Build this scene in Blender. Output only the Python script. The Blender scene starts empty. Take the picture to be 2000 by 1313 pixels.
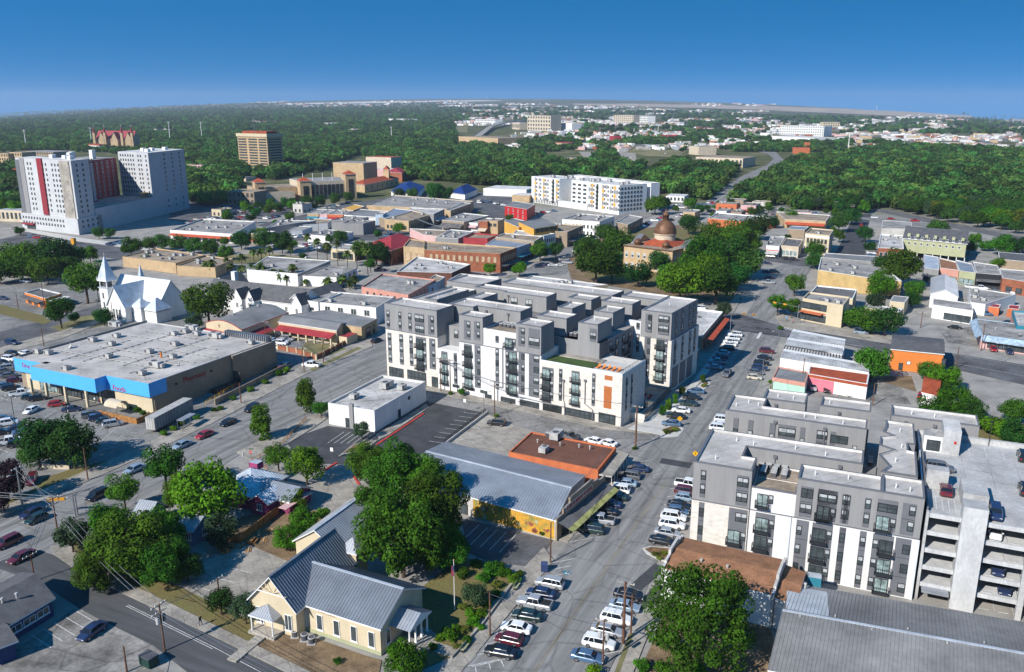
import bpy,bmesh,math,random
import numpy as np
from mathutils import Vector,Matrix
R = math.radians
rnd = random.Random(7)
SC = bpy.context.scene
COL = SC.collection
# ------------------------------------------------------------------ camera
CF,CH,HY = 1650.0,75.0,205.0          # focal length (in photo pixels), eye height, eye level row
PITCH = math.atan((656.5 - HY) / CF)
cd = bpy.data.cameras.new('camera'); cam = bpy.data.objects.new('camera',cd); COL.objects.link(cam)
cam.location = (0,0,CH); cam.rotation_euler = (math.pi / 2 - PITCH,0,0)
cd.sensor_width = 36.0; cd.lens = 36.0 * CF / 2000.0; cd.clip_start = 0.5; cd.clip_end = 60000
SC.camera = cam
# ------------------------------------------------------------------ light
SUN_AZ,SUN_EL = 46.0,34.5                # shadows run towards azimuth SUN_AZ
w = bpy.data.worlds.new('World'); SC.world = w; w.use_nodes = True
nt = w.node_tree; nt.nodes.clear()
N = nt.nodes.new
out = N('ShaderNodeOutputWorld'); bg = N('ShaderNodeBackground'); sky = N('ShaderNodeTexSky')
sky.sky_type = 'NISHITA'; sky.sun_disc = False
sky.sun_elevation = R(SUN_EL); sky.sun_rotation = R(180 + SUN_AZ)
sky.altitude = 300; sky.air_density = 1.0; sky.dust_density = 0.2; sky.ozone_density = 3.0
tc = N('ShaderNodeTexCoord'); sx = N('ShaderNodeSeparateXYZ'); cx = N('ShaderNodeCombineXYZ')
m0 = N('ShaderNodeMath'); m0.operation = 'MAXIMUM'; m0.inputs[1].default_value = 0.0
m1 = N('ShaderNodeMath'); m1.operation = 'MULTIPLY_ADD'; m1.inputs[1].default_value = 5.0; m1.inputs[2].default_value = 0.5
hs = N('ShaderNodeHueSaturation'); hs.inputs['Saturation'].default_value = 1.5; hs.inputs['Value'].default_value = 0.95; hs.inputs['Hue'].default_value = 0.492
L = nt.links.new
L(tc.outputs['Generated'],sx.inputs[0]); L(sx.outputs[0],cx.inputs[0]); L(sx.outputs[1],cx.inputs[1])
L(sx.outputs[2],m0.inputs[0]); L(m0.outputs[0],m1.inputs[0]); L(m1.outputs[0],cx.inputs[2])
nv = N('ShaderNodeVectorMath'); nv.operation = 'NORMALIZE'; L(cx.outputs[0],nv.inputs[0])
L(nv.outputs[0],sky.inputs[0]); L(sky.outputs[0],hs.inputs['Color']); L(hs.outputs[0],bg.inputs[0]); L(bg.outputs[0],out.inputs[0])
bg.inputs[1].default_value = 0.15
sd = bpy.data.lights.new('sun','SUN'); so = bpy.data.objects.new('sun',sd); COL.objects.link(so)
sd.energy = 4.5; sd.angle = R(0.5); sd.color = (1.0,0.965,0.91)
ld = Vector((math.sin(R(SUN_AZ)) * math.cos(R(SUN_EL)),math.cos(R(SUN_AZ)) * math.cos(R(SUN_EL)),-math.sin(R(SUN_EL))))
so.rotation_euler = ld.to_track_quat('-Z','Y').to_euler()
SC.view_settings.view_transform = 'Standard'; SC.view_settings.look = 'None'
SC.view_settings.exposure = 0.58; SC.view_settings.gamma = 1.0; SC.view_settings.use_curve_mapping = False
SC.render.engine = 'CYCLES'
SC.cycles.max_bounces = 6; SC.cycles.diffuse_bounces = 3; SC.cycles.glossy_bounces = 2
SC.cycles.transparent_max_bounces = 6; SC.cycles.volume_bounces = 0
SC.cycles.use_denoising = True
# ------------------------------------------------------------------ photo pixel -> place
cp_,sp_ = math.cos(PITCH),math.sin(PITCH)
def ray(px,py):
 a = (px - 1000) / CF; b = (656.5 - py) / CF
 return Vector((a,cp_ + b * sp_,-sp_ + b * cp_))
def U(px,py,z=0.0):
 d = ray(px,py); t = (z - CH) / d.z
 return Vector((d.x * t,d.y * t,z))
def PX(v):
 yy = v[1] * cp_ - (v[2] - CH) * sp_; up = v[1] * sp_ + (v[2] - CH) * cp_
 return 1000 + CF * v[0] / yy,656.5 - CF * up / yy
def depth(v): return v[1] * cp_ - (v[2] - CH) * sp_
def terr(x,y):
 """Gently rolling land: flat under the town, a broad rise far ahead and lower land to both sides."""
 r = math.hypot(x,y)
 if r < 1200 or y <= 0: return 0.0
 px = 1000 + CF * x / max(y * cp_,1.0)
 q = min(abs(px - 950) / 1050,1.25)
 zt = 75 + (205 - (194 + 38 * q * q)) / CF * 12000
 s = min((r - 1200) / 10800,1.0)
 return zt * s ** 1.5
def UT(px,py):
 d = ray(px,py)
 if d.z < 0:
  t = -CH / d.z
  if t < 1150: return d * t + Vector((0,0,CH))
 lo = 300.0; t = lo; st = 30.0
 while t < 14000:
  p = d * t + Vector((0,0,CH))
  if p.z < terr(p.x,p.y): break
  t += st; st *= 1.03
 p = d * t + Vector((0,0,CH)); p.z = terr(p.x,p.y); return p
# ------------------------------------------------------------------ materials
MATS = {}
def mat(name,col,rough=0.85,var=0.12,scale=0.35,metal=0.0,spec=0.3,col2=None,bump=0.0,fine=0.0,rand=0.0,stretch=None,rot=None,seam=None,crack=0.0):
 if name in MATS: return MATS[name]
 m = bpy.data.materials.new(name); m.use_nodes = True; t = m.node_tree; b = t.nodes['Principled BSDF']
 b.inputs['Roughness'].default_value = rough; b.inputs['Metallic'].default_value = metal
 b.inputs['Specular IOR Level'].default_value = spec
 geo = t.nodes.new('ShaderNodeNewGeometry'); pos = geo.outputs['Position']
 if stretch:
  mp = t.nodes.new('ShaderNodeMapping'); mp.inputs['Scale'].default_value = stretch
  if rot is not None: mp.vector_type = 'TEXTURE'; mp.inputs['Rotation'].default_value = (0,0,rot)
  t.links.new(pos,mp.inputs[0]); pos = mp.outputs[0]
 n1 = t.nodes.new('ShaderNodeTexNoise'); n1.inputs['Scale'].default_value = scale; n1.inputs['Detail'].default_value = 6; n1.inputs['Roughness'].default_value = 0.65
 t.links.new(pos,n1.inputs['Vector'])
 cr = t.nodes.new('ShaderNodeValToRGB')
 c2 = col2 if col2 else [c * (1 - var * 2.2) for c in col]
 c1 = [min(c * (1 + var),0.95) for c in col]
 cr.color_ramp.elements[0].position = 0.32; cr.color_ramp.elements[1].position = 0.68
 cr.color_ramp.elements[0].color = (*c2,1); cr.color_ramp.elements[1].color = (*c1,1)
 t.links.new(n1.outputs['Fac'],cr.inputs[0]); o = cr.outputs[0]
 if fine:
  n2 = t.nodes.new('ShaderNodeTexNoise'); n2.inputs['Scale'].default_value = scale * 11; n2.inputs['Detail'].default_value = 3
  t.links.new(pos,n2.inputs['Vector'])
  mr = t.nodes.new('ShaderNodeMapRange'); mr.inputs[1].default_value = 0.3; mr.inputs[2].default_value = 0.7
  mr.inputs[3].default_value = 1 - fine; mr.inputs[4].default_value = 1 + fine * 0.6
  t.links.new(n2.outputs['Fac'],mr.inputs[0])
  mx = t.nodes.new('ShaderNodeVectorMath'); mx.operation = 'SCALE'
  t.links.new(o,mx.inputs[0]); t.links.new(mr.outputs[0],mx.inputs['Scale']); o = mx.outputs[0]
 if seam:                               # laid sheets: thin joints in a regular bond
  mp2 = t.nodes.new('ShaderNodeMapping'); mp2.inputs['Rotation'].default_value = (0,0,R(-26)); t.links.new(geo.outputs['Position'],mp2.inputs[0])
  bk = t.nodes.new('ShaderNodeTexBrick'); bk.inputs['Scale'].default_value = 1.0; bk.inputs['Brick Width'].default_value = seam[0]; bk.inputs['Row Height'].default_value = seam[1]; bk.inputs['Mortar Size'].default_value = seam[2]
  bk.inputs['Color1'].default_value = (1,1,1,1); bk.inputs['Color2'].default_value = (.93,.93,.93,1); bk.inputs['Mortar'].default_value = (.62,.61,.6,1); t.links.new(mp2.outputs[0],bk.inputs['Vector'])
  mm = t.nodes.new('ShaderNodeVectorMath'); mm.operation = 'MULTIPLY'; t.links.new(o,mm.inputs[0]); t.links.new(bk.outputs['Color'],mm.inputs[1]); o = mm.outputs[0]
 if crack:                              # sealed cracks and dark spots
  vo = t.nodes.new('ShaderNodeTexVoronoi'); vo.feature = 'DISTANCE_TO_EDGE'; vo.inputs['Scale'].default_value = 0.13; n3 = t.nodes.new('ShaderNodeTexNoise'); n3.inputs['Scale'].default_value = 0.25; n3.inputs['Detail'].default_value = 5
  ad = t.nodes.new('ShaderNodeVectorMath'); ad.operation = 'MULTIPLY_ADD'; ad.inputs[1].default_value = (5,5,0); t.links.new(n3.outputs['Color'],ad.inputs[0]); t.links.new(geo.outputs['Position'],ad.inputs[2]); t.links.new(ad.outputs[0],vo.inputs['Vector'])
  r1 = t.nodes.new('ShaderNodeMapRange'); r1.inputs[1].default_value = 0.0; r1.inputs[2].default_value = 0.03; r1.inputs[3].default_value = 1 - crack; r1.inputs[4].default_value = 1.0; t.links.new(vo.outputs['Distance'],r1.inputs[0])
  n4 = t.nodes.new('ShaderNodeTexNoise'); n4.inputs['Scale'].default_value = 0.45; n4.inputs['Detail'].default_value = 2; t.links.new(geo.outputs['Position'],n4.inputs['Vector'])
  r2 = t.nodes.new('ShaderNodeMapRange'); r2.inputs[1].default_value = 0.6; r2.inputs[2].default_value = 0.72; r2.inputs[3].default_value = 1.0; r2.inputs[4].default_value = 1 - crack * .8; t.links.new(n4.outputs['Fac'],r2.inputs[0])
  mm = t.nodes.new('ShaderNodeMath'); mm.operation = 'MULTIPLY'; t.links.new(r1.outputs[0],mm.inputs[0]); t.links.new(r2.outputs[0],mm.inputs[1])
  sc = t.nodes.new('ShaderNodeVectorMath'); sc.operation = 'SCALE'; t.links.new(o,sc.inputs[0]); t.links.new(mm.outputs[0],sc.inputs['Scale']); o = sc.outputs[0]
 if rand:
  oi = t.nodes.new('ShaderNodeObjectInfo'); h2 = t.nodes.new('ShaderNodeHueSaturation')
  a = t.nodes.new('ShaderNodeMapRange'); a.inputs[3].default_value = 0.5 - rand * 0.035; a.inputs[4].default_value = 0.5 + rand * 0.03
  v = t.nodes.new('ShaderNodeMapRange'); v.inputs[3].default_value = 1 - rand * 0.55; v.inputs[4].default_value = 1 + rand * 0.6
  f = t.nodes.new('ShaderNodeMath'); f.operation = 'MULTIPLY'; f.inputs[1].default_value = 7.31
  g = t.nodes.new('ShaderNodeMath'); g.operation = 'FRACT'
  t.links.new(oi.outputs['Random'],a.inputs[0]); t.links.new(oi.outputs['Random'],f.inputs[0]); t.links.new(f.outputs[0],g.inputs[0])
  t.links.new(g.outputs[0],v.inputs[0]); t.links.new(a.outputs[0],h2.inputs['Hue']); t.links.new(v.outputs[0],h2.inputs['Value'])
  t.links.new(o,h2.inputs['Color']); o = h2.outputs[0]
 t.links.new(o,b.inputs['Base Color'])
 if bump:
  bp = t.nodes.new('ShaderNodeBump'); bp.inputs['Strength'].default_value = bump; bp.inputs['Distance'].default_value = 0.1
  t.links.new(n1.outputs['Fac'],bp.inputs['Height']); t.links.new(bp.outputs[0],b.inputs['Normal'])
 MATS[name] = m; return m
def leafmat(name,col,rand=1.0):
 m = mat(name,col,rough=0.75,var=0.35,scale=0.6,spec=0.12,rand=rand)
 t = m.node_tree; b = t.nodes['Principled BSDF']; o = t.nodes['Material Output']
 tr = t.nodes.new('ShaderNodeBsdfTranslucent'); mx = t.nodes.new('ShaderNodeMixShader'); mx.inputs[0].default_value = 0.35
 src = b.inputs['Base Color'].links[0].from_socket
 t.links.new(src,tr.inputs[0]); t.links.new(b.outputs[0],mx.inputs[1]); t.links.new(tr.outputs[0],mx.inputs[2]); t.links.new(mx.outputs[0],o.inputs[0])
 return m
def M(k):
 if k not in MATS: raise KeyError(k)
 return MATS[k]
mat('asphalt',(0.115,0.115,0.12),0.9,0.25,0.11,fine=0.22,stretch=(1,1,1))
mat('asphalt_worn',(0.24,0.23,0.216),0.92,0.18,0.09,fine=0.2,crack=0.4)
mat('road_worn',(0.235,0.228,0.218),0.9,0.2,1.0,fine=0.1,stretch=(26,1.6,1),rot=R(90 - 25.8),crack=0.3)
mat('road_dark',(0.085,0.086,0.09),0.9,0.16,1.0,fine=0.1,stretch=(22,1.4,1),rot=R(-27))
mat('green_dark',(0.012,0.045,0.035),0.7,0.2,1)
mat('asphalt_dark',(0.062,0.064,0.07),0.9,0.2,0.2,fine=0.15)
mat('concrete',(0.37,0.335,0.285),0.9,0.2,0.22,fine=0.16,seam=(3,3,.05),crack=.2)
mat('concrete_old',(0.27,0.252,0.228),0.92,0.3,0.16,fine=0.25,crack=0.4)
mat('concrete_white',(0.52,0.5,0.46),0.9,0.1,0.3,fine=0.1)
mat('dirt',(0.22,0.15,0.085),0.95,0.25,0.3,fine=0.3)
mat('mulch',(0.2,0.115,0.055),0.95,0.3,0.8,fine=0.4)
mat('lawn',(0.115,0.11,0.035),0.95,0.35,0.35,col2=(0.16,0.115,0.05),fine=0.35)
mat('turf',(0.06,0.1,0.025),0.95,0.2,0.8,fine=0.3)
mat('drygrass',(0.2,0.17,0.08),0.95,0.3,0.02,col2=(0.11,0.11,0.045),fine=0.3)
mat('paint_white',(0.62,0.61,0.58),0.8,0.2,1.5)
mat('paint_yellow',(0.5,0.3,0.03),0.8,0.2,1.5)
mat('paint_red',(0.5,0.05,0.035),0.8,0.15,1.5)
mat('white',(0.73,0.72,0.69),0.7,0.05,0.7,fine=0.04,stretch=(1,1,.15))
mat('stone',(0.66,0.61,0.54),0.85,0.1,0.9,fine=0.2,stretch=(1,1,2.4))
mat('stucco_white',(0.64,0.625,0.605),0.8,0.04,0.7,fine=0.03,stretch=(1,1,.12))
mat('grey',(0.25,0.245,0.242),0.8,0.06,0.6,fine=0.04,stretch=(1,1,.12))
mat('grey_dark',(0.135,0.138,0.15),0.6,0.06,0.5)
mat('black',(0.02,0.021,0.024),0.6,0.1,1)
mat('rail',(0.03,0.033,0.037),0.5,0.1,1)
mat('roof_membrane',(0.5,0.465,0.43),0.85,0.16,0.13,fine=0.1,seam=(9,1.9,.05))
mat('roof_grey',(0.35,0.332,0.312),0.9,0.24,0.14,fine=0.18,seam=(10,2.2,.08),crack=.3)
mat('roof_dark',(0.14,0.135,0.135),0.9,0.2,0.2,fine=0.2)
mat('roof_tan',(0.33,0.26,0.19),0.92,0.2,0.14,fine=0.18,crack=.3)
mat('roof_white',(0.62,0.6,0.57),0.85,0.16,0.2,fine=0.1)
mat('roof_pale',(0.56,0.54,0.51),0.85,0.2,0.16,fine=0.12,seam=(10,2.2,.08),crack=.3)
mat('roof_brown',(0.16,0.07,0.045),0.9,0.14,0.25,fine=0.15)
mat('shingle_brown',(0.3,0.145,0.075),0.92,0.15,0.5,fine=0.4)
mat('shingle_grey',(0.11,0.11,0.115),0.92,0.15,0.6,fine=0.25)
mat('metal_roof',(0.36,0.38,0.41),0.42,0.12,0.18,metal=0.35,spec=0.5,fine=0.05)
mat('metal_dark',(0.2,0.22,0.25),0.45,0.12,0.2,metal=0.3,spec=0.5)
mat('metal_dull',(0.22,0.218,0.215),0.7,0.16,0.12,fine=0.1)
mat('shed_roof',(0.42,0.42,0.41),0.7,0.25,0.25,fine=0.15)
mat('tower_white',(0.47,0.47,0.475),0.85,0.05,0.2,fine=0.04)
mat('line_worn',(0.3,0.24,0.12),0.85,0.3,0.4)
mat('concrete_grey',(0.43,0.425,0.415),0.9,0.14,0.2,fine=0.16)
mat('field_pale',(0.42,0.34,0.25),0.95,0.2,0.004)
mat('metal_bright',(0.58,0.62,0.66),0.4,0.14,0.3,metal=0.3,spec=0.5)
mat('metal_white',(0.66,0.68,0.7),0.45,0.08,0.3,metal=0.1,spec=0.5)
mat('red_tile',(0.36,0.075,0.03),0.85,0.14,0.3,fine=0.2)
mat('red_metal',(0.32,0.035,0.04),0.6,0.12,0.3)
mat('red_awning',(0.45,0.08,0.035),0.8,0.12,0.4)
mat('cream',(0.55,0.46,0.31),0.85,0.06,0.3,fine=0.04)
mat('tan',(0.46,0.33,0.19),0.85,0.1,0.25,fine=0.06)
mat('tan_dark',(0.3,0.23,0.16),0.85,0.1,0.25,fine=0.06)
mat('beige',(0.55,0.46,0.34),0.85,0.08,0.3,fine=0.06)
mat('yellow_brick',(0.5,0.35,0.15),0.88,0.1,0.4,fine=0.18)
mat('brick',(0.3,0.105,0.055),0.9,0.16,0.4,fine=0.22)
mat('brick_dark',(0.15,0.065,0.045),0.9,0.16,0.4,fine=0.22)
mat('brick_orange',(0.52,0.15,0.06),0.9,0.1,0.5,fine=0.15)
mat('orange',(0.62,0.19,0.04),0.8,0.06,0.3)
mat('orange_panel',(0.4,0.125,0.035),0.7,0.06,0.5)
mat('gold',(0.6,0.33,0.06),0.8,0.08,0.3)
mat('mural',(0.62,0.27,0.02),0.8,0.3,0.5,col2=(0.17,0.2,0.06),fine=0.3)
mat('pink',(0.6,0.17,0.22),0.8,0.06,0.4)
mat('rose',(0.52,0.26,0.2),0.85,0.08,0.4)
mat('pale_pink',(0.58,0.36,0.34),0.85,0.08,0.4)
mat('mint',(0.38,0.58,0.47),0.8,0.06,0.4)
mat('sage',(0.36,0.37,0.22),0.85,0.06,0.3)
mat('awning_lime',(0.34,0.34,0.12),0.8,0.25,0.8)
mat('teal',(0.03,0.2,0.27),0.6,0.08,0.5)
mat('blue_fascia',(0.075,0.37,0.74),0.5,0.03,0.4)
mat('blue_roof',(0.012,0.035,0.16),0.5,0.12,0.3)
mat('blue_wall',(0.09,0.16,0.27),0.8,0.08,0.4)
mat('blue_dark',(0.03,0.05,0.13),0.8,0.08,0.4)
mat('blue_awning',(0.33,0.43,0.52),0.7,0.2,0.8)
mat('purple',(0.14,0.035,0.1),0.85,0.25,0.6)
mat('magenta',(0.3,0.05,0.14),0.85,0.4,0.7)
mat('red',(0.42,0.02,0.02),0.6,0.08,0.6)
mat('red_tower',(0.24,0.025,0.035),0.7,0.06,0.3)
mat('copper',(0.17,0.085,0.045),0.55,0.2,0.4,metal=0.3)
mat('wood',(0.36,0.17,0.055),0.9,0.2,1.0,fine=0.2)
mat('pole_wood',(0.15,0.075,0.045),0.9,0.25,1.0)
mat('steel',(0.3,0.31,0.32),0.45,0.1,1,metal=0.6)
mat('unit',(0.42,0.41,0.39),0.7,0.12,0.8)
mat('unit_dark',(0.09,0.09,0.1),0.6,0.15,0.8)
mat('yellow_sign',(0.72,0.36,0.0),0.5,0.03,1)
mat('signal',(0.6,0.27,0.02),0.5,0.05,1)
mat('water',(0.01,0.055,0.065),0.06,0.1,0.5,spec=0.6)
mat('glass',(0.06,0.075,0.08),0.12,0.25,0.6,spec=0.6)
mat('glass_light',(0.26,0.34,0.33),0.15,0.35,0.9,spec=0.6)
mat('garage_white',(0.5,0.5,0.495),0.9,0.1,0.3,fine=0.12,stretch=(1,1,.4))
mat('glass_dark',(0.016,0.02,0.026),0.15,0.3,0.5,spec=0.6)
mat('blind',(0.42,0.44,0.44),0.5,0.2,1.2,spec=0.5)
mat('curtain_pale',(0.5,0.36,0.22),0.7,0.2,1.2)
mat('tyre',(0.018,0.018,0.019),0.85,0.1,3)
mat('rim',(0.35,0.36,0.37),0.35,0.1,3,metal=0.7)
mat('car_glass',(0.012,0.016,0.022),0.08,0.1,2,spec=0.7)
mat('headlight',(0.62,0.63,0.64),0.2,0.05,3,spec=0.6)
mat('taillight',(0.3,0.012,0.01),0.3,0.05,3)
mat('bark',(0.085,0.062,0.045),0.95,0.25,1.5)
mat('thatch',(0.22,0.15,0.08),0.95,0.25,1.5)
mat('skin',(0.4,0.25,0.17),0.7,0.05,3)
CARC = dict(black=(0.012,0.012,0.014),white=(0.75,0.75,0.74),silver=(0.4,0.41,0.42),grey=(0.14,0.145,0.15),navy=(0.018,0.03,0.08),
   blue=(0.09,0.16,0.26),pale_blue=(0.3,0.38,0.46),red=(0.3,0.015,0.02),maroon=(0.1,0.012,0.02),beige=(0.55,0.5,0.4),green=(0.015,0.035,0.032))
for k,c in CARC.items():
 m = mat('car_' + k,c,0.3,0.02,0.5,metal=0.25 if k in ('silver','grey','blue','pale_blue') else 0.0,spec=0.6)
 m.node_tree.nodes['Principled BSDF'].inputs['Coat Weight'].default_value = 0.6
leafmat('leaf',(0.06,0.16,0.01),0.7); leafmat('leaf_bright',(0.085,0.21,0.008),0.6); leafmat('leaf_dark',(0.036,0.118,0.016),0.7)
leafmat('leaf_grey',(0.05,0.095,0.04),0.5); leafmat('leaf_yellow',(0.17,0.2,0.012),0.4); leafmat('leaf_purple',(0.05,0.025,0.032),0.5)
leafmat('leaf_palm',(0.1,0.16,0.03),0.6); m_ = leafmat('leaf_far',(0.072,0.165,0.028),1.1); MATS['leaf_far'].node_tree.nodes['Noise Texture'].inputs['Scale'].default_value = 0.035; leafmat('leaf_flower',(0.16,0.2,0.03),0.4)
# ------------------------------------------------------------------ mesh helpers
ORG = {}                                   # object -> world origin (parts keep their thing's orientation)
class MB:
 def __init__(s): s.v = []; s.f = []; s.m = []; s.mats = []
 def mi(s,k):
  if k not in s.mats: s.mats.append(k)
  return s.mats.index(k)
 def face(s,pts,k):
  n = len(s.v); s.v += [tuple(p) for p in pts]; s.f.append(tuple(range(n,n + len(pts)))); s.m.append(s.mi(k))
 def prism(s,poly,z0,z1,k,ktop=None,bottom=False):
  """poly: ccw xy list"""
  n = len(poly); b = len(s.v)
  s.v += [(p[0],p[1],z0) for p in poly] + [(p[0],p[1],z1) for p in poly]
  for i in range(n):
   j = (i + 1) % n; s.f.append((b + i,b + j,b + n + j,b + n + i)); s.m.append(s.mi(k))
  s.f.append(tuple(b + n + i for i in range(n))); s.m.append(s.mi(ktop or k))
  if bottom: s.f.append(tuple(b + i for i in reversed(range(n)))); s.m.append(s.mi(k))
 def obox(s,o,ax,ay,x0,x1,y0,y1,z0,z1,k,ktop=None):
  """box in a frame: origin o, unit axes ax, ay (xy), heights absolute"""
  c = [o[0] + ax[0] * x + ay[0] * y for x,y in ((x0,y0),(x1,y0),(x1,y1),(x0,y1))]
  d = [o[1] + ax[1] * x + ay[1] * y for x,y in ((x0,y0),(x1,y0),(x1,y1),(x0,y1))]
  poly = list(zip(c,d))
  if ax[0] * ay[1] - ax[1] * ay[0] < 0: poly.reverse()
  s.prism(poly,z0,z1,k,ktop,True)
 def box(s,x0,x1,y0,y1,z0,z1,k,ktop=None): s.obox((0,0),(1,0),(0,1),x0,x1,y0,y1,z0,z1,k,ktop)
 def tube(s,p,q,r0,r1,k,n=8,cap=True):
  p,q = Vector(p),Vector(q); d = (q - p)
  if d.length < 1e-6: return
  d.normalize(); a = d.orthogonal().normalized(); b = d.cross(a); o = len(s.v)
  for c,r in ((p,r0),(q,r1)):
   for i in range(n):
    t = 2 * math.pi * i / n; s.v.append(tuple(c + a * (r * math.cos(t)) + b * (r * math.sin(t))))
  for i in range(n):
   j = (i + 1) % n; s.f.append((o + i,o + j,o + n + j,o + n + i)); s.m.append(s.mi(k))
  if cap:
   s.f.append(tuple(o + n + i for i in range(n))); s.m.append(s.mi(k)); s.f.append(tuple(o + i for i in reversed(range(n)))); s.m.append(s.mi(k))
 def lathe(s,c,prof,k,n=16):
  o = len(s.v)
  for r,z in prof:
   for i in range(n):
    t = 2 * math.pi * i / n; s.v.append((c[0] + r * math.cos(t),c[1] + r * math.sin(t),z))
  for q in range(len(prof) - 1):
   for i in range(n):
    j = (i + 1) % n; s.f.append((o + q * n + i,o + q * n + j,o + (q + 1) * n + j,o + (q + 1) * n + i)); s.m.append(s.mi(k))
 def mesh(s,name,off=(0,0,0),smooth=False):
  me = bpy.data.meshes.new(name)
  me.from_pydata([(x - off[0],y - off[1],z - off[2]) for x,y,z in s.v],[],s.f)
  for k in s.mats: me.materials.append(M(k))
  me.polygons.foreach_set('material_index',s.m)
  if smooth: me.polygons.foreach_set('use_smooth',[True] * len(s.f))
  return me
 def build(s,name,parent=None,kind=None,label=None,smooth=False,origin=None):
  if not s.f: return None
  if parent is not None: off = ORG[parent]
  else: off = Vector(origin) if origin else Vector((0,0,0))
  o = bpy.data.objects.new(name,s.mesh(name,off,smooth)); COL.objects.link(o)
  if parent is not None: o.parent = parent; ORG[o] = ORG[parent]
  else: o.location = off; ORG[o] = off
  if kind: o['kind'] = kind
  if label: o['label'] = label
  return o
def thing(name,loc,label=None,cat=None,group=None,rz=0.0):
 o = bpy.data.objects.new(name,None); COL.objects.link(o); o.location = loc; o.rotation_euler = (0,0,rz); o.empty_display_size = 0.5
 ORG[o] = Vector(loc); tag(o,label,cat,group); return o
def tag(o,label=None,cat=None,group=None):
 if label: o['label'] = label
 if cat: o['category'] = cat
 if group: o['group'] = group
 return o
def inst(name,me,parent,loc,rz=0.0,scale=None,kind=None):
 """a copy sharing mesh data; loc is in world space, parent unrotated"""
 o = bpy.data.objects.new(name,me); COL.objects.link(o)
 if parent is not None: o.parent = parent; o.location = Vector(loc) - ORG[parent]
 else: o.location = loc
 o.rotation_euler = (0,0,rz)
 if scale: o.scale = scale
 ORG[o] = Vector(loc)
 if kind: o['kind'] = kind
 return o
def sub(name,me,parent):
 o = bpy.data.objects.new(name,me); COL.objects.link(o); o.parent = parent; return o
def struct(name,mb,**k):
 o = mb.build(name,None,'structure',**k); return o
def ccw(p):
 a = sum(p[i][0] * p[(i + 1) % len(p)][1] - p[(i + 1) % len(p)][0] * p[i][1] for i in range(len(p)))
 return a > 0
# pending automatic labels:  (object, description, category, group)
AUTO = []
LAND = []
def auto(o,desc,cat,group): AUTO.append((o,desc,cat,group)); o['category'] = cat; o['group'] = group
# ------------------------------------------------------------------ ground
def ground_mat():
 m = bpy.data.materials.new('land'); m.use_nodes = True; t = m.node_tree; b = t.nodes['Principled BSDF']; N = t.nodes.new; L = t.links.new
 b.inputs['Roughness'].default_value = 0.95; b.inputs['Specular IOR Level'].default_value = 0.1
 g = N('ShaderNodeNewGeometry'); ln = N('ShaderNodeVectorMath'); ln.operation = 'LENGTH'; L(g.outputs['Position'],ln.inputs[0])
 def noise(s,d=6):
  n = N('ShaderNodeTexNoise'); n.inputs['Scale'].default_value = s; n.inputs['Detail'].default_value = d; n.inputs['Roughness'].default_value = 0.7
  L(g.outputs['Position'],n.inputs['Vector']); return n
 def ramp(src,stops):
  r = N('ShaderNodeValToRGB'); e = r.color_ramp.elements
  e[0].position,e[0].color = stops[0][0],(*stops[0][1],1); e[1].position,e[1].color = stops[-1][0],(*stops[-1][1],1)
  for p,c in stops[1:-1]: q = e.new(p); q.color = (*c,1)
  L(src,r.inputs[0]); return r.outputs[0]
 paved = ramp(noise(0.13).outputs['Fac'],[(0.3,(0.18,0.17,0.157)),(0.48,(0.275,0.26,0.238)),(0.7,(0.36,0.335,0.3))])
 grass = ramp(noise(0.02).outputs['Fac'],[(0.3,(0.045,0.06,0.02)),(0.5,(0.09,0.095,0.04)),(0.68,(0.2,0.18,0.1))])
 far = ramp(noise(0.0022,8).outputs['Fac'],[(0.38,(0.04,0.06,0.025)),(0.52,(0.07,0.085,0.04)),(0.6,(0.24,0.2,0.14)),(0.7,(0.36,0.31,0.24))])
 def mix(a,c,lo,hi):
  r = N('ShaderNodeMapRange'); r.inputs[1].default_value = lo; r.inputs[2].default_value = hi; L(ln.outputs['Value'],r.inputs[0])
  x = N('ShaderNodeMix'); x.data_type = 'RGBA'; L(r.outputs[0],x.inputs[0]); L(a,x.inputs[6]); L(c,x.inputs[7]); return x.outputs[2]
 o = mix(mix(paved,grass,620,720),far,2200,3800)
 L(o,b.inputs['Base Color']); MATS['land'] = m
ground_mat()
def make_ground():
 rs = [0,30,60,100,150,220,320,450,600,800,1000,1200] + [1200 + 180 * i for i in range(1,61)]
 n = 240; v = [(0,0,0)]; f = []
 for r in rs[1:]:
  for i in range(n):
   a = 2 * math.pi * i / n; x,y = r * math.sin(a),r * math.cos(a); v.append((x,y,terr(x,y) - 0.06))
 for i in range(n): f.append((0,1 + (i + 1) % n,1 + i))
 for k in range(len(rs) - 2):
  for i in range(n):
   j = (i + 1) % n; a = 1 + k * n; f.append((a + i,a + j,a + n + j,a + n + i))
 me = bpy.data.meshes.new('ground'); me.from_pydata(v,[],f); me.materials.append(M('land'))
 o = bpy.data.objects.new('ground',me); COL.objects.link(o); o['kind'] = 'structure'
make_ground()
def wpoly(px,z=0.0):
 p = [UT(*q) for q in px]; p = [(a.x,a.y) for a in p]
 return p if ccw(p) else p[::-1]
ROADPX = []; CLEARPX = []
def sheet(name,px,k,z):
 if name == 'road': ROADPX.append(px)
 mb = MB(); p = wpoly(px); mb.face([(x,y,terr(x,y) + z) for x,y in p],k); return struct(name,mb)
def slab(name,px,k,h=0.14):
 mb = MB(); mb.prism(wpoly(px),-0.02,h,k); return struct(name,mb)
ROADZ = 0.03
sheet('parking_lot',[(-80,640),(110,652),(300,622),(600,640),(590,735),(400,830),(230,910),(-80,1040)],'asphalt_worn',0.01)
sheet('parking_lot',[(-80,560),(80,545),(200,575),(200,596),(80,630),(-80,660)],'asphalt_worn',0.01)
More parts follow.
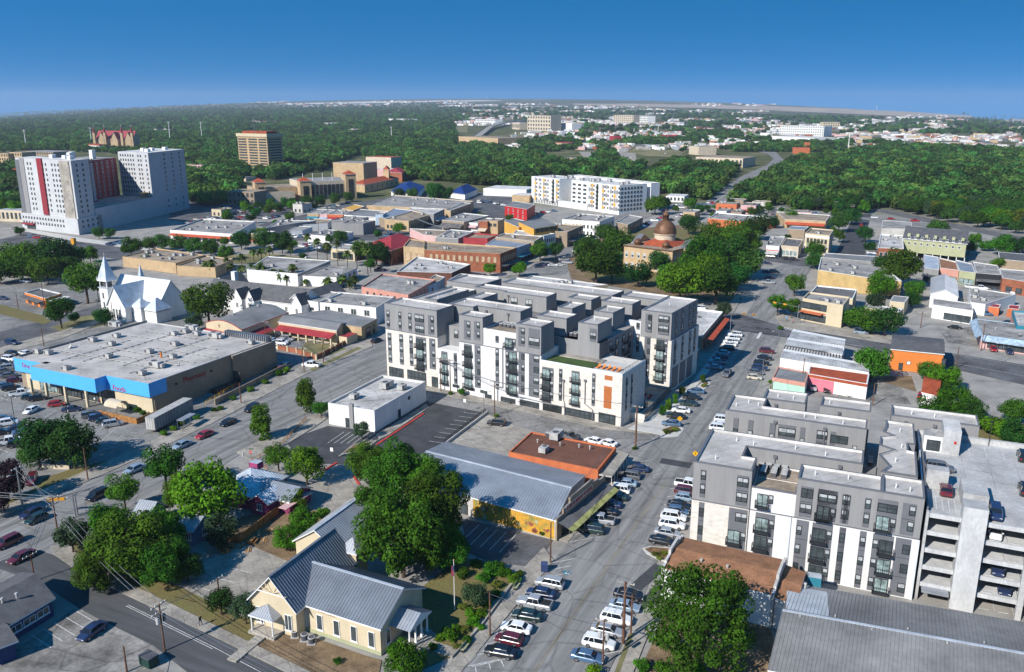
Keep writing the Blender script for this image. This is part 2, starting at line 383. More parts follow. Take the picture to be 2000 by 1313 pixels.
sheet('parking_lot',[(555,862),(640,832),(735,843),(832,782),(945,803),(845,885),(700,908),(600,905)],'asphalt_dark',0.012)
sheet('parking_lot',[(945,805),(1000,828),(1040,845),(1005,885),(868,868)],'concrete',0.012)
sheet('parking_lot',[(440,1045),(575,1100),(480,1170),(420,1200),(290,1185),(350,1110)],'concrete',0.012)
sheet('parking_lot',[(145,1188),(335,1272),(320,1345),(-80,1345),(50,1255)],'concrete_old',0.012)
sheet('parking_lot',[(900,1012),(1080,1055),(1045,1108),(960,1098),(915,1080)],'asphalt',0.012)
sheet('driveway',[(620,930),(720,905),(760,960),(700,1010),(640,1000)],'concrete',0.012)
sheet('parking_lot',[(1580,742),(1700,742),(1745,735),(1780,790),(1620,775)],'concrete_old',0.014)
sheet('parking_lot',[(1830,640),(1905,640),(1925,680),(1850,668)],'concrete_old',0.014)
sheet('driveway',[(1232,1195),(1300,1120),(1350,1130),(1262,1190)],'asphalt',0.034)
sheet('parking_lot',[(330,392),(520,395),(640,388),(560,415),(430,440),(330,430)],'asphalt',0.02)
sheet('parking_lot',[(690,400),(900,372),(1040,385),(1040,420),(920,440),(760,470),(640,470),(520,470),(560,430)],'asphalt',0.02)
sheet('parking_lot',[(1130,300),(1240,300),(1245,318),(1150,318)],'concrete',0.05)
# roads
sheet('road',[(860,1360),(1008,1186),(1109,1060),(1192,960),(1262,870),(1300,832),(1395,712),(1440,640),(1492,560),(1500,528),(1560,505),(1592,512),(1572,545),(1535,605),(1530,645),(1490,735),(1432,835),(1352,930),(1305,1040),(1252,1178),(1207,1275),(1165,1360)],'road_worn',ROADZ)
sheet('road',[(-80,1045),(230,913),(400,833),(590,733),(720,678),(800,640),(835,690),(757,742),(660,785),(480,880),(380,945),(275,1010),(105,1092),(-80,1175)],'road_worn',ROADZ - 0.008)
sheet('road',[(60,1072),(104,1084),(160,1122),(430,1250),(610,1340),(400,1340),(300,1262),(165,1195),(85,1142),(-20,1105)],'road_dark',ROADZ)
sheet('road',[(828,760),(1180,836),(1290,850),(1345,905),(1240,892),(1000,830),(945,806),(838,786)],'asphalt_worn',ROADZ - 0.004)
sheet('road',[(1330,615),(1440,612),(1535,640),(1620,653),(2060,722),(2060,765),(1640,672),(1500,655),(1440,645),(1330,628)],'asphalt',ROADZ + 0.008)
sheet('road',[(1625,508),(1652,455),(1668,418),(1702,418),(1692,455),(1690,505)],'asphalt_dark',ROADZ)
sheet('road',[(1470,505),(1490,494),(1640,512),(1640,525),(1560,520)],'asphalt',ROADZ + 0.004)
sheet('road',[(985,543),(1085,483),(1150,452),(1215,418),(1280,400),(1410,396),(1300,412),(1220,442),(1170,472),(1132,502),(1105,535)],'asphalt_worn',ROADZ)
sheet('road',[(1372,402),(1400,372),(1455,341),(1497,323),(1511,313),(1500,303),(1440,292),(1290,283),(1290,280),(1450,287),(1515,299),(1536,318),(1506,336),(1472,351),(1434,376),(1422,402)],'asphalt_worn',0.05)
sheet('road',[(1665,425),(1720,425),(1860,436),(2040,462),(2040,472),(1860,447),(1720,435)],'asphalt_worn',0.05)
sheet('road',[(25,462),(60,450),(130,469),(292,491),(240,508),(120,490),(-30,474)],'asphalt',ROADZ)
sheet('road',[(-80,668),(80,628),(200,594),(330,572),(330,584),(230,611),(110,648),(-80,700)],'asphalt',ROADZ)
sheet('road',[(690,398),(790,380),(1010,385),(1010,392),(800,388),(700,404),(520,445),(500,440)],'asphalt',ROADZ)
sheet('railway_bed',[(1700,405),(1760,415),(1880,440),(2040,472),(2040,480),(1870,447),(1750,421),(1700,411)],'roof_dark',0.06)
sheet('field',[(1180,284),(1260,291),(1340,300),(1320,310),(1270,310),(1210,300)],'drygrass',0.04)
sheet('field',[(1240,322),(1305,330),(1308,342),(1250,340)],'lawn',0.05)
sheet('field',[(1720,410),(1880,438),(2000,462),(2000,468),(1880,442),(1720,415)],'drygrass',0.045)
sheet('field',[(1745,317),(1780,320),(1835,326),(1790,332),(1750,325)],'drygrass',0.05)
sheet('field',[(885,245),(915,247),(912,262),(890,258)],'drygrass',0.05)
for px,k in (([(1590,352),(1640,345),(1665,352),(1610,360)],'drygrass'),([(1870,352),(1930,350),(1960,358),(1890,362)],'lawn'),([(1640,330),(1700,326),(1720,331),(1660,336)],'drygrass'),([(640,290),(690,288),(700,293),(650,296)],'drygrass'),([(820,300),(880,298),(890,304),(830,307)],'lawn'),([(700,318),(740,316),(750,322),(712,326)],'concrete'),([(560,262),(600,260),(610,264),(570,267)],'drygrass'),([(380,262),(430,260),(440,264),(390,267)],'concrete')): CLEARPX.append(px); sheet('field',px,k,.06)
# far pale fields, following the land
def far_field(name,rows,k):
 mb = MB()
 for i in range(len(rows) - 1):
  (x0,a0,b0),(x1,a1,b1) = rows[i],rows[i + 1]
  for j in range(8):
   for s in range(4):
    f0,f1 = s / 4,(s + 1) / 4; xa,xb = x0 + (x1 - x0) * f0,x0 + (x1 - x0) * f1; ta,tb = a0 + (a1 - a0) * f0,a0 + (a1 - a0) * f1; ba,bb = b0 + (b1 - b0) * f0,b0 + (b1 - b0) * f1
    mb.face([UT(x,t + (b - t) * g) + Vector((0,0,1.5)) for x,t,b,g in ((xa,ta,ba,(j + 1) / 8),(xb,tb,bb,(j + 1) / 8),(xb,tb,bb,j / 8),(xa,ta,ba,j / 8))],k)
 struct(name,mb)
far_field('field',[(1120,203,206),(1250,203.5,209),(1500,208,216),(1650,213,223),(1780,219,228),(1900,227,231)],'field_pale')
far_field('field',[(560,203,205.5),(700,199.5,203),(860,197,200),(980,196.5,198)],'roof_white')
# pavements with kerbs
for nm,px,k in (
 ('pavement',[(845,1345),(960,1182),(1028,1105),(1062,1070),(1082,1096),(1006,1186),(905,1308),(880,1345)],'concrete'),
 ('pavement',[(1084,1052),(1165,940),(1205,880),(1228,888),(1192,959),(1109,1060)],'concrete'),
 ('pavement',[(1195,1345),(1237,1240),(1265,1185),(1290,1195),(1258,1260),(1225,1345)],'concrete'),
 ('pavement',[(1228,838),(1340,762),(1395,690),(1412,693),(1306,820),(1290,850)],'concrete_white'),
 ('pavement',[(745,742),(760,736),(1215,834),(1228,840),(1288,850),(1180,838),(838,766)],'concrete'),
 ('pavement',[(-80,1028),(230,893),(400,813),(590,715),(724,665),(728,677),(590,735),(400,835),(230,915),(-80,1048)],'concrete'),
 ('pavement',[(462,884),(560,836),(640,797),(655,806),(610,838),(520,892),(500,905)],'concrete'),
 ('pavement',[(104,1082),(98,1068),(135,1062),(165,1098),(440,1232),(660,1340),(612,1340),(430,1250),(160,1122)],'concrete'),
 ('pavement',[(1010,540),(1092,484),(1085,481),(980,532)],'concrete'),
 ('pavement',[(1530,640),(1542,628),(1650,644),(1745,660),(1745,672),(1620,652)],'concrete'),
 ('pavement',[(1415,612),(1428,590),(1488,500),(1497,505),(1445,590),(1432,612)],'concrete'),
 ('pavement',[(-80,700),(110,650),(232,612),(232,618),(120,662),(-80,715)],'concrete'),
 ('pavement',[(735,850),(832,790),(838,796),(760,850),(742,858)],'concrete'),
 ('pavement',[(50,447),(135,462),(300,484),(296,490),(130,468),(48,452)],'concrete_white')):
 slab(nm,px,k)
slab('traffic_island',[(1255,1072),(1270,1068),(1320,1072),(1306,1100),(1285,1094),(1262,1082)],'concrete_white',0.15)
slab('traffic_island',[(1287,838),(1325,828),(1336,840),(1325,853),(1290,856)],'concrete_white',0.15)
slab('traffic_island',[(1362,755),(1382,742),(1388,750),(1375,762)],'concrete_white',0.15)
slab('traffic_island',[(1513,620),(1535,612),(1556,632),(1530,640)],'concrete',0.15)
slab('traffic_island',[(660,893),(690,868),(738,860),(724,872),(694,884)],'concrete',0.15)
for px in ([(1259,1074),(1272,1070),(1316,1074),(1303,1097),(1284,1091)],[(1294,840),(1320,831),(1330,841),(1300,850)],
  [(1368,755),(1380,745),(1384,750),(1374,759)],[(668,888),(692,871),(728,864),(700,879)]):
 slab('planting_bed',px,'mulch',0.2)
for px in ([(1190,1342),(1228,1240),(1238,1240),(1200,1342)],[(604,722),(700,678),(706,681),(612,726)]):
 sheet('lawn',px,'drygrass',0.16)
sheet('lawn',[(85,935),(135,918),(225,897),(120,955),(20,1000),(-60,1030),(-60,1000),(60,960)],'lawn',0.045)
sheet('lawn',[(165,1102),(135,1078),(125,1062),(150,1050),(420,1180),(520,1225),(745,1290),(720,1345),(665,1345),(440,1230)],'lawn',0.05)
sheet('garden_soil',[(500,1262),(560,1228),(745,1292),(735,1345),(665,1345)],'dirt',0.055)
sheet('garden_soil',[(820,1150),(900,1090),(960,1098),(1018,1125),(950,1195),(890,1280),(820,1310)],'lawn',0.05)
sheet('garden_soil',[(1115,545),(1230,565),(1340,585),(1425,590),(1445,575),(1482,505),(1478,470),(1350,438),(1200,450),(1105,505)],'dirt',0.05)
sheet('lawn',[(1140,540),(1230,552),(1330,572),(1400,570),(1460,505),(1440,470),(1350,445),(1200,455)],'lawn',0.055)
sheet('path',[(1400,575),(1440,575),(1490,505),(1480,500)],'concrete',0.06)
sheet('garden_soil',[(1235,1345),(1300,1195),(1500,1200),(1530,1345)],'dirt',0.05)
sheet('lawn',[(1505,753),(1575,762),(1573,770),(1503,762)],'lawn',0.05)
sheet('lawn',[(100,640),(160,618),(232,612),(215,632),(130,652)],'drygrass',0.05)
sheet('lawn',[(-40,596),(0,595),(82,616),(100,628),(86,634),(-40,605)],'lawn',0.05)
sheet('garden_soil',[(1690,735),(1780,735),(1790,765),(1720,745)],'dirt',0.05)
sheet('garden_soil',[(1890,812),(2040,835),(2040,890),(1895,855)],'lawn',0.05)
sheet('garden_soil',[(470,1010),(560,990),(640,1000),(590,1060),(570,1100),(440,1045)],'dirt',0.05)
sheet('lawn',[(420,500),(520,495),(640,508),(640,516),(430,515)],'drygrass',0.05)
sheet('lawn',[(600,668),(660,675),(700,690),(640,700),(575,690)],'drygrass',0.05)
# painted markings
def stripe(mb,a,b,w,k,z=0.05):
 a,b = UT(*a),UT(*b); d = (b - a); d.z = 0; d.normalize(); n = Vector((-d.y,d.x,0)) * (w / 2)
 mb.face([(p.x,p.y,z) for p in (a - n,b - n,b + n,a + n)],k)
def stalls(a,b,n,off,w=0.12,k='paint_white',z=0.05,name='parking_marking'):
 """n painted lines from A to B, each running along the pixel offset 'off' measured at A"""
 mb = MB(); A,B = UT(*a),UT(*b); O = UT(a[0] + off[0],a[1] + off[1]) - A; O.z = 0
 d = O.normalized(); nn = Vector((-d.y,d.x,0)) * (w / 2)
 for i in range(n):
  p = A.lerp(B,i / max(n - 1,1)); q = p + O
  mb.face([(v.x,v.y,z) for v in (p - nn,q - nn,q + nn,p + nn)],k)
 struct(name,mb)
def lines(name,segs,w,k,z=0.05):
 mb = MB()
 for a,b in segs: stripe(mb,a,b,w,k,z)
 struct(name,mb)
lines('road_marking',[((1040,1313),(1222,1050)),((1047,1313),(1227,1050)),((1222,1050),(1300,940)),((1227,1050),(1304,940))],0.08,'line_worn')
lines('road_marking',[((480,845),(600,790)),((300,930),(420,873)),((600,790),(740,715))],0.12,'line_worn',0.035)
lines('road_marking',[((250,1182),(420,1266)),((420,1266),(540,1330)),((246,1184),(415,1268))],0.1,'paint_white',0.05)
stalls((914,1302),(1078,1100),12,(62,-14)); stalls((1110,1060),(1235,905),13,(50,-10)); stalls((1306,835),(1378,748),8,(34,-8))
stalls((1398,712),(1440,652),10,(26,-4)); stalls((1212,1272),(1260,1165),7,(-48,10)); stalls((1302,1070),(1350,935),9,(-42,8))
stalls((1482,742),(1512,678),7,(-26,4)); stalls((640,866),(740,868),9,(32,-22)); stalls((838,862),(905,806),8,(46,6))
stalls((872,868),(940,812),6,(40,9)); stalls((300,1185),(450,1110),5,(45,12)); stalls((60,1240),(150,1195),5,(40,26))
stalls((900,1060),(975,1080),5,(35,-34)); stalls((-20,770),(60,725),7,(36,12)); stalls((-20,870),(50,830),6,(36,14)); stalls((110,800),(240,850),8,(-22,16))
lines('crossing_marking',[((1540 + i * 5,633 + i * 1.2),(1520 + i * 5,640 + i * 1.2)) for i in range(6)],0.5,'paint_white',0.06)
lines('crossing_marking',[((1420,655),(1424,645)),((1479,662),(1486,650))],0.9,'paint_white',0.06)
lines('road_marking',[((1560,643),(2040,722)),((1560,655),(2040,742))],0.15,'paint_white',0.06)
lines('kerb_marking',[((735,870),(828,808)),((633,920),(658,904)),((690,930),(702,948))],0.5,'paint_red',0.17)
sheet('parking_bay_marking',[(1099,1116),(1111,1115),(1116,1121),(1104,1124)],'teal',0.055)
lines('parking_bay_marking',[((1104,1121),(1112,1118)),((1109,1117),(1110,1122))],0.35,'paint_white',0.06)
lines('parking_marking',[((922,1303),(998,1285)),((930,1313),(928,1300)),((958,1308),(955,1295)),((985,1304),(978,1290))],0.14,'paint_white',0.055)
lines('road_marking',[((1380,395),(1420,371)),((1395,395),(1450,358)),((1450,358),(1500,332))],0.4,'paint_white',0.09)
lines('repair_patch',[((1290,900),(1350,910))],3.0,'asphalt_dark',0.042)
lines('repair_patch',[((1440,645),(1520,655)),((1290,1105),(1240,1150))],2.2,'asphalt_dark',0.042)
# ------------------------------------------------------------------ windows and other shared pieces
WM = {}
def winmesh(w,h,style):
 """one window, centred on its sill line, facing local -y; returns frame mesh, pane mesh"""
 key = (round(w,1),round(h,1),style)
 if key in WM: return WM[key]
 w,h,_ = key; fr = {'d': 'black','w': 'white','t': 'tan_dark','g': 'grey_dark','n': 'glass_dark'}[style[0]]
 t = 0.09 if w < 2.5 else 0.12
 f = MB(); f.box(-w / 2,-w / 2 + t,-0.1,0.02,0,h,fr); f.box(w / 2 - t,w / 2,-0.1,0.02,0,h,fr)
 f.box(-w / 2 + t,w / 2 - t,-0.09,0.02,0,t,fr); f.box(-w / 2 + t,w / 2 - t,-0.09,0.02,h - t,h,fr)
 if 'm' in style: f.box(-t / 2,t / 2,-0.085,0.02,t,h - t,fr)
 if 'r' in style: f.box(-w / 2 + t,w / 2 - t,-0.08,0.02,h * 0.48,h * 0.48 + t * 0.8,fr)
 if 's' in style:
  n = max(2,round(w / 1.3))
  for i in range(1,n): f.box(-w / 2 + w * i / n - 0.04,-w / 2 + w * i / n + 0.04,-0.085,0.02,t,h - t,fr)
 if style[0] == 'w': f.box(-w / 2 - 0.12,w / 2 + 0.12,-0.16,0.02,-0.12,-0.005,fr)
 p = MB(); g = 'glass_light' if 'l' in style else 'blind' if 'b' in style else 'curtain_pale' if 'c' in style else 'glass'
 if 'b' in style:
  p.face([(-w / 2 + t,-0.04,t),(w / 2 - t,-0.04,t),(w / 2 - t,-0.04,h * .48),(-w / 2 + t,-0.04,h * .48)],'glass')
  p.face([(-w / 2 + t,-0.04,h * .48),(w / 2 - t,-0.04,h * .48),(w / 2 - t,-0.04,h - t),(-w / 2 + t,-0.04,h - t)],'blind')
 else: p.face([(-w / 2 + t,-0.04,t),(w / 2 - t,-0.04,t),(w / 2 - t,-0.04,h - t),(-w / 2 + t,-0.04,h - t)],g)
 whole = MB();
 for q in (f,p):
  for fc,mi in zip(q.f,q.m): whole.face([q.v[i] for i in fc],q.mats[mi])
 WM[key] = (f.mesh('window'),p.mesh('pane'),whole.mesh('window')); return WM[key]
def put_win(root,c,ang,w,h,style,near=False,name='window'):
 a,b,ab = winmesh(w,h,style)
 o = inst(name,a if near else ab,root,c,ang)
 if near: sub('pane',b,o)
 return o
def edge(A,B):
 d = Vector((B[0] - A[0],B[1] - A[1],0)); L = d.length; d.normalize(); return d,Vector((d.y,-d.x,0)),L,math.atan2(d.y,d.x)
def unit_mesh(kind,s=1.0):
 key = ('unit',kind)
 if key in WM: return WM[key]
 m = MB()
 if kind == 0:
  m.box(-1.1,1.1,-0.8,0.8,0.15,1.25,'unit'); m.lathe((0.4,0),[(0.5,1.25),(0.5,1.32),(0,1.3)],'unit_dark',10); m.box(-1.0,-0.3,-0.83,-0.8,0.3,1.1,'unit_dark')
 elif kind == 1:
  m.box(-0.45,0.45,-0.45,0.45,0,0.85,'unit_dark'); m.lathe((0,0),[(0.4,0.85),(0.36,0.9),(0,0.88)],'unit',10); m.box(-0.47,0.47,-0.47,0.47,0.8,0.86,'unit')
 elif kind == 2:
  m.tube((0,0,0),(0,0,0.7),0.14,0.14,'unit',8); m.tube((0,0,0.7),(0,0,0.85),0.26,0.2,'unit',8)
 elif kind == 3:
  m.box(-1.8,1.8,-1.0,1.0,0.2,1.7,'unit'); m.box(1.8,2.7,-0.5,0.5,0.3,1.2,'unit'); m.box(-1.5,-0.2,-1.03,-1.0,0.5,1.5,'unit_dark'); m.lathe((-0.6,0),[(0.7,1.7),(0.7,1.8),(0,1.75)],'unit_dark',10)
 WM[key] = m.mesh('roof_unit'); return WM[key]
UNITN = ['rooftop_air_unit','condenser','roof_vent','rooftop_air_unit']
def put_unit(px,z,kind,where,rz=None,sc=1.0):
 p = U(px[0],px[1],z); o = inst(UNITN[kind],unit_mesh(kind),None,p,R(64) if rz is None else rz,(sc,sc,sc))
 auto(o,['pale rooftop air unit','dark rooftop condenser','small roof vent','big rooftop air unit'][kind] + ' on ' + where,'roof unit','roof units on ' + where); return o
# ------------------------------------------------------------------ generic flat-roofed building
def building(name,label,pts,h,wall,roof='roof_grey',par=0.5,cope='roof_white',wins=(),units=0,base=0.0,world=None,awn=(),bands=(),land=None,near=False,group=None,ukinds=(0,0,2,1)):
 P = world if world else [U(x,y,h) for x,y in pts]
 P = [Vector((p[0],p[1],0)) for p in P]
 if len(P) == 3: P.append(P[0] + P[2] - P[1])
 if not ccw(P): raise ValueError(name + ' order')
 c = sum(P,Vector()) / len(P); zt = min(terr(p.x,p.y) for p in P) + base
 dz = terr(c.x,c.y) if c.length > 1200 else 0.0
 root = thing(name,(c.x,c.y,base),label,'building',group)
 n = len(P); m = MB(); rr = MB(); cp = MB(); t = 0.3
 inn = []
 for i in range(n):
  d0,n0,_,_ = edge(P[i - 1],P[i]); d1,n1,_,_ = edge(P[i],P[(i + 1) % n])
  k = n0 + n1; k = k / max(1 + n0.dot(n1),0.3); inn.append(P[i] - k * t)
 for i in range(n):
  j = (i + 1) % n; a,b = P[i],P[j]
  m.face([(a.x,a.y,base),(b.x,b.y,base),(b.x,b.y,h - 0.08),(a.x,a.y,h - 0.08)],wall)
  if par > 0.05:
   d,nn,LL,_ = edge(a,b); oa,ob = a + nn * 0.03,b + nn * 0.03
   cp.face([(oa.x,oa.y,h),(ob.x,ob.y,h),(inn[j].x,inn[j].y,h),(inn[i].x,inn[i].y,h)],cope)
   cp.face([(oa.x,oa.y,h - 0.12),(ob.x,ob.y,h - 0.12),(ob.x,ob.y,h),(oa.x,oa.y,h)],cope)
   cp.face([(inn[j].x,inn[j].y,h - par - 0.02),(inn[i].x,inn[i].y,h - par - 0.02),(inn[i].x,inn[i].y,h),(inn[j].x,inn[j].y,h)],cope)
 rr.face([(p.x,p.y,h - par) for p in (inn if par > 0.05 else P)],'roof_pale' if roof == 'roof_white' else roof)
 m.build('wall',root); rr.build('roof',root)
 if par > 0.05: cp.build('coping',root)
 for e,rows,nc,ww,st,*uv in wins:
  a,b = P[e],P[(e + 1) % n]; d,nn,LL,ang = edge(a,b); u0,u1 = uv if uv else (0.06,0.94)
  for z,hh in rows:
   for q in range(nc):
    f = u0 + (u1 - u0) * (q + 0.5) / nc; p = a + d * (LL * f) + nn * 0.02; put_win(root,(p.x,p.y,base + z),ang,ww,hh,st,near)
 for e,z,dep,drop,k,*uv in awn:
  a,b = P[e],P[(e + 1) % n]; d,nn,LL,ang = edge(a,b); u0,u1 = uv if uv else (0.02,0.98); q = MB()
  p0,p1 = a + d * LL * u0 + nn * 0.04,a + d * LL * u1 + nn * 0.04; o0,o1 = p0 + nn * dep,p1 + nn * dep
  q.face([(p0.x,p0.y,z),(o0.x,o0.y,z - drop),(o1.x,o1.y,z - drop),(p1.x,p1.y,z)],k)
  q.face([(p0.x,p0.y,z - 0.12),(p1.x,p1.y,z - 0.12),(o1.x,o1.y,z - drop - 0.12),(o0.x,o0.y,z - drop - 0.12)],k)
  q.face([(o0.x,o0.y,z - drop - 0.3),(o1.x,o1.y,z - drop - 0.3),(o1.x,o1.y,z - drop),(o0.x,o0.y,z - drop)],k)
  q.build('awning',root)
 for e,z0,z1,k,*uv in bands:
  a,b = P[e],P[(e + 1) % n]; d,nn,LL,ang = edge(a,b); u0,u1 = uv if uv else (0.0,1.0); q = MB()
  p0,p1 = a + d * LL * u0,a + d * LL * u1
  q.obox((p0.x,p0.y),(d.x,d.y),(nn.x,nn.y),0,(p1 - p0).length,-0.05,0.06,z0,z1,k); q.build('band',root)
 ux = P[1] - P[0]; uy = P[-1] - P[0]
 for i in range(units):
  p = P[0] + ux * rnd.uniform(.12,.88) + uy * rnd.uniform(.15,.85)
  k = rnd.choice(ukinds); o = inst(UNITN[k],unit_mesh(k),None,(p.x,p.y,h - par),math.atan2(ux.y,ux.x))
  auto(o,['pale rooftop air unit','dark rooftop condenser','small roof vent','big rooftop air unit'][k],'roof unit','units on the flat roofs')
 if land: LAND.append((land,PX((c.x,c.y,h * 0.6))))
 root['_P'] = 0; del root['_P']
 return root,P
# ------------------------------------------------------------------ pitched roofs
def seam_roof(mb,ribs,a,b,c,d,k,pitch=0.6,rib=0.06):
 """roof plane a-b (eave) d-c (ridge); ribs run eave to ridge"""
 a,b,c,d = map(Vector,(a,b,c,d)); mb.face([a,b,c,d],k)
 if ribs is None: return
 L = (b - a).length; n = max(2,int(L / pitch)); nn = (b - a).cross(d - a).normalized() * rib
 for i in range(n + 1):
  f = i / n; p,q = a.lerp(b,f),d.lerp(c,f); w = (b - a).normalized() * 0.035
  ribs.face([p - w,p - w + nn,q - w + nn,q - w],k); ribs.face([p - w + nn,p + w + nn,q + w + nn,q - w + nn],k); ribs.face([p + w + nn,p + w,q + w,q + w + nn],k)
def gabled(name,label,A,B,D,he,hr,wall,roof,over=0.4,rib=0.0,wins=(),parent=None,land=None,near=True,base=0.0,trim='white',group=None,cat='building',ridge_cap=None,gable_wall=None):
 """footprint A-B (eave side 0), B->C gable, C-D eave, D-A gable; ridge parallel to A-B. A,B,D world xy"""
 A,B,D = (Vector((p[0],p[1],0)) for p in (A,B,D)); C = B + D - A
 c = (A + C) / 2
 root = parent or thing(name,(c.x,c.y,base),label,cat,group)
 m = MB(); R1 = (A + D) / 2; R2 = (B + C) / 2; z = lambda p,h: (p.x,p.y,h)
 gw = gable_wall or wall
 m.face([z(A,base),z(B,base),z(B,he),z(A,he)],wall); m.face([z(C,base),z(D,base),z(D,he),z(C,he)],wall)
 m.face([z(B,base),z(C,base),z(C,he),z(R2,hr),z(B,he)],gw); m.face([z(D,base),z(A,base),z(A,he),z(R1,hr),z(D,he)],gw)
 m.build('wall',root)
 d = (B - A).normalized(); q = (A - D).normalized(); sl = (hr - he) / ((A - D).length / 2)
 o = d * over; e = q * over; dr = sl * over; th = 0.12
 a,b,c2,d2 = A - o + e,B + o + e,C + o - e,D - o - e; r1,r2 = R1 - o,R2 + o
 rf = MB(); rb = MB() if rib else None
 seam_roof(rf,rb,z(a,he - dr + th),z(b,he - dr + th),z(r2,hr + th),z(r1,hr + th),roof,rib or 0.6)
 seam_roof(rf,rb,z(c2,he - dr + th),z(d2,he - dr + th),z(r1,hr + th),z(r2,hr + th),roof,rib or 0.6)
 for p0,p1,h0,h1 in ((a,b,he - dr,he - dr),(b,r2,he - dr,hr),(r2,c2,hr,he - dr),(c2,d2,he - dr,he - dr),(d2,r1,he - dr,hr),(r1,a,hr,he - dr)):
  rf.face([z(p0,h0 - 0.12),z(p1,h1 - 0.12),z(p1,h1 + th),z(p0,h0 + th)],trim)
 rf.face([z(a,he - dr - 0.02),z(r1,hr - 0.02),z(r2,hr - 0.02),z(b,he - dr - 0.02)],trim); rf.face([z(d2,he - dr - 0.02),z(c2,he - dr - 0.02),z(r2,hr - 0.02),z(r1,hr - 0.02)],trim)
 ro = rf.build('roof',root)
 if rb: rb.build('roof_seams',ro,kind='stuff')
 if ridge_cap:
  k = MB(); k.obox((r1.x,r1.y),(d.x,d.y),(q.x,q.y),0,(r2 - r1).length,-0.22,0.22,hr + th - 0.03,hr + th + 0.07,ridge_cap); k.build('ridge_cap',ro)
 Q = [A,B,C,D]
 for ed,rows,nc,ww,st,*uv in wins:
  s,t = Q[ed],Q[(ed + 1) % 4]; dd,nn,LL,ang = edge(s,t); u0,u1 = uv if uv else (0.05,0.95)
  for zz,hh in rows:
   for i in range(nc):
    p = s + dd * LL * (u0 + (u1 - u0) * (i + .5) / nc) + nn * 0.02; put_win(root,(p.x,p.y,base + zz),ang,ww,hh,st,near)
 if land: LAND.append((land,PX(((A.x + C.x) / 2,(A.y + C.y) / 2,he))))
 return root,Q
def hip_roof(root,A,B,C,D,he,hr,roof,over=0.4,inset=None,rib=0.0,apex=False):
 A,B,C,D = (Vector((p[0],p[1],0)) for p in (A,B,C,D)); c = (A + B + C + D) / 4
 ex = lambda p: p + (p - c).normalized() * over * 1.4
 a,b,c2,d = map(ex,(A,B,C,D)); z = lambda p,h: (p.x,p.y,h)
 L = (B - A).length; W = (D - A).length; m = MB(); ribs = MB() if rib else None
 if apex: r1 = r2 = c
 elif L >= W:
  k = (B - A).normalized() * (inset or W / 2); r1 = (A + D) / 2 + k; r2 = (B + C) / 2 - k
 else:
  k = (D - A).normalized() * (inset or L / 2); r1 = (A + B) / 2 + k; r2 = (C + D) / 2 - k
 if L >= W or apex:
  F = [(a,b,r2,r1),(b,c2,r2,r2),(c2,d,r1,r2),(d,a,r1,r1)]
 else:
  F = [(a,b,r1,r1),(b,c2,r2,r1),(c2,d,r2,r2),(d,a,r1,r2)]
 for p,q,s,t in F:
  if (s - t).length < 1e-4: m.face([z(p,he),z(q,he),z(s,hr)],roof)
  else: m.face([z(p,he),z(q,he),z(s,hr),z(t,hr)],roof)
  m.face([z(p,he - 0.2),z(q,he - 0.2),z(q,he),z(p,he)],'white')
  if ribs:
   n = int((q - p).length / rib)
   for i in range(1,n):
    f = i / n; e = p.lerp(q,f); top = t.lerp(s,f); g = 1.0
    if (s - t).length < 1e-4: top = e.lerp(s,1 - abs(2 * f - 1)); hz = he + (hr - he) * (1 - abs(2 * f - 1))
     # run straight up the slope instead of fanning
    else: hz = hr
    if (s - t).length < 1e-4:
     mid = (p + q) / 2; top = e + (s - mid) * (1 - abs(2 * f - 1))
    ribs.tube(z(e,he + .02),z(top,hz + .02),0.045,0.045,roof,4,False)
 m.face([z(a,he - .19),z(d,he - .19),z(c2,he - .19),z(b,he - .19)],'white')
 o = m.build('roof',root)
 if ribs: ribs.build('roof_seams',o,kind='stuff')
 return o
def text(s,parent,c,ang,size,k,tilt=math.pi / 2):
 cu = bpy.data.curves.new('lettering','FONT'); cu.body = s; cu.size = size; cu.extrude = 0.03; cu.align_x = 'CENTER'; cu.align_y = 'CENTER'
 cu.materials.append(M(k)); tmp = bpy.data.objects.new('tmp',cu); COL.objects.link(tmp)
 bpy.context.view_layer.update(); dg = bpy.context.evaluated_depsgraph_get()
 me = bpy.data.meshes.new_from_object(tmp.evaluated_get(dg)); bpy.data.objects.remove(tmp)
 o = bpy.data.objects.new('lettering',me); COL.objects.link(o); o.parent = parent; o.location = Vector(c) - ORG[parent]; o.rotation_euler = (tilt,0,ang); return o
# ------------------------------------------------------------------ apartment blocks
class Frame:
 def __init__(s,O,B):
  s.O = Vector((O[0],O[1],0)); d = Vector((B[0],B[1],0)) - s.O; s.u = d.normalized(); s.v = Vector((-s.u.y,s.u.x,0))
  s.ang = math.atan2(s.u.y,s.u.x)
 def at(s,u,v,z=0.0): p = s.O + s.u * u + s.v * v; return Vector((p.x,p.y,z))
 def loc(s,px,py,z): p = U(px,py,z) - s.O; p.z = 0; return p.dot(s.u),p.dot(s.v)
 def hit(s,px,py,v=0.0):
  d = ray(px,py); o = s.O + s.v * v; t = (o.dot(s.v)) / d.dot(s.v); p = d * t; q = p - s.O; q.z = 0
  return q.dot(s.u),CH + p.z
 def box(s,mb,u0,u1,v0,v1,z0,z1,k,kt=None): mb.obox((s.O.x,s.O.y),(s.u.x,s.u.y),(s.v.x,s.v.y),u0,u1,v0,v1,z0,z1,k,kt)
 def poly(s,uv): return [(s.at(*q).x,s.at(*q).y) for q in uv]
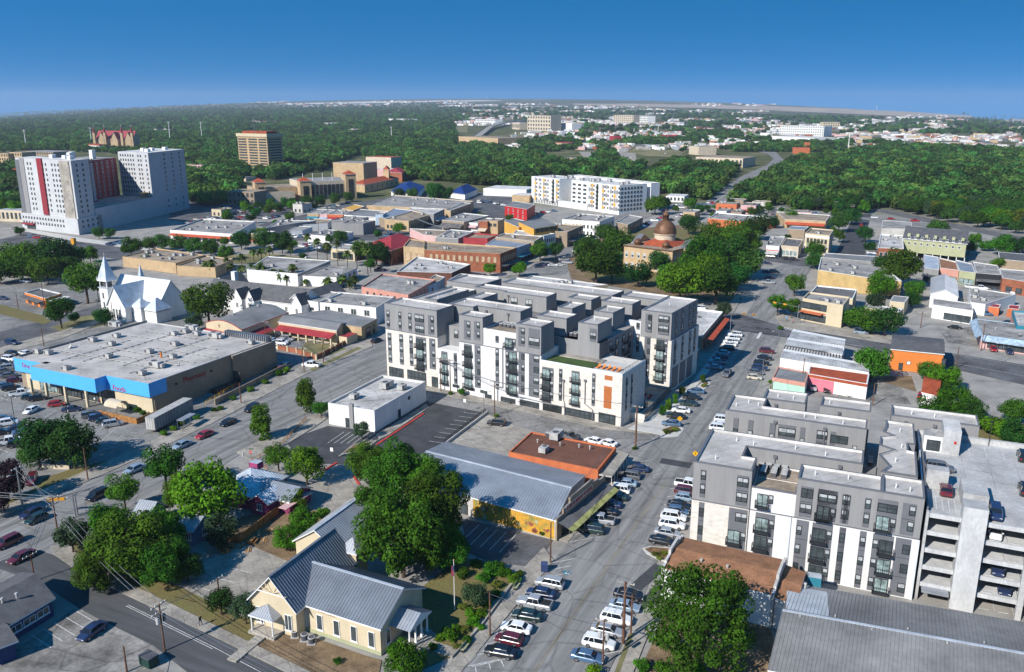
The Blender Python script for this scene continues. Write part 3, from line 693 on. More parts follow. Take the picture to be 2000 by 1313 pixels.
def block(fr,root,uv,z0,z1,wall,roof='roof_membrane',name='upper_block',cope='grey_dark',par=0.45,white_in=True):
 """a flat-topped volume with a thin dark coping and a pale inner parapet; uv ccw"""
 P = [Vector(fr.at(*q)) for q in uv]; n = len(P); m = MB(); r = MB(); c = MB(); t = 0.28; inn = []
 for i in range(n):
  _,n0,_,_ = edge(P[i - 1],P[i]); _,n1,_,_ = edge(P[i],P[(i + 1) % n]); k = (n0 + n1) / max(1 + n0.dot(n1),.3); inn.append(P[i] - k * t)
 for i in range(n):
  j = (i + 1) % n; a,b = P[i],P[j]; d,nn,LL,_ = edge(a,b); oa,ob = a + nn * .04,b + nn * .04
  m.face([(a.x,a.y,z0),(b.x,b.y,z0),(b.x,b.y,z1 - .02),(a.x,a.y,z1 - .02)],wall)
  c.face([(oa.x,oa.y,z1 - .22),(ob.x,ob.y,z1 - .22),(ob.x,ob.y,z1),(oa.x,oa.y,z1)],cope)
  c.face([(oa.x,oa.y,z1),(ob.x,ob.y,z1),(inn[j].x,inn[j].y,z1),(inn[i].x,inn[i].y,z1)],cope)
  r.face([(inn[j].x,inn[j].y,z1 - par),(inn[i].x,inn[i].y,z1 - par),(inn[i].x,inn[i].y,z1 - .01),(inn[j].x,inn[j].y,z1 - .01)],'roof_white')
 r.face([(p.x,p.y,z1 - par) for p in inn],roof)
 m.face([(p.x,p.y,z0) for p in reversed(P)],wall)
 o = m.build(name,root); r.build('roof',o); c.build('coping',o); return o
def rect(u0,u1,v0,v1): return [(u0,v0),(u1,v0),(u1,v1),(u0,v1)]
def balcony_mesh(w,dp=0.9):
 key = ('balc',round(w,1))
 if key in WM: return WM[key]
 m = MB(); h = 1.05; w2 = w / 2
 m.box(-w2,w2,-dp,0,-0.14,0,'rail')
 for z in (0.12,h): m.box(-w2,w2,-dp,-dp + 0.06,z,z + 0.06,'rail'); m.box(-w2,-w2 + 0.06,-dp + .06,0,z,z + 0.06,'rail'); m.box(w2 - 0.06,w2,-dp + .06,0,z,z + 0.06,'rail')
 n = max(3,int(w / 0.28))
 for i in range(n + 1):
  x = -w2 + 0.03 + (w - 0.06) * i / n; m.box(x - .022,x + .022,-dp + .01,-dp + .05,0,h,'rail')
 for i in range(3):
  for q in (-w2 + .03,w2 - .03): m.box(q - .02,q + .02,-dp * i / 3 - .05,-dp * i / 3,0,h,'rail')
 WM[key] = m.mesh('balcony'); return WM[key]
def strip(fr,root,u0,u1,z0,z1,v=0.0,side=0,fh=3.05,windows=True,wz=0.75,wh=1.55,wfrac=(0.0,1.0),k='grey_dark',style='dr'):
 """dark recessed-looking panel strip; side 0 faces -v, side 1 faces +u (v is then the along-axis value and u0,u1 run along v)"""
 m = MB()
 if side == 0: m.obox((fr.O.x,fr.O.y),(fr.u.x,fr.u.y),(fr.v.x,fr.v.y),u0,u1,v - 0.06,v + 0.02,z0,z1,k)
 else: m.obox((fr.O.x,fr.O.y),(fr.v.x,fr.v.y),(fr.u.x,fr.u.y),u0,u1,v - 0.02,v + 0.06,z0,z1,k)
 n = max(1,round((z1 - z0) / fh)); f = (z1 - z0) / n
 for i in range(1,n):
  z = z0 + f * i
  if side == 0: fr.box(m,u0,u1,v - 0.075,v - 0.06,z - .03,z + .03,'black')
 o = m.build('facade_panel',root)
 if windows:
  a,b = u0 + (u1 - u0) * wfrac[0],u0 + (u1 - u0) * wfrac[1]; ww = (b - a) - 0.1
  for i in range(n):
   z = z0 + f * i + min(wz,f * .3); c = fr.at((a + b) / 2,v - 0.065,z) if side == 0 else fr.at(v + 0.065,(a + b) / 2,z)
   put_win(root,c,fr.ang + (math.pi / 2 if side else 0),ww,min(wh,f * .62),style + ('b' if rnd.random() < .7 else ''),True)
def balconies(fr,root,u0,u1,z0,z1,n,v=0.0,sidewin=0.3,k='grey_dark',gap='left',panel=True):
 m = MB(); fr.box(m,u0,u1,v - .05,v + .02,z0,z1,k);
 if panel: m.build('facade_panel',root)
 f = (z1 - z0) / n; W = u1 - u0; wd = W * (1 - sidewin)
 for i in range(n):
  z = z0 + f * i; du = u0 + wd / 2 if gap == 'left' else u1 - wd / 2
  put_win(root,fr.at(du,v - .06,z + .1),fr.ang,wd - .1,min(2.35,f - .5),'dsl' if rnd.random() < .7 else 'ds',True,'balcony_door')
  if sidewin: put_win(root,fr.at(u1 - W * sidewin / 2 if gap == 'left' else u0 + W * sidewin / 2,v - .06,z + .85),fr.ang,W * sidewin - .1,1.5,'drb',True)
  inst('balcony',balcony_mesh(wd + .35),root,fr.at(du,v - .06,z + .1),fr.ang)
def units_on(fr,uv,z,k,n,m,du,dv,where):
 for i in range(n):
  for j in range(m):
   p = fr.at(uv[0] + i * du,uv[1] + j * dv,z); o = inst(UNITN[k],unit_mesh(k),None,p,fr.ang)
   auto(o,'dark rooftop condenser on ' + where if k == 1 else 'small pale roof vent on ' + where,'roof unit','condensers on ' + where)
def plumb(fr,root,u,v,z):
 key = 'pipe'
 if key not in WM: q = MB(); q.tube((0,0,0),(0,0,.8),.09,.09,'white',6); WM[key] = q.mesh('vent_pipe')
 inst('vent_pipe',WM[key],root,fr.at(u,v,z))
def downpipe(fr,root,u,v,z0,z1):
 m = MB(); fr.box(m,u - .09,u + .09,v - .2,v,z0,z1,'grey_dark'); fr.box(m,u - .3,u + .3,v - .42,v,z1,z1 + .5,'grey_dark'); m.build('downpipe',root)
# ---- central block
F1 = Frame(U(757,738),U(1213,835))
def central():
 fr = F1; root = thing('apartment_building',fr.at(36,20,0),'white and grey six storey apartment building with roof boxes in the middle of town','building'); LAND.append(('the central white and grey apartments',(1000,660)))
 zt,zg = 22.0,14.6
 hz = lambda x,y,o=0: fr.hit(720 + x / 4.8625,560 + y / 4.8625) if o == 0 else fr.hit(1050 + x / 4.8625,560 + y / 4.8625)
 m = MB()
 fr.box(m,0,18.1,0,9,0,zg,'stone'); m.build('stone_wing',root)
 m = MB(); fr.box(m,18.1,25.3,0,4,0,11.6,'stucco_white'); m.build('lower_wing',root)
 m = MB(); fr.box(m,25.3,50.35,0,9,0,zg + .4,'stucco_white'); m.build('white_wing',root)
 block(fr,root,rect(33,43,0,9),zg + .4,19.2,'stucco_white','roof_tan',cope='white')
 m = MB(); fr.box(m,50.35,72.6,0,14,0,13.0,'stone'); m.build('terrace_wing',root)
 m = MB(); fr.box(m,0,62,9,50,0,17.2,'grey','roof_grey'); fr.box(m,18.1,25.3,4,9,0,17.2,'grey','roof_grey'); fr.box(m,62,73,30,51,0,14.5,'stone','roof_grey'); m.build('body',root)
 for uv in (rect(0,18.1,-.12,7.8),rect(25.4,32.9,-.12,5),rect(43.05,50.35,-.12,6.5)): block(fr,root,uv,zg,zt,'grey')
 block(fr,root,rect(0,9.5,7.8,32),zg,zt - 1.0,'grey');
 for uv in (rect(5.9,10.3,10.5,26.3),[(15.6,8.6),(24,8.6),(24,10.6),(37.8,10.6),(37.6,17.2),(15.6,17.2)],rect(15.6,20.3,18.5,26.6),[(9,31),(20.4,31),(20.4,29.8),(34.8,29.8),(34.6,36.2),(9,36.2)],
   rect(12.5,50,41,49.5),rect(-3.5,9.5,34,45.5),rect(40,47.5,33,39),rect(43.3,47.8,21,29),rect(43.2,51.8,10.4,16.4),rect(55.8,61.3,9.2,17.4),rect(50,59.4,34.4,40.4),rect(53.6,59.2,22.5,30),rect(52,64,43.5,50.5)):
  block(fr,root,uv,12.9 if uv[0][0] == 55.8 else 17.2,zt,'grey')
 block(fr,root,rect(64,72.6,30.2,50),14.5,zt,'grey',name='corner_tower')
 # roof fittings
 for u,v in ((4,4),(13,3),(8,14),(8,22),(18,13),(28,14),(34,14),(47,3),(29,2),(30,33),(16,33),(20,45),(30,46),(42,45),(58,14),(47,13),(45,25),(56,26),(55,37),(68,40)): plumb(fr,root,u,v,zt - .45)
 units_on(fr,(35,5.5),18.75,1,6,2,1.2,1.4,'the white terrace of the central apartments'); units_on(fr,(26,11),17.2,1,8,1,1.2,1,'the central apartments'); units_on(fr,(40,17.5),17.2,1,2,6,1.2,1.5,'the middle deck of the central apartments'); units_on(fr,(52.5,12),17.2,1,2,6,1.2,1.5,'the right deck of the central apartments'); units_on(fr,(37.5,24),17.2,1,3,3,1.3,1.6,'the rear deck of the central apartments')
 units_on(fr,(24,24),17.2,1,5,2,1.4,1.6,'the left deck of the central apartments')
 for u,v in ((27,10.6),(34,10.6),(17,8.6),(22,29.8),(47.5,10.4)): downpipe(fr,root,u,v,17.2,20.6)
 for u,w_ in ((13,2.2),(24,2.2),(29,2.2)): put_win(root,fr.at(u,29.75 if u > 20 else 30.95,18),fr.ang,w_,2.6,'dmrb')
 fr2 = lambda a: (fr.hit(*a))
 # front facade
 def S(x0,x1,y0,y1,o=0,**k):
  u0,z1 = hz(x0,y0,o); u1,_ = hz(x1,y0,o); _,z0 = hz((x0 + x1) / 2,y1,o); strip(fr,root,u0,u1,max(z0,0.1),z1,-.12 if z0 > zg - .5 and not (33 < u0 < 43) else 0.0,**k)
 def Bc(x0,x1,y0,y1,n,o=0,**k):
  u0,z1 = hz(x0,y0,o); u1,_ = hz(x1,y0,o); _,z0 = hz((x0 + x1) / 2,y1,o); balconies(fr,root,u0,u1,z0,z1,n,-.12 if z0 > zg and not (33 < u0 < 43) else 0.0,**k)
 for a in ((172,200,218,395),(284,312,232,410),(378,408,245,422),(180,215,435,720),(290,326,448,738),(386,418,462,752),(808,838,628,925),(1205,1238,578,975),(1205,1236,465,535),(1810,1840,778,1085)): S(*a)
 for a in ((205,237,778,1083),(520,552,822,1135)): S(*a,o=1)
 for a in ((566,622,268,455),(574,632,488,782),(908,968,315,500),(1003,1060,325,505),(1005,1062,552,960),(1425,1487,380,565),(1425,1484,610,1025),(1523,1624,625,1050)): S(*a,wfrac=(.45,1))
 for a in ((440,528,250,458),(1523,1628,392,585)): S(*a,fh=3.4,wh=2.0,style='dsr')
 Bc(448,545,470,785,3); Bc(690,748,610,920,3,sidewin=0); Bc(905,980,540,958,4,sidewin=0); Bc(1295,1398,480,580,1); Bc(1300,1410,595,1020,4,gap='right'); Bc(1650,1758,758,1080,3)
 Bc(325,400,795,1120,3,1,sidewin=0)
 for x0,x1,y0,y1 in ((638,712,840,882),(632,706,942,1150)):
  u0,z1 = hz(x0,y0,1); u1,_ = hz(x1,y0,1); _,z0 = hz(x0,y1,1); q = MB(); fr.box(q,u0,u1,-.05,.02,z0,z1,'orange_panel'); q.build('sign_panel',root)
 for x0,x1,y0,y1,o in ((195,330,755,850,0),(368,545,785,905,0),(600,658,850,965,0),(1105,1168,1015,1100,0),(1255,1395,1040,1155,0),(1435,1620,1065,1190,0),(1660,1835,1105,1228,0),(50,230,1105,1228,1),(262,545,1145,1275,1),(582,742,1190,1300,1)):
  u0,z1 = hz(x0,y0,o); u1,_ = hz(x1,y0,o); put_win(root,fr.at((u0 + u1) / 2,-.02,.25),fr.ang,u1 - u0,z1 - .3,'dsr',True,'shop_window')
 for u in (24,29,33): put_win(root,fr.at(u,-.02,1.4),fr.ang,2.2,.8,'d')
 put_win(root,fr.at(21.5,3.9,14),fr.ang,1.3,2.2,'drb',True)
 # wall between stone and grey: thin dark line, and drain pipes
 q = MB(); fr.box(q,0,18.1,-.16,-.12,zg - .12,zg + .05,'grey_dark'); fr.box(q,25.3,50.4,-.16,-.12,zg - .12,zg + .05,'grey_dark'); q.build('string_course',root)
 q = MB(); u,z1 = hz(1275,570); fr.box(q,u - .1,u + .1,-.2,0,4,z1,'grey_dark'); fr.box(q,u - 1.6,u - .1,-.2,0,4,4.2,'grey_dark'); fr.box(q,u - 1.7,u - 1.5,-.2,0,0,4.0,'grey_dark'); q.build('downpipe',root)
 for x in (250,455):
  u,z1 = hz(x,900,1); q = MB(); fr.box(q,u - .1,u + .1,-.22,0,4.2,z1,'grey_dark'); fr.box(q,u - .3,u + .3,-.4,0,z1,z1 + .5,'grey_dark'); q.tube(fr.at(u,-.12,4.2),fr.at(u + (2.2 if x > 300 else .4),-.12,3.0),.1,.1,'grey_dark',6); fr.box(q,u + (2.1 if x > 300 else .3),u + (2.3 if x > 300 else .5),-.22,0,0,3.0,'grey_dark'); q.build('downpipe',root)
 # lower band of pale stone and left end windows
 for u in (3,11,20,30,38): strip(fr,root,u,u + 1.0,3.2,14,0.0,0) if False else None
 # right flank of the terrace wing
 for a in (2.2,5.2): strip(fr,root,a,a + .8,3.4,12,72.6,1)
 # roof terrace: turf, deck, planks of orange loungers, glass wall
 q = MB(); fr.box(q,50.6,64,.35,6.3,13.0,13.08,'turf'); q.build('roof_lawn',root)
 q = MB(); fr.box(q,64.2,72.3,.8,9,13.0,13.1,'concrete_white'); fr.box(q,50.6,64,6.5,9.3,13.0,13.2,'concrete'); q.build('roof_deck',root)
 q = MB()
 fr.box(q,50.4,72.55,.02,.22,13.0,13.45,'white'); fr.box(q,72.3,72.55,.22,14,13.0,13.45,'white'); q.build('parapet',root)
 q = MB();
 for i in range(15): fr.box(q,72.2,72.26,.4 + i,.46 + i,13.1,14.3,'rail')
 fr.box(q,72.2,72.26,.4,14.4,14.25,14.31,'rail'); fr.box(q,64.0,64.06,.4,6.2,14.2,14.26,'rail')
 for i in range(6): fr.box(q,64.0,64.06,.4 + i,.46 + i,13.1,14.2,'rail')
 q.build('railing',root)
 put_win(root,fr.at(53.2,13.95,13.2),fr.ang,4.4,3.2,'dsl',True,'glass_door')
 q = MB(); fr.box(q,50.4,62,9.4,14,13.0,17.2,'grey','roof_grey'); q.build('terrace_wall',root)
 put_win(root,fr.at(53.5,9.36,13.2),fr.ang,5.0,3.0,'dsl',True,'glass_door')
 q = MB(); fr.box(q,56.3,61.4,9.12,9.2,13.05,16.5,'stucco_white'); q.build('white_wall',root)
 strip(fr,root,59.2,61.0,17.4,20.8,9.2,0,fh=3.4,style='dmr',wh=1.7)
 for u in (50.8,55.6): put_win(root,fr.at(u,9.36,15),fr.ang,1.2,1.6,'dr')
 # corner tower faces
 v = 30.2
 def T(x0,x1,y0,y1,kind,n=1,**k):
  px = lambda x,y: fr.hit(1050 + x / 4.8625,560 + y / 4.8625,v)
  u0,z1 = px(x0,y0); u1,_ = px(x1,y0); _,z0 = px((x0 + x1) / 2,y1)
  if kind == 's': strip(fr,root,u0,u1,z0,z1,v,**k)
  else: balconies(fr,root,u0,u1,z0,z1,n,v,**k)
 q = MB(); fr.box(q,62.0,73,29.95,30.0,4.2,14.5,'stone'); fr.box(q,60,64,30.1,31,14.5,18.6,'stucco_white'); q.build('stone_front',root); v = 29.93
 T(1028,1085,255,430,'s',wfrac=(.4,1)); T(1150,1252,265,455,'s',fh=3.4,wh=2.2,style='dsr'); T(1018,1075,470,855,'s',wfrac=(.45,1)); T(1130,1238,485,900,'b',4); T(940,968,340,405,'s'); T(940,968,445,620,'s')
 for a,b,c,d in ((33,34.4,15,21.5),(37.5,39.2,15,21.5),(43,44.4,15,21.5),(46.5,48,15,21.5)): strip(fr,root,a,b,c,d,72.6,1)
 for a in (32,37.5,43.2,47): strip(fr,root,a,a + 1.5,7.2,14.2,73.0,1)
 for a in (31.5,37,42.5): strip(fr,root,a,a + 4.4,.6,6.6,73.0,1,windows=False)
 # court: dark window wall, pool, sunbeds, fence
 for vv,hh in ((14.5,13),(18.5,13),(22.5,13),(26.5,13)): strip(fr,root,vv,vv + 1.8,2.5,16.5,62.0,1)
 for zz in (4.5,7.6,10.7,13.8):
  for vv in (16.6,24.8): inst('balcony',balcony_mesh(2.4),root,fr.at(62.05,vv,zz),fr.ang + math.pi / 2)
 q = MB(); fr.box(q,62,76.2,5.5,30,0.02,.9,'concrete_white','concrete'); fr.box(q,72.6,76.4,5.4,5.7,.9,2.2,'stone'); q.build('pool_terrace',root)
 q = MB(); fr.box(q,64.5,73.6,9.5,18.6,.9,.93,'water'); q.build('swimming_pool',root)
 q = MB(); fr.box(q,64.3,73.8,9.3,9.5,.9,1.0,'white'); fr.box(q,64.3,73.8,18.6,18.8,.9,1.0,'white'); fr.box(q,64.3,64.5,9.5,18.6,.9,1.0,'white'); fr.box(q,73.6,73.8,9.5,18.6,.9,1.0,'white'); q.build('pool_edge',root)
 q = MB()
 for i in range(12):
  a = i / 12; u0 = 76.3 - 2.4 * a; q.tube(fr.at(u0,5.6 + 23.5 * a,.9),fr.at(u0,5.6 + 23.5 * a,2.9),.06,.06,'rail',4)
  for j in range(1,6): b = (i + j / 6) / 12; q.tube(fr.at(76.3 - 2.4 * b,5.6 + 23.5 * b,.95),fr.at(76.3 - 2.4 * b,5.6 + 23.5 * b,2.8),.025,.025,'rail',3)
 for z in (1.0,2.8): q.tube(fr.at(76.3,5.6,z),fr.at(73.9,29.1,z),.05,.05,'rail',4)
 q.build('pool_fence',root)
 q = MB(); fr.box(q,73.0,73.3,5.6,29.5,0,.1,'stone'); q.build('kerb',root)
 return root
central()
def lounger(p,ang,k,where):
 key = 'lounge' + k
 if key not in WM:
  m = MB(); m.box(-.35,.35,-.9,.4,.22,.34,k); m.face([(-.35,.4,.34),(.35,.4,.34),(.35,.95,.8),(-.35,.95,.8)],k); m.face([(-.35,.95,.74),(.35,.95,.74),(.35,.4,.26),(-.35,.4,.26)],k)
  for x in (-.3,.3):
   for y in (-.8,.35): m.box(x - .03,x + .03,y - .03,y + .03,0,.22,'steel')
  WM[key] = m.mesh('sun_lounger')
 o = inst('sun_lounger',WM[key],None,p,ang); auto(o,('orange' if k == 'orange' else 'dull red') + ' sun lounger ' + where,'sun lounger','sun loungers ' + where)
for i in range(5): lounger(F1.at(65 + i * 1.35,2.6,13.1),F1.ang,'orange','on the roof terrace')
for i in range(5): lounger(F1.at(65.2 + i * 1.5,20.8,.92),F1.ang,'red','by the swimming pool')
# ---- right-hand block
F2 = Frame(U(1356,900,17.5),U(1803,972,17.5))
def right_block():
 fr = F2; root = thing('apartment_building',fr.at(17,20,0),'grey and white apartment building with stone corner, next to the concrete parking garage','building'); LAND.append(('the grey and white corner apartments',(1570,1000)))
 zt,zg = 17.5,10.6
 m = MB(); fr.box(m,0,9.5,0,16,0,zg,'stone'); m.build('stone_wing',root)
 m = MB(); fr.box(m,9.5,35,0,16,0,zg,'stucco_white'); m.build('white_wing',root)
 m = MB(); fr.box(m,0,35,16,44,0,8,'grey'); m.build('lower_body',root)
 m = MB(); fr.box(m,9.5,29,5,10,zg,14.3,'stucco_white','roof_tan'); m.build('deck',root)
 block(fr,root,rect(9.5,16.6,0.05,10),zg,14.65,'stucco_white','roof_tan')
 block(fr,root,[(0,-.1),(9.5,-.1),(9.5,5.4),(7.2,5.4),(7.2,10),(26,10),(26,16),(0,16)],zg,zt,'grey')
 block(fr,root,rect(16.6,29,-.1,5.8),zg,zt,'grey'); block(fr,root,rect(29,35,-.1,6.8),zg,zt - .02,'grey')
 block(fr,root,[(0.5,27.3),(26.2,27.1),(26.2,32.2),(7.2,32.2),(7.2,37.0),(.5,37.0)],8,zt,'grey')
 block(fr,root,rect(6.4,14.6,37.1,43.6),8,zt,'grey'); block(fr,root,rect(17.4,26.7,37.3,43),8,zt,'grey'); block(fr,root,rect(30.4,45.4,37,43),8,zt,'grey')
 block(fr,root,[(28.8,8),(34.2,8),(34.2,19),(33,19.2),(33,22.5),(34.2,22.8),(34.2,33.4),(29.4,33.4),(29.4,30),(28.9,27.2),(30.8,25.6),(28.5,24),(28.4,20),(30.8,18.6),(28.4,15.5),(30,11)],8,zt,'grey')
 block(fr,root,rect(13.8,17.3,27.2,32.2),zt - .3,zt + .15,'grey') if False else None
 for u,v in ((3,3),(5,12.5),(8,12),(15,13),(20,12),(19,3),(24,3.5),(31,3),(33,2.5),(31,14),(32,21),(31.8,29),(2,31),(4,34),(6,33),(15,30),(17,30),(22,29),(9,40),(12,40),(19,40),(34,40),(38,40)): plumb(fr,root,u,v,zt - .45)
 units_on(fr,(10.6,6.2),14.25,1,3,3,1.7,1.05,'the tan terrace of the corner apartments'); units_on(fr,(9.9,9.4),14.25,1,4,1,1.3,1,'the corner apartments'); units_on(fr,(27.0,17),8.0,1,1,6,1.2,1.7,'the dark court of the corner apartments'); units_on(fr,(27.6,33),8.0,1,1,3,1.2,1.3,'the corner apartments')
 for u,v in ((12,10),(22.5,10),(19,27.15),(10,27.2),(9,37.1),(21,37.3),(33,37),(38,37)): downpipe(fr,root,u,v,zg,zt - 1.4)
 Zf = lambda x,y: fr.hit(1280 + x / 4.8625,740 + y / 4.8625)[0]; Xf = lambda x,y: fr.hit(1250 + x / 4.8625,950 + y / 4.8625)[0]
 Yf = lambda x,y: fr.hit(1600 + x / 4.8625,750 + y / 4.8625)[0]; Wf = lambda x,y: fr.hit(1600 + x / 4.195,1000 + y / 4.195)[0]
 # grey storeys
 u = Zf(435,858); strip(fr,root,u,u + .9,11.2,16.2,-.1)
 u = Zf(780,920); strip(fr,root,u,u + 1.9,10.9,16.3,-.1,style='dmr')
 u = Zf(1388,1015); strip(fr,root,u,u + 1.9,10.9,16.2,-.1,style='dmr',wfrac=(0,1))
 for x,y,f in ((1800,1080,Zf),(225,1035,Yf),(440,1065,Yf)): u = f(x,y); strip(fr,root,u,u + .95,11.0,16.0,-.1)
 for u0,f in ((Zf(1548,1040),0),(Yf(-2,990),0),(Yf(560,1085),0)):
  strip(fr,root,u0,u0 + 2.9,13.9,16.2,-.1,windows=True,wh=1.7,wz=.25,fh=2.3,style='dsr'); balconies(fr,root,u0,u0 + 2.9,10.9,13.9,1,-.1)
 u = Yf(800,1120); strip(fr,root,u,u + 1.9,10.9,16.2,-.1,style='dr',wfrac=(.45,1))
 # section with set-back terrace
 u = Zf(965,1105); balconies(fr,root,u,u + 2.6,11.3,14.0,1,.04,panel=False)
 # lower storeys, three floors
 z0 = 1.4
 for x,y,f,wd,kind in ((562,150,Xf,.9,'s'),(848,205,Xf,3.0,'p'),(1100,245,Xf,3.1,'b'),(1490,315,Xf,1.9,'q'),(1640,345,Xf,3.1,'b'),(1900,385,Xf,.9,'s'),(170,120,Wf,.95,'s'),(338,150,Wf,.95,'s'),(445,168,Wf,3.0,'r'),(632,200,Wf,2.2,'q')):
  u = f(x,y)
  if kind == 's': strip(fr,root,u,u + wd,z0 - 1.2,10.2,0)
  elif kind == 'q': strip(fr,root,u,u + wd,z0 - 1.2,10.2,0,wfrac=(.0,.5) if x == 1490 else (.45,1))
  elif kind == 'p': strip(fr,root,u,u + wd,7.2,10.2,0,style='dmr',wfrac=(.35,1)); balconies(fr,root,u,u + wd,z0 - 1.2,7.2,2,0)
  else: balconies(fr,root,u,u + wd,z0 - 1.2,10.2,3,0,gap='right' if kind == 'r' else 'left')
 q = MB(); fr.box(q,0,35,-.14,-.1,zg - .12,zg + .04,'grey_dark'); q.build('string_course',root)
 q = MB(); fr.box(q,15.9,16.2,-.2,0,0,zg - .2,'metal_white'); fr.box(q,9.42,9.55,-.16,-.02,0,14.6,'grey_dark'); fr.box(q,34.8,35.1,-.2,0,0,zg - .2,'metal_white'); q.build('downpipe',root)
 # middle bar facing us
 for x,y,wd,st in ((745,355,.95,'dr'),(885,380,.95,'dr'),(1090,408,.95,'drb'),(1380,450,.95,'dr'),(1880,530,.95,'dr')):
  u = fr.hit(1280 + x / 4.8625,740 + y / 4.8625,27.2)[0]; strip(fr,root,u,u + wd,11.5,16,27.2,style=st)
 for x,y in ((1172,425),(1665,500)):
  u = fr.hit(1280 + x / 4.8625,740 + y / 4.8625,27.2)[0]; strip(fr,root,u,u + 3.2,11,16,27.2,fh=2.5,wh=1.9,wz=.3,style='ds')
 u = fr.hit(1280 + 1535 / 4.8625,740 + 480 / 4.8625,27.2)[0]; strip(fr,root,u,u + 2,11,16,27.2,style='dmrb')
 q = MB(); fr.box(q,35.06,35.3,8,36,10,15.6,'metal_bright'); q.build('gutter_wall',root)
 return root
right_block()
# ---- parking garage
def garage():
 fr = F2; root = thing('parking_garage',fr.at(58,16,0),'pale concrete multi storey parking garage with cars on its roof deck','parking garage'); LAND.append(('the parking garage',(1900,950)))
 u0,u1,zd = 35.5,95,14.6; fh = 2.95
 q = MB(); fr.box(q,u0,u1,1.0,35.5,zd - .35,zd,'concrete_grey','concrete_grey'); q.build('roof_deck',root)
 for i in range(1,5):
  q = MB(); fr.box(q,u0,u1,.9,34,zd - i * fh - .3,zd - i * fh,'concrete_grey','garage_white'); q.build('floor_slab',root)
 q = MB(); fr.box(q,u0,u1,13,13.4,0,zd - .4,'garage_white'); fr.box(q,u0 + .02,u0 + .4,1.2,35,0,zd - .4,'concrete_grey'); fr.box(q,u0,u1,35.5,35.8,0,zd + 1,'concrete_grey'); q.build('back_wall',root)
 # front: spandrel beams, columns, one solid pier
 for i in range(0,5):
  for a,b in ((u0,40.3),(43.6,49.2),(50.0,58.2),(59,67.5),(68.3,80),(80.6,94.8)):
   q = MB(); z = zd - i * fh; fr.box(q,a,b,.6,.9,z - .42,z + .28,'garage_white'); q.build('spandrel',root)
   if a > 43 and i < 5:
    q = MB(); n = int((b - a) / 2.6)
    for j in range(n + 1): fr.box(q,a + .5 + j * 2.6,a + .58 + j * 2.6,1.6,4.6,z - fh + .301 if i < 4 else .02,z - fh + .312 if i < 4 else .04,'paint_white'); fr.box(q,a + 1.0 + j * 2.6,a + 2.4 + j * 2.6,1.7,1.9,z - fh,z - fh + .12,'concrete_grey')
    q.build('wheel_stop',root)
 q = MB(); fr.box(q,40.3,43.6,-.3,3,0,zd + 2.6,'garage_white','concrete_grey'); q.build('stair_pier',root)
 for u in (49.2,58.2,67.5,80):
  q = MB(); fr.box(q,u,u + .8,.2,1.0,0,zd + .3,'concrete_grey'); q.build('column',root)
 q = MB(); fr.box(q,u0,35.9,.4,1.1,0,zd + .5,'concrete_grey'); q.build('column',root)
 # roof: stair tower, walls, ramp curb, marks, lamps
 q = MB(); fr.box(q,u0 + .3,38.8,27.6,31.6,zd,zd + 3.0,'white','roof_grey'); fr.box(q,38.8,41.6,27.2,33.6,zd,zd + 4.6,'concrete_grey','roof_white'); q.build('stair_tower',root)
 put_win(root,fr.at(37.4,27.55,zd + .3),fr.ang,2.2,2.0,'ds'); q = MB(); fr.box(q,40.6,41.0,27.14,27.2,zd + 2.2,zd + 2.7,'red'); q.build('fire_sign',root)
 q = MB(); fr.box(q,u0 + .2,38.9,11.0,13.2,zd,zd + 3.2,'concrete_grey'); q.build('ramp_wall',root)
 q = MB(); fr.box(q,40.6,44.2,5.4,11.5,zd,zd + 2.4,'concrete_grey','concrete_grey'); q.build('stair_box',root)
 q = MB(); fr.box(q,50.5,80,14.2,14.6,zd,zd + .9,'concrete_grey'); fr.box(q,41,80,35.0,35.4,zd,zd + 1.0,'concrete_grey'); fr.box(q,u0,u0 + .25,1.2,26,zd,zd + 1.0,'grey_dark'); q.build('barrier_wall',root)
 q = MB()
 for i in range(12): fr.box(q,43.5 + i * 2.7,43.6 + i * 2.7,28.5,33.5,zd + .004,zd + .01,'paint_white')
 for i in range(6): fr.box(q,53 + i * 2.7,53.1 + i * 2.7,9,13.6,zd + .004,zd + .01,'paint_white')
 for i in range(5): fr.box(q,37 + i * .9,37.12 + i * .9,3,8,zd + .004,zd + .01,'paint_white')
 q.build('bay_marking',root,kind='stuff')
 q = MB()
 for i in range(8): fr.box(q,42 + i * 4.2,42.06 + i * 4.2,14,28,zd + .004,zd + .008,'concrete_old')
 for i in range(3): fr.box(q,36.5,80,17.5 + i * 4,17.56 + i * 4,zd + .004,zd + .008,'concrete_old')
 q.build('deck_joint',root,kind='stuff')
 q = MB(); fr.box(q,36.2,40.0,-1.0,.6,2.2,2.5,'metal_roof'); q.build('entrance_canopy',root)
 return root
garage()
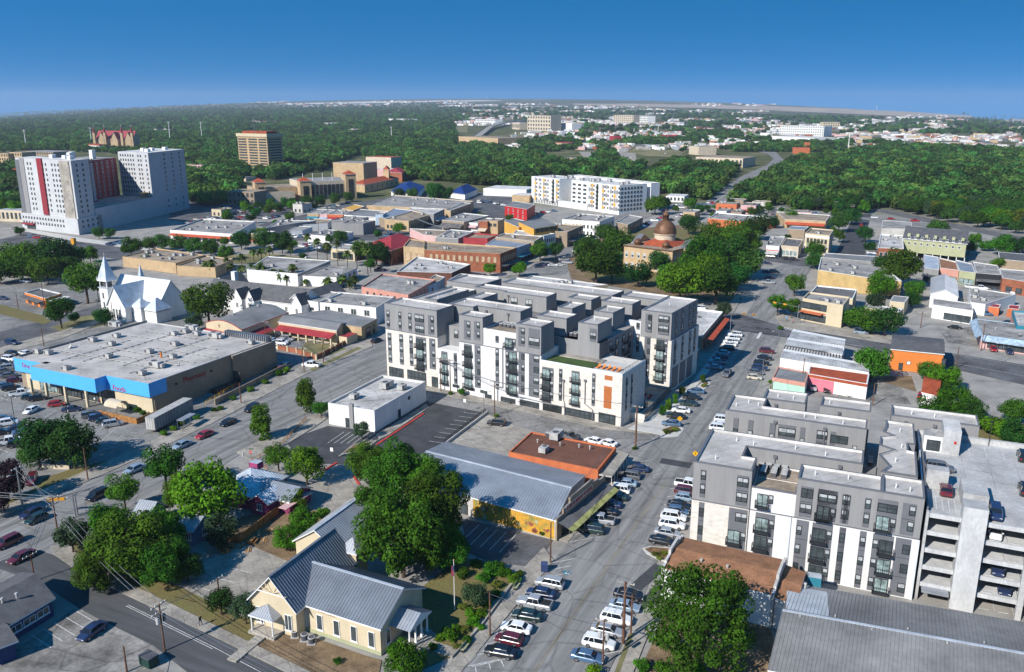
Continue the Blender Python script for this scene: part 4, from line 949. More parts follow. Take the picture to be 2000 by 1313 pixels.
# ------------------------------------------------------------------ near buildings
W2 = lambda p: (p.x,p.y)
def grocery():
 fr = Frame(U(27.8,699,8.3),U(291,749.6,8.3)); root = thing('grocery_store',fr.at(25,22),'big grocery store with bright blue fascia and a pale flat roof full of machinery','store'); LAND.append(('the blue fronted grocery store',(250,720)))
 h = 8.3; us = lambda x,y,z=h: fr.loc(x,y,z)
 uR = us(291,749.6)[0]; uA,vA = us(435,691); uB,vB = us(535.7,666); _,vBk = us(263,625);
 m = MB(); P = fr.poly([(.5,1),(uR,1),(uR,vBk),(.5,vBk)]); m.prism(P,0,h - .1,'tan_dark');
 P = fr.poly([(uR,vA),(uB - .5,vA),(uB - .5,vB + 1),(uR,vB + 1)]); m.prism(P,0,h - .3,'tan_dark'); m.build('wall',root)
 m = MB(); m.face([(x,y,h - .08) for x,y in fr.poly([(.5,1),(uR - .3,1),(uR - .3,vBk - .3),(.5,vBk - .3)])],'roof_membrane'); m.face([(x,y,h - .28) for x,y in fr.poly([(uR,vA),(uB - .5,vA),(uB - .5,vB + 1),(uR,vB + 1)])],'roof_membrane'); m.build('roof',root)
 # front cut back under the canopy: cream wall, shop glass
 m = MB(); fr.box(m,3,uR - .3,.55,1.02,0,4.8,'cream'); m.build('front_wall',root)
 u1 = us(72,716)[0]; u2 = us(177,744)[0]; u3 = us(195,739)[0]
 for a,b,v0,v1 in ((0,u1 + .5,-.3,1.2),(u1 - 1.6,u2,-3.6,1.2),(u2,uR + .1,-.3,1.2)):
  q = MB(); fr.box(q,a,b,v0,v1,4.7,h + .12,'blue_fascia','roof_membrane'); q.build('fascia',root)
 q = MB(); fr.box(q,uR,uR + .12,.9,5.2,4.7,h + .12,'blue_fascia'); q.build('fascia',root)
 for u,w in ((12,7),(19.6,7.4),(27.6,8),(35,5)): put_win(root,fr.at(u,.5,.2),fr.ang,w,3.8,'dsl' if u < 15 else 'ds',True,'shop_window')
 for u in (10,16,23.5,31.5): q = MB(); fr.box(q,u - .3,u + .3,-3.3,-2.7,0,4.7,'cream'); q.build('pillar',root)
 c = fr.hit(53,715.5,-.34); text('Drugs',root,fr.at(c[0],-.34,c[1]),fr.ang,1.7,'red'); c = fr.hit(232.5,759.5,-.34); text('Foods',root,fr.at(c[0],-.34,c[1]),fr.ang,1.9,'red')
 text('Pharmacy',root,fr.at(uR + .06,14.5,5.9),fr.ang + math.pi / 2,2.0,'red')
 for v in (8,20): q = MB(); fr.box(q,uR,uR + .4,v,v + .4,5.6,6.0,'black'); q.build('wall_lamp',root)
 q = MB(); fr.box(q,uR - .15,uR + .02,5,vA,h - .1,h + .1,'roof_white'); fr.box(q,.3,.6,1,vBk,h - .1,h + .5,'metal_dull'); fr.box(q,.6,uR,vBk - .3,vBk,h - .1,h + .1,'roof_white'); q.build('coping',root)
 q = MB()
 for i in range(22): fr.box(q,uR - 16 + i * .75,uR - 15.8 + i * .75,vBk - 2.2,vBk - .3,h,h + 1.6 - .9 * 0,'metal_roof')
 fr.box(q,uR - 16.2,uR + .6,vBk - .5,vBk - .3,h,h + 1.5,'metal_dull'); q.build('louvre_screen',root)
 # loading dock door, ramp, yellow rail
 put_win(root,fr.at(uR + 1.8,vA - .02,.6),fr.ang,2.6,3.2,'d',True,'dock_door')
 q = MB(); fr.box(q,uR + .6,uR + 3.0,vA - 9,vA - .1,0,1.0,'brick_dark'); q.build('dock_ramp',root)
 # pipe runs over the roof
 q = MB()
 for u0,v0,u1_,v1 in ((6,10,40,10),(12,18,48,18),(20,6,20,40),(33,8,33,38),(8,30,44,30),(28,24,50,24),(40,4,40,30),(14,4,14,26),(24,14,46,14),(10,36,30,36)):
  q.tube(fr.at(u0,v0,h + .15),fr.at(u1_,v1,h + .15),.09,.09,'unit',5)
  n = int(max(abs(u1_ - u0),abs(v1 - v0)) / 2.2)
  for i in range(n + 1): p = fr.at(u0 + (u1_ - u0) * i / n,v0 + (v1 - v0) * i / n); fr_ = .22; q.box(p.x - fr_,p.x + fr_,p.y - fr_ * .6,p.y + fr_ * .6,h - .08,h + .1,'unit_dark')
 q.build('roof_pipework',root,kind='stuff')
 where = 'the grocery store roof'
 for x,y,k in ((182,667,0),(218,675,0),(228,659,0),(212,699,0),(130,723,0),(75,690,0),(95,692,0),(140,676,2),(225,638,3),(342,675,0),(337,700,0),(292,690,0),(310,690,2),(305,717,3),(277,732,0),(283,742,2),(350,714,2),(340,655,0),(420,660,3),(375,645,3),(362,650,0),(385,655,0),(490,672,0)): put_unit((x,y),h,k,where,fr.ang)
 o = MB(); o.lathe((0,0),[(.05,.4),(.6,.55),(.9,.9)],'unit',12); o.tube((0,0,0),(0,0,.5),.1,.1,'unit_dark',6); me = o.mesh('satellite_dish'); d = inst('satellite_dish',me,None,U(140,679,h),0); d.rotation_euler = (R(50),0,R(-30)); tag(d,'white satellite dish on the grocery store roof','satellite dish')
 d = MB(); d.tube((0,0,0),(0,0,1.6),.3,.3,'orange',8); d.lathe((0,0),[(.3,1.6),(.38,1.62),(.38,1.75),(0,1.8)],'steel',8); o = inst('flue',d.mesh('flue'),None,U(315,698,h)); tag(o,'orange flue pipe standing on the grocery store roof','flue')
 # cream garden shelter by the corner
 a = thing('garden_shelter',U(232,800,0),'cream barrel roofed plant shelter with brown fence at the grocery corner','shelter'); q = MB()
 p0 = U(222,806); du,dv = fr.u,fr.v; n = 8; Wd,Ld = 3.6,6.5
 for i in range(n):
  t0,t1 = math.pi * i / n,math.pi * (i + 1) / n
  f = lambda t,v: tuple(Vector((p0.x,p0.y,2.2 + 1.4 * math.sin(t))) + dv * (Wd / 2 * math.cos(t)) + du * (v))
  q.face([f(t0,-1),f(t0,Ld - 3),f(t1,Ld - 3),f(t1,-1)],'beige')
 q.build('canopy',a); q = MB()
 for s in (-1,1):
  for v in (-1,1.2,Ld - 3): b = Vector((p0.x,p0.y,0)) + dv * (s * Wd / 2) + du * v; q.tube((b.x,b.y,0),(b.x,b.y,2.2),.06,.06,'steel',5)
 q.build('post',a); q = MB(); b = Vector((p0.x,p0.y,0)) - dv * 3.2
 q.obox((b.x,b.y),W2(du),W2(dv),-1,12,-.1,.1,0,1.5,'wood'); q.obox((b.x,b.y),W2(du),W2(dv),11.9,12.1,.1,6.4,0,1.5,'wood'); q.build('fence_panel',a)
grocery()
r_,P_ = building('office_building','small white flat roofed building beside the striped black parking lot',[(640.6,786.6),(731,802),(831,745)],5.5,'white','roof_white',.6,wins=((0,[(0,2.4)],1,1.1,'d',.36,.46),(1,[(0,2.2)],1,1.2,'g',.4,.5),(1,[(3.2,.9)],1,.9,'d',.6,.7)),land='the small white building',near=True)
q = MB(); d_,n_,L_,_ = edge(P_[0],P_[1]); b_ = P_[0] + d_ * L_ * .47; q.obox(W2(b_),W2(d_),W2(n_),0,1.1,-.3,.35,0,6.3,'grey'); q.build('pier',r_)
for x,y,k in ((692,778,0),(755,757,3),(785,760,0),(778,755,2)): put_unit((x,y),5.1,k,'the small white building')
# hall with standing seam roof, stepped parapet, mural and awning
def hall():
 he,hr = 3.9,5.7; B,C,D = U(1085,1017,he),U(1142,929,he),U(872,864,he); A = B + D - C
 root,Q = gabled('market_hall','long hall with grey standing seam roof and an orange mural on its side wall',A,B,D,he,hr,'concrete_white','metal_roof',.15,.55,land='the hall with the orange mural',cat='hall',ridge_cap='metal_bright')
 fr = Frame(A,B); Lb = (B - A).length; Wd = (C - B).length; s = Lb
 q = MB(); fr.box(q,Lb - 17.5,Lb - .2,-.05,.02,.15,he - .25,'mural'); q.build('mural',root)
 q = MB()
 for i in range(26):
  u = Lb - 17 + rnd.random() * 16; z = .5 + rnd.random() * 2.2; r = .3 + rnd.random() * .5; k = rnd.choice(['leaf_dark','paint_yellow','sage','brick'])
  pts = [tuple(fr.at(u + r * math.cos(t) * rnd.uniform(.5,1.1),-.07,z + r * math.sin(t) * rnd.uniform(.4,1))) for t in [j * math.pi / 4 for j in range(8)]]; q.face(pts,k)
 q.build('mural_motif',root,kind='stuff')
 put_win(root,fr.at(Lb - 19.5,-.03,.1),fr.ang,1.6,2.1,'d',True,'door')
 # stepped parapet facade on the street end
 q = MB()
 for v0,v1,z in ((-.1,2.4,4.3),(2.4,5.0,5.2),(5.0,14.5,6.3),(14.5,17,5.4),(17,Wd + .2,4.7)): fr.box(q,Lb,Lb + .35,v0,v1,0,z,'tan_dark','concrete_old')
 q.build('parapet_front',root)
 q = MB(); fr.box(q,Lb + .36,Lb + .42,3.2,14.2,4.2,5.4,'concrete_white'); q.build('sign_board',root)
 q = MB(); x = 3.6
 while x < 13.8: w = rnd.uniform(.25,.6); fr.box(q,Lb + .43,Lb + .46,x,x + w,4.45,5.15,'brick' if rnd.random() < .3 else 'red'); x += w + rnd.uniform(.15,.35)
 q.build('sign_stroke',root,kind='stuff')
 q = MB(); p = [fr.at(Lb + .36,.1,3.6),fr.at(Lb + 2.5,.1,2.9),fr.at(Lb + 2.5,Wd - .2,2.9),fr.at(Lb + .36,Wd - .2,3.6)]
 q.face(p,'roof_dark'); q.face([fr.at(Lb + 2.5,.1,2.9),fr.at(Lb + 3.5,.1,2.5),fr.at(Lb + 3.5,Wd - .2,2.5),fr.at(Lb + 2.5,Wd - .2,2.9)],'awning_lime'); q.build('awning',root)
 q = MB()
 for v in (.4,5,10,15,Wd - .5): q.tube(fr.at(Lb + 3.3,v,0),fr.at(Lb + 3.3,v,2.5),.07,.07,'steel',6)
 q.build('awning_post',root)
 for v in (3,8,13): put_win(root,fr.at(Lb + .37,v,.2),fr.ang + math.pi / 2,2.6,2.2,'ds',True,'shop_window')
hall()
r_,P_ = building('brick_shop','low orange brick shop with a flat dark brown roof on the corner',[(993.6,883),(1168,918),(1203.5,874)],4.3,'brick_orange','roof_brown',.3,'brick_orange',wins=((1,[(.3,2.2)],3,2.4,'ds'),),land='the brown roofed brick shop')
for x,y,k in ((1062,883,0),(1050,865,2),(1087,856,3),(1094,871,2),(1131,875,2),(1152,878,2),(1070,852,1)): put_unit((x,y),4.1,k,'the brown roofed brick shop')
q = MB(); A_,B_ = P_[1],P_[2]; d_,n_,L_,_ = edge(A_,B_); q.obox(W2(A_),W2(d_),W2(n_),.3,L_ - .2,.02,2.8,3.0,3.25,'concrete_white','concrete')
q.build('canopy',r_); q = MB()
for i in range(6): p = A_ + d_ * (1 + i * (L_ - 2) / 5) + n_ * 2.6; q.tube((p.x,p.y,0),(p.x,p.y,3),.06,.06,'white',5)
q.build('canopy_post',r_)
# shingled hall with pale stepped end parapets
def shingle():
 he,hr = 5.4,6.3; A,B,C = U(1297,1112,he),U(1507,1163,he),U(1527,1094,he); D = A + C - B
 root,Q = gabled('old_hall','old white walled hall with brown shingle roof between pale stepped parapets',A,B,D,he,hr,'white','shingle_brown',.05,0,land='the brown shingled hall')
 fr = Frame(A,B); Lb = (B - A).length; Wd = (D - A).length
 for u in (-.35,Lb):
  q = MB()
  for v0,v1,z in ((-.2,1.2,5.9),(1.2,3.4,6.3),(3.4,Wd - 3.2,7.0),(Wd - 3.2,Wd - 1.2,6.3),(Wd - 1.2,Wd + .2,5.9)): fr.box(q,u,u + .4,v0,v1,0,z,'concrete_white','concrete_white')
  q.build('stepped_parapet',root)
 for u in (Lb * .3,Lb * .55): inst('roof_vent',unit_mesh(2),root,fr.at(u,3.5,5.8))
 for u in (3,7,11): put_win(root,fr.at(u,-.02,2),fr.ang,1.1,1.8,'w',True)
 A2,B2,C2 = U(1514,1168,5.0),U(1555,1184,5.0),U(1572,1119,5.0)
 r2,Q2 = gabled('old_hall_annex','narrow white annex with brown shingle roof beside the old hall',A2,B2,A2 + C2 - B2,5.0,5.5,'white','shingle_brown',.15,0); f2 = Frame(A2,B2)
 put_win(r2,f2.at(1.9,-.02,3),f2.ang,1.2,1.3,'wb',True); inst('roof_vent',unit_mesh(2),r2,f2.at(2.4,5,5.3))
shingle()
def warehouse():
 he,hr = 4.8,6.6; R1,R2,D = U(1550,1197,hr),U(2000,1278,hr),U(1566,1150,he); R1.z = R2.z = D.z = 0
 A = R1 * 2 - D; d = (R2 - R1); B = A + d * 1.7
 root,Q = gabled('warehouse','long warehouse with dull grey ribbed metal roof and pale ridge',A,B,D,he,hr,'concrete_white','metal_dull',1.5,.5,land='the grey ribbed warehouse',ridge_cap='metal_bright')
 fr = Frame(A,B); W = (D - A).length
 q = MB(); zs = lambda v: he + (hr - he) * (W - v) / (W / 2) + .16
 q.face([tuple(fr.at(.1,W / 2 + .5,zs(W / 2 + .5))),tuple(fr.at(5.8,W / 2 + .5,zs(W / 2 + .5))),tuple(fr.at(5.8,W - .1,zs(W - .1))),tuple(fr.at(.1,W - .1,zs(W - .1)))],'metal_bright'); q.build('bright_roof_panel',root)
 for i in range(9): inst('roof_vent',unit_mesh(2),root,fr.at(2 + i * 4.6,W / 2 + (.9 if i % 2 else -.8),hr - .1),0,(.5,.5,.4))
 q = MB(); p = U(1590,1135,3.4); q.obox((p.x,p.y),W2(fr.u),W2(fr.v),-1.0,1.0,-.8,.8,2.6,4.4,'teal','metal_bright'); q.build('blue_vent_housing',root)
warehouse()
# cream hall with metal roofs
def town_hall():
 root = thing('cream_hall',U(640,1200,0),'cream walled hall with steep grey standing seam roofs and white framed windows','hall'); LAND.append(('the cream hall with steep metal roofs',(620,1170)))
 he = 4.7; A,B,C = U(556,1164,he),U(742,1224,he),U(824,1148,he); D = A + C - B; mid = (B + C) / 2; hr = 7.6
 d0 = (B - A).normalized(); A = A - d0 * .5; D = D - d0 * .5
 gabled('x','',A,B,D,he,hr,'cream','metal_dark',.45,.5,parent=root,wins=((0,[(.9,2.5)],5,1.15,'w',.13,1.0),(1,[(.9,2.3)],1,1.1,'w',.12,.2)),ridge_cap='metal_bright')
 fr = Frame(A,B); Lb = (B - A).length; Wd = (D - A).length
 text('Price Center',root,fr.at(Lb * .47,-.03,4.0),fr.ang,.62,'tan')
 q = MB(); fr.box(q,-.1,Lb + .05,-.08,Wd,0,.55,'sage'); q.build('plinth',root)
 # front gable wing, ridge along the street
 v = Vector((math.sin(R(24)),math.cos(R(24)),0)); t = Vector((v.y,-v.x,0)); hg = 9.2
 a = U(491,1164,4.9); a.z = 0; b = a + t * 8.0; e = a + v * 15
 # eave side runs along v: A' = a + t*8 (right), B' = right far; the ridge parallels v
 gabled('x','',b,b + v * 15,a,4.9,hg,'cream','metal_dark',.5,.5,parent=root,ridge_cap='metal_dark')
 q = MB(); fg = Frame(a,b)
 for s in (-1,1):
  for i in range(1,4): u = 4 + s * i * .95; q.tube(fg.at(4,-.45,hg - 2.6),fg.at(u,-.45,hg - .75 * i * 1.05 - .2),.06,.06,'cream',4)
 q.tube(fg.at(1.6,-.45,hg - 2.6),fg.at(6.4,-.45,hg - 2.6),.09,.09,'white',4); q.build('gable_truss',root)
 put_win(root,fg.at(6.6,-.03,.9),fg.ang,1.3,2.6,'wm',True); put_win(root,fg.at(1.4,-.03,.9),fg.ang,1.3,2.6,'wm',True)
 # lean-to aisle on the far side
 q = MB(); s = MB(); aa = a + v * 2; bb = a + v * 15; o = -t * 2.6
 seam_roof(q,s,(aa + o).to_tuple()[:2] + (3.2,),(bb + o).to_tuple()[:2] + (3.2,),bb.to_tuple()[:2] + (4.9,),aa.to_tuple()[:2] + (4.9,),'metal_dark',.5); x = q.build('aisle_roof',root); s.build('roof_seams',x,kind='stuff')
 q = MB(); q.obox(W2(aa),W2(-t),W2(v),0,2.3,0,13,0,3.3,'cream'); q.build('aisle_wall',root)
 # rear wing, lighter roof
 p = U(577,1054,3.8); p.z = 0; gabled('x','',p + t * 8.6,p + t * 8.6 + v * 15,p,3.8,6.6,'cream','metal_roof',.4,.5,parent=root,ridge_cap='metal_bright')
 # little tower with pyramid roof
 c = U(690,1068,6.2); c.z = 0; s = 1.5; K = [c + t * x + v * y for x,y in ((-s,-s),(s,-s),(s,s),(-s,s))]
 q = MB(); q.prism([W2(k) for k in K],0,6.2,'cream'); q.build('turret',root); hip_roof(root,K[0],K[1],K[2],K[3],6.2,7.9,'metal_roof',.45,apex=True,rib=.45)
 # hipped porch
 c = U(531,1228,0) - v * .5; c.z = 0; s = 1.9; K = [c + t * x + v * y for x,y in ((-s,-1.5),(s,-1.5),(s,1.5),(-s,1.5))]
 hip_roof(root,K[0],K[1],K[2],K[3],3.1,4.4,'metal_roof',.3,apex=True,rib=.4)
 for k in K: q = MB(); q.tube((k.x,k.y,0),(k.x,k.y,3.0),.13,.1,'white',8); q.build('porch_post',root)
 q = MB(); q.prism([W2(k + (k - c) * .25) for k in K],0,.5,'concrete'); q.build('porch_floor',root)
 q = MB(); k0 = (K[0] + K[1]) / 2; q.obox(W2(k0),W2(t),W2(-v),-.8,.8,.4,6.5,.05,.3,'concrete'); q.build('entrance_ramp',root)
 q = MB(); k1 = c + v * 1.7; q.obox(W2(k1),W2(t),W2(v),-.5,.5,-.05,.05,.4,2.6,'red'); q.build('door',root)
 # columned portico on the main street end
 e1 = U(778,1225,3.5); e1.z = 0; pt = fr.u; pv = fr.v; e0 = fr.at(Lb,(fr.v.dot(e1 - fr.O)))
 A3 = Vector((e0.x,e0.y,0)); B3 = A3 + pt * 3.2; D3 = A3 + pv * 5.2
 q = MB(); s = MB(); z = lambda p,h: (p.x,p.y,h); r1,r2 = (A3 + D3) / 2,(A3 + D3) / 2 + pt * 3.5; B3o,C3o = A3 + pt * 3.5 - pv * .3,D3 + pt * 3.5 + pv * .3
 seam_roof(q,s,z(A3 - pv * .3,3.5),z(B3o,3.5),z(r2,4.9),z(r1,4.9),'metal_roof',.45); seam_roof(q,s,z(C3o,3.5),z(D3 + pv * .3,3.5),z(r1,4.9),z(r2,4.9),'metal_dark',.45)
 q.face([z(B3o,3.35),z(C3o,3.35),z(C3o,3.5),z(r2,4.88),z(B3o,3.5)],'white'); x = q.build('portico_roof',root); s.build('roof_seams',x,kind='stuff')
 for i in range(4): p = A3 + pt * 3.0 + pv * (.3 + i * 1.53); q = MB(); q.lathe((p.x,p.y),[(.22,.4),(.22,.55),(.17,.6),(.14,3.1),(.2,3.2),(.2,3.4)],'white',10); q.build('column',root,smooth=True)
 q = MB(); q.obox(W2(A3),W2(pt),W2(pv),0,3.6,-.2,5.4,0,.4,'concrete');
 for i in range(3): q.obox(W2(A3),W2(pt),W2(pv),3.6 + i * .35,3.95 + i * .35,0,5.2,0,.3 - i * .1,'concrete')
 q.build('portico_steps',root)
 q = MB(); q.obox(W2(A3),W2(pt),W2(pv),4.6,12,1.5,3.6,0.05,.1,'concrete'); q.build('garden_path',root)
town_hall()
for i,(x,y) in enumerate(((577,1243),(595,1250),(609,1256))):
 q = MB(); q.lathe((0,0),[(.5,.1),(.52,.15),(.52,.95),(.45,1.0),(0,.98)],'unit_dark',12); q.box(-.6,.6,-.6,.6,0,.12,'unit'); q.lathe((0,0),[(.52,.9),(.55,.92),(.55,1.0),(.44,1.03)],'unit',12)
 o = inst('condenser',q.mesh('condenser'),None,U(x,y,0.05)); tag(o,('leftmost','middle','rightmost')[i] + ' of three grey condensers by the cream hall wall','condenser','condensers by the cream hall')
# purple cottage
def cottage():
 c = U(492,940,3.2); c.z = 0; t = Vector((math.cos(R(25)),-math.sin(R(25)),0)); v = Vector((-t.y,t.x,0))
 root = thing('cottage',W2(c) + (0,),'purple cottage with patched silver metal hip roofs among the trees','house'); LAND.append(('the purple cottage',(510,950)))
 K = [c + t * x + v * y for x,y in ((-4.5,-5),(4.5,-5),(4.5,5),(-4.5,5))]; q = MB(); q.prism([W2(k) for k in K],0,3.1,'purple'); q.build('wall',root)
 hip_roof(root,*K,3.1,6.0,'metal_bright',.4,apex=True,rib=.5)
 e = U(545,955,3); e.z = 0
 gabled('x','',e + t * -3 - v * 3.2,e + t * 5 - v * 3.2,e + t * -3 + v * 3.2,2.9,4.4,'magenta','metal_roof',.4,.5,parent=root)
 e = U(523,968,3); e.z = 0
 gabled('x','',e + t * 2 - v * 2.4,e + t * 2 + v * 3,e - t * 2 - v * 2.4,2.9,4.2,'magenta','metal_bright',.35,.5,parent=root)
 q = MB(); p = U(500,905,4.8); q.obox((p.x,p.y),W2(t),W2(v),-1.1,1.1,-.9,.9,3.8,5.2,'magenta','metal_bright'); q.build('dormer',root)
 q = MB(); p = U(475,888,6); q.tube((p.x,p.y,5.5),(p.x,p.y,6.6),.2,.2,'unit',8); q.build('chimney',root)
 f = Frame(e - t * 2 - v * 2.4,e + t * 2 - v * 2.4); put_win(root,f.at(2,-.03,1),f.ang,1.2,1.3,'wm',True)
 q = MB(); p = e + t * 4.6 - v * .5; q.obox(W2(p),W2(v),W2(t),-2,6,0,1.8,2.5,2.6,'pale_pink'); q.build('awning',root)
cottage()
def shed(px,he,hr,wall,roof,label,name='house',ww=1.0):
 A,B,C = (U(*p,he) for p in px); D = A + C - B
 return gabled(name,label,A,B,D,he,hr,wall,roof,.35,.42,wins=((0,[(1,1.4)],2,ww,'wm',.1,.9),(1,[(1,1.4)],1,ww,'wm',.3,.7)),cat='house')
shed(((346,1032),(376,1036),(418,1014)),3.0,4.6,'blue_wall','metal_roof','small blue house with ribbed metal roof behind the big left trees')
shed(((262,1002),(290,1006),(322,986)),3.0,4.6,'blue_wall','metal_roof','blue outbuilding with ribbed metal roof half hidden by trees')
A_,B_,C_ = U(-30,1245,3.1),U(100,1168,3.1),U(38,1122,3.1)
r_,Q_ = gabled('house','blue house with grey shingle roof at the bottom left corner',A_,B_,A_ + C_ - B_,3.1,4.9,'blue_dark','shingle_grey',.5,0,wins=((0,[(1.1,1.1)],4,2.0,'wm',.1,.95),),land='the blue house in the bottom left corner',cat='house')
A_,B_,C_ = U(-60,1285,2.8),U(28,1252,2.8),U(-5,1215,2.8)
gabled('house_annex','low annex with grey roof at the lower left edge',A_,B_,A_ + C_ - B_,2.8,3.6,'blue_dark','shingle_grey',.4,0,cat='house')
inst('roof_vent',unit_mesh(2),r_,U(33,1168,4.4)); inst('roof_vent',unit_mesh(2),r_,U(5,1178,4.4))
# ------------------------------------------------------------------ church and its neighbours
def church():
 t = Vector((math.cos(R(27)),-math.sin(R(27)),0)); v = Vector((-t.y,t.x,0))
 p0 = U(203,612); p0.z = 0
 root = thing('church',p0,'white wooden church with pale metal roofs and two pointed spires','church'); LAND.append(('the white church',(270,580)))
 P = lambda x,y: p0 + t * x * 1.16 + v * y * 1.1
 gabled('x','',P(2,1.5),P(24,1.5),P(2,12.5),6,13.6,'white','metal_white',.4,.9,parent=root,ridge_cap='metal_white')
 a = P(9.3,-5.5)
 gabled('x','',a + t * 9,a + t * 9 + v * 13,a,6,12.8,'white','metal_bright',.45,.8,parent=root,wins=((3,[(1.0,3.6)],3,.9,'w',.25,.75),))
 q = MB(); q.prism([W2(P(x,y)) for x,y in ((17,-3),(21,-3),(21,1.4),(17,1.4))],0,5.0,'white'); q.build('vestry',root); hip_roof(root,P(17,-3),P(21,-3),P(21,1.4),P(17,1.4),5.4,8.4,'metal_bright',.3)
 q = MB(); q.prism([W2(P(x,y)) for x,y in ((21.5,-2),(26.5,-2),(26.5,4),(21.5,4))],0,4.0,'white'); q.build('side_room',root); hip_roof(root,P(21.5,-2),P(26.5,-2),P(26.5,4),P(21.5,4),4.6,8.6,'metal_bright',.3)
 f = Frame(P(0,-3.02),P(10,-3.02))
 for x in (18,20): put_win(root,f.at(x,0,.1 if x == 18 else 1),f.ang,1.4 if x == 18 else .8,2.6,'w',True)
 for cx,cy,s,hb,hs,nm in ((1.0,2.0,1.9,12.2,21.5,'bell_tower'),(3.5,13.5,.8,10.5,16.5,'rear_tower')):
  K = [P(cx + a_ * s,cy + b_ * s) for a_,b_ in ((-1,-1),(1,-1),(1,1),(-1,1))]; q = MB(); c = P(cx,cy)
  q.prism([W2(k) for k in K],0,hb - 2.6,'white'); K2 = [k + (k - c) * .13 for k in K]; q.prism([W2(k) for k in K2],hb - 2.6,hb - 2.3,'metal_bright')
  for k in K: w_ = c + (k - c) * .82; q.tube((w_.x,w_.y,hb - 2.3),(w_.x,w_.y,hb),.22,.22,'white',6)
  q.prism([W2(c + (k - c) * .5) for k in K],hb - 2.3,hb,'unit_dark'); q.prism([W2(k) for k in K2],hb,hb + .25,'white'); q.build(nm,root)
  q = MB();
  for i in range(4): a_,b_ = K2[i],K2[(i + 1) % 4]; q.face([(a_.x,a_.y,hb + .26),(b_.x,b_.y,hb + .26),(c.x,c.y,hs)],'metal_bright')
  for k in K2: q.tube((k.x,k.y,hb + .2),(k.x,k.y,hb + 1.9),.2,.02,'white',5)
  q.tube((c.x,c.y,hs - .3),(c.x,c.y,hs + 1.1),.05,.04,'white',4); q.build('spire',root)
  if s > 1.5:
   fr = Frame(K[0],K[1])
   for z in (2.2,5.6): put_win(root,fr.at(s,-.02,z),fr.ang,1.0,2.4,'w',True)
church()
# grey gabled school, ridge across the picture with white gable fronts
def school():
 A,B = U(440,578,5.2),U(588,596,5.2); A.z = B.z = 0; d = (B - A).normalized(); v = Vector((-d.y,d.x,0))
 root,Q = gabled('school','long white school with steep grey roof and small gable fronts',A - d * 10,B,A - d * 10 + v * 11,5.4,10.0,'white','shingle_grey',.3,0,wins=((0,[(2.2,1.8)],4,1.1,'wm',.5,.9),),land='the white gabled school',ridge_cap=None)
 for px,w in (((466,585),4.6),((491,588),4.0),((582,597),4.6)):
  p = U(*px,5.2); p.z = 0; a = p - d * w / 2 - v * .9
  gabled('x','',a + d * w,a + d * w + v * 6,a,5.6,9.2,'white','shingle_grey',.15,0,parent=root); f = Frame(a,a + d * w); put_win(root,f.at(w / 2,-.03,2.4),f.ang,1.0,1.9,'wm',True)
 p = B + v * 1.5; gabled('x','',p + d * 1,p + d * 1 + v * 24,p - d * 8,5.2,8.6,'white','shingle_grey',.3,0,parent=root)
 p = A - d * 9 + v * 10; gabled('x','',p + d * 1,p + d * 1 + v * 12,p - d * 7,5.2,9.4,'white','shingle_grey',.3,0,parent=root)
 q = MB(); c = A - d * 6 + v * 12; q.obox(W2(c),W2(d),W2(v),-.9,.9,-.9,.9,8,12,'white'); q.build('chimney',root)
school()
building('school_wing','white two storey flat roofed wing with paired windows',[(620,590),(734,601),(770,580)],6.4,'white','roof_grey',.4,wins=((0,[(3.0,2.2)],4,2.2,'wm',.06,.96),),units=2,land='the white flat school wing',near=True)
building('school_wing','white link building with dark tar roof beside the gabled school',[(588,585),(621,590),(668,572)],6.6,'white','roof_grey',.4,wins=((0,[(3.0,1.4)],1,2.2,'w',.3,.95),))
building('school_hall','low white flat roofed hall with dark roof behind the palms',[(482,526.5),(581,535),(645,509),(523,500.5)],5.5,'white','roof_grey',.3,'white',units=5,land='the low white school hall',ukinds=(0,1,2),bands=((1,4.2,5.0,'glass'),))
building('school_hall','lower white classroom block with dark roof and glass side',[(591,538),(657,541.5),(698,523),(640,519)],4.6,'white','roof_grey',.3,'roof_grey',units=3,wins=((1,[(.4,3.2)],4,2.4,'ds'),))
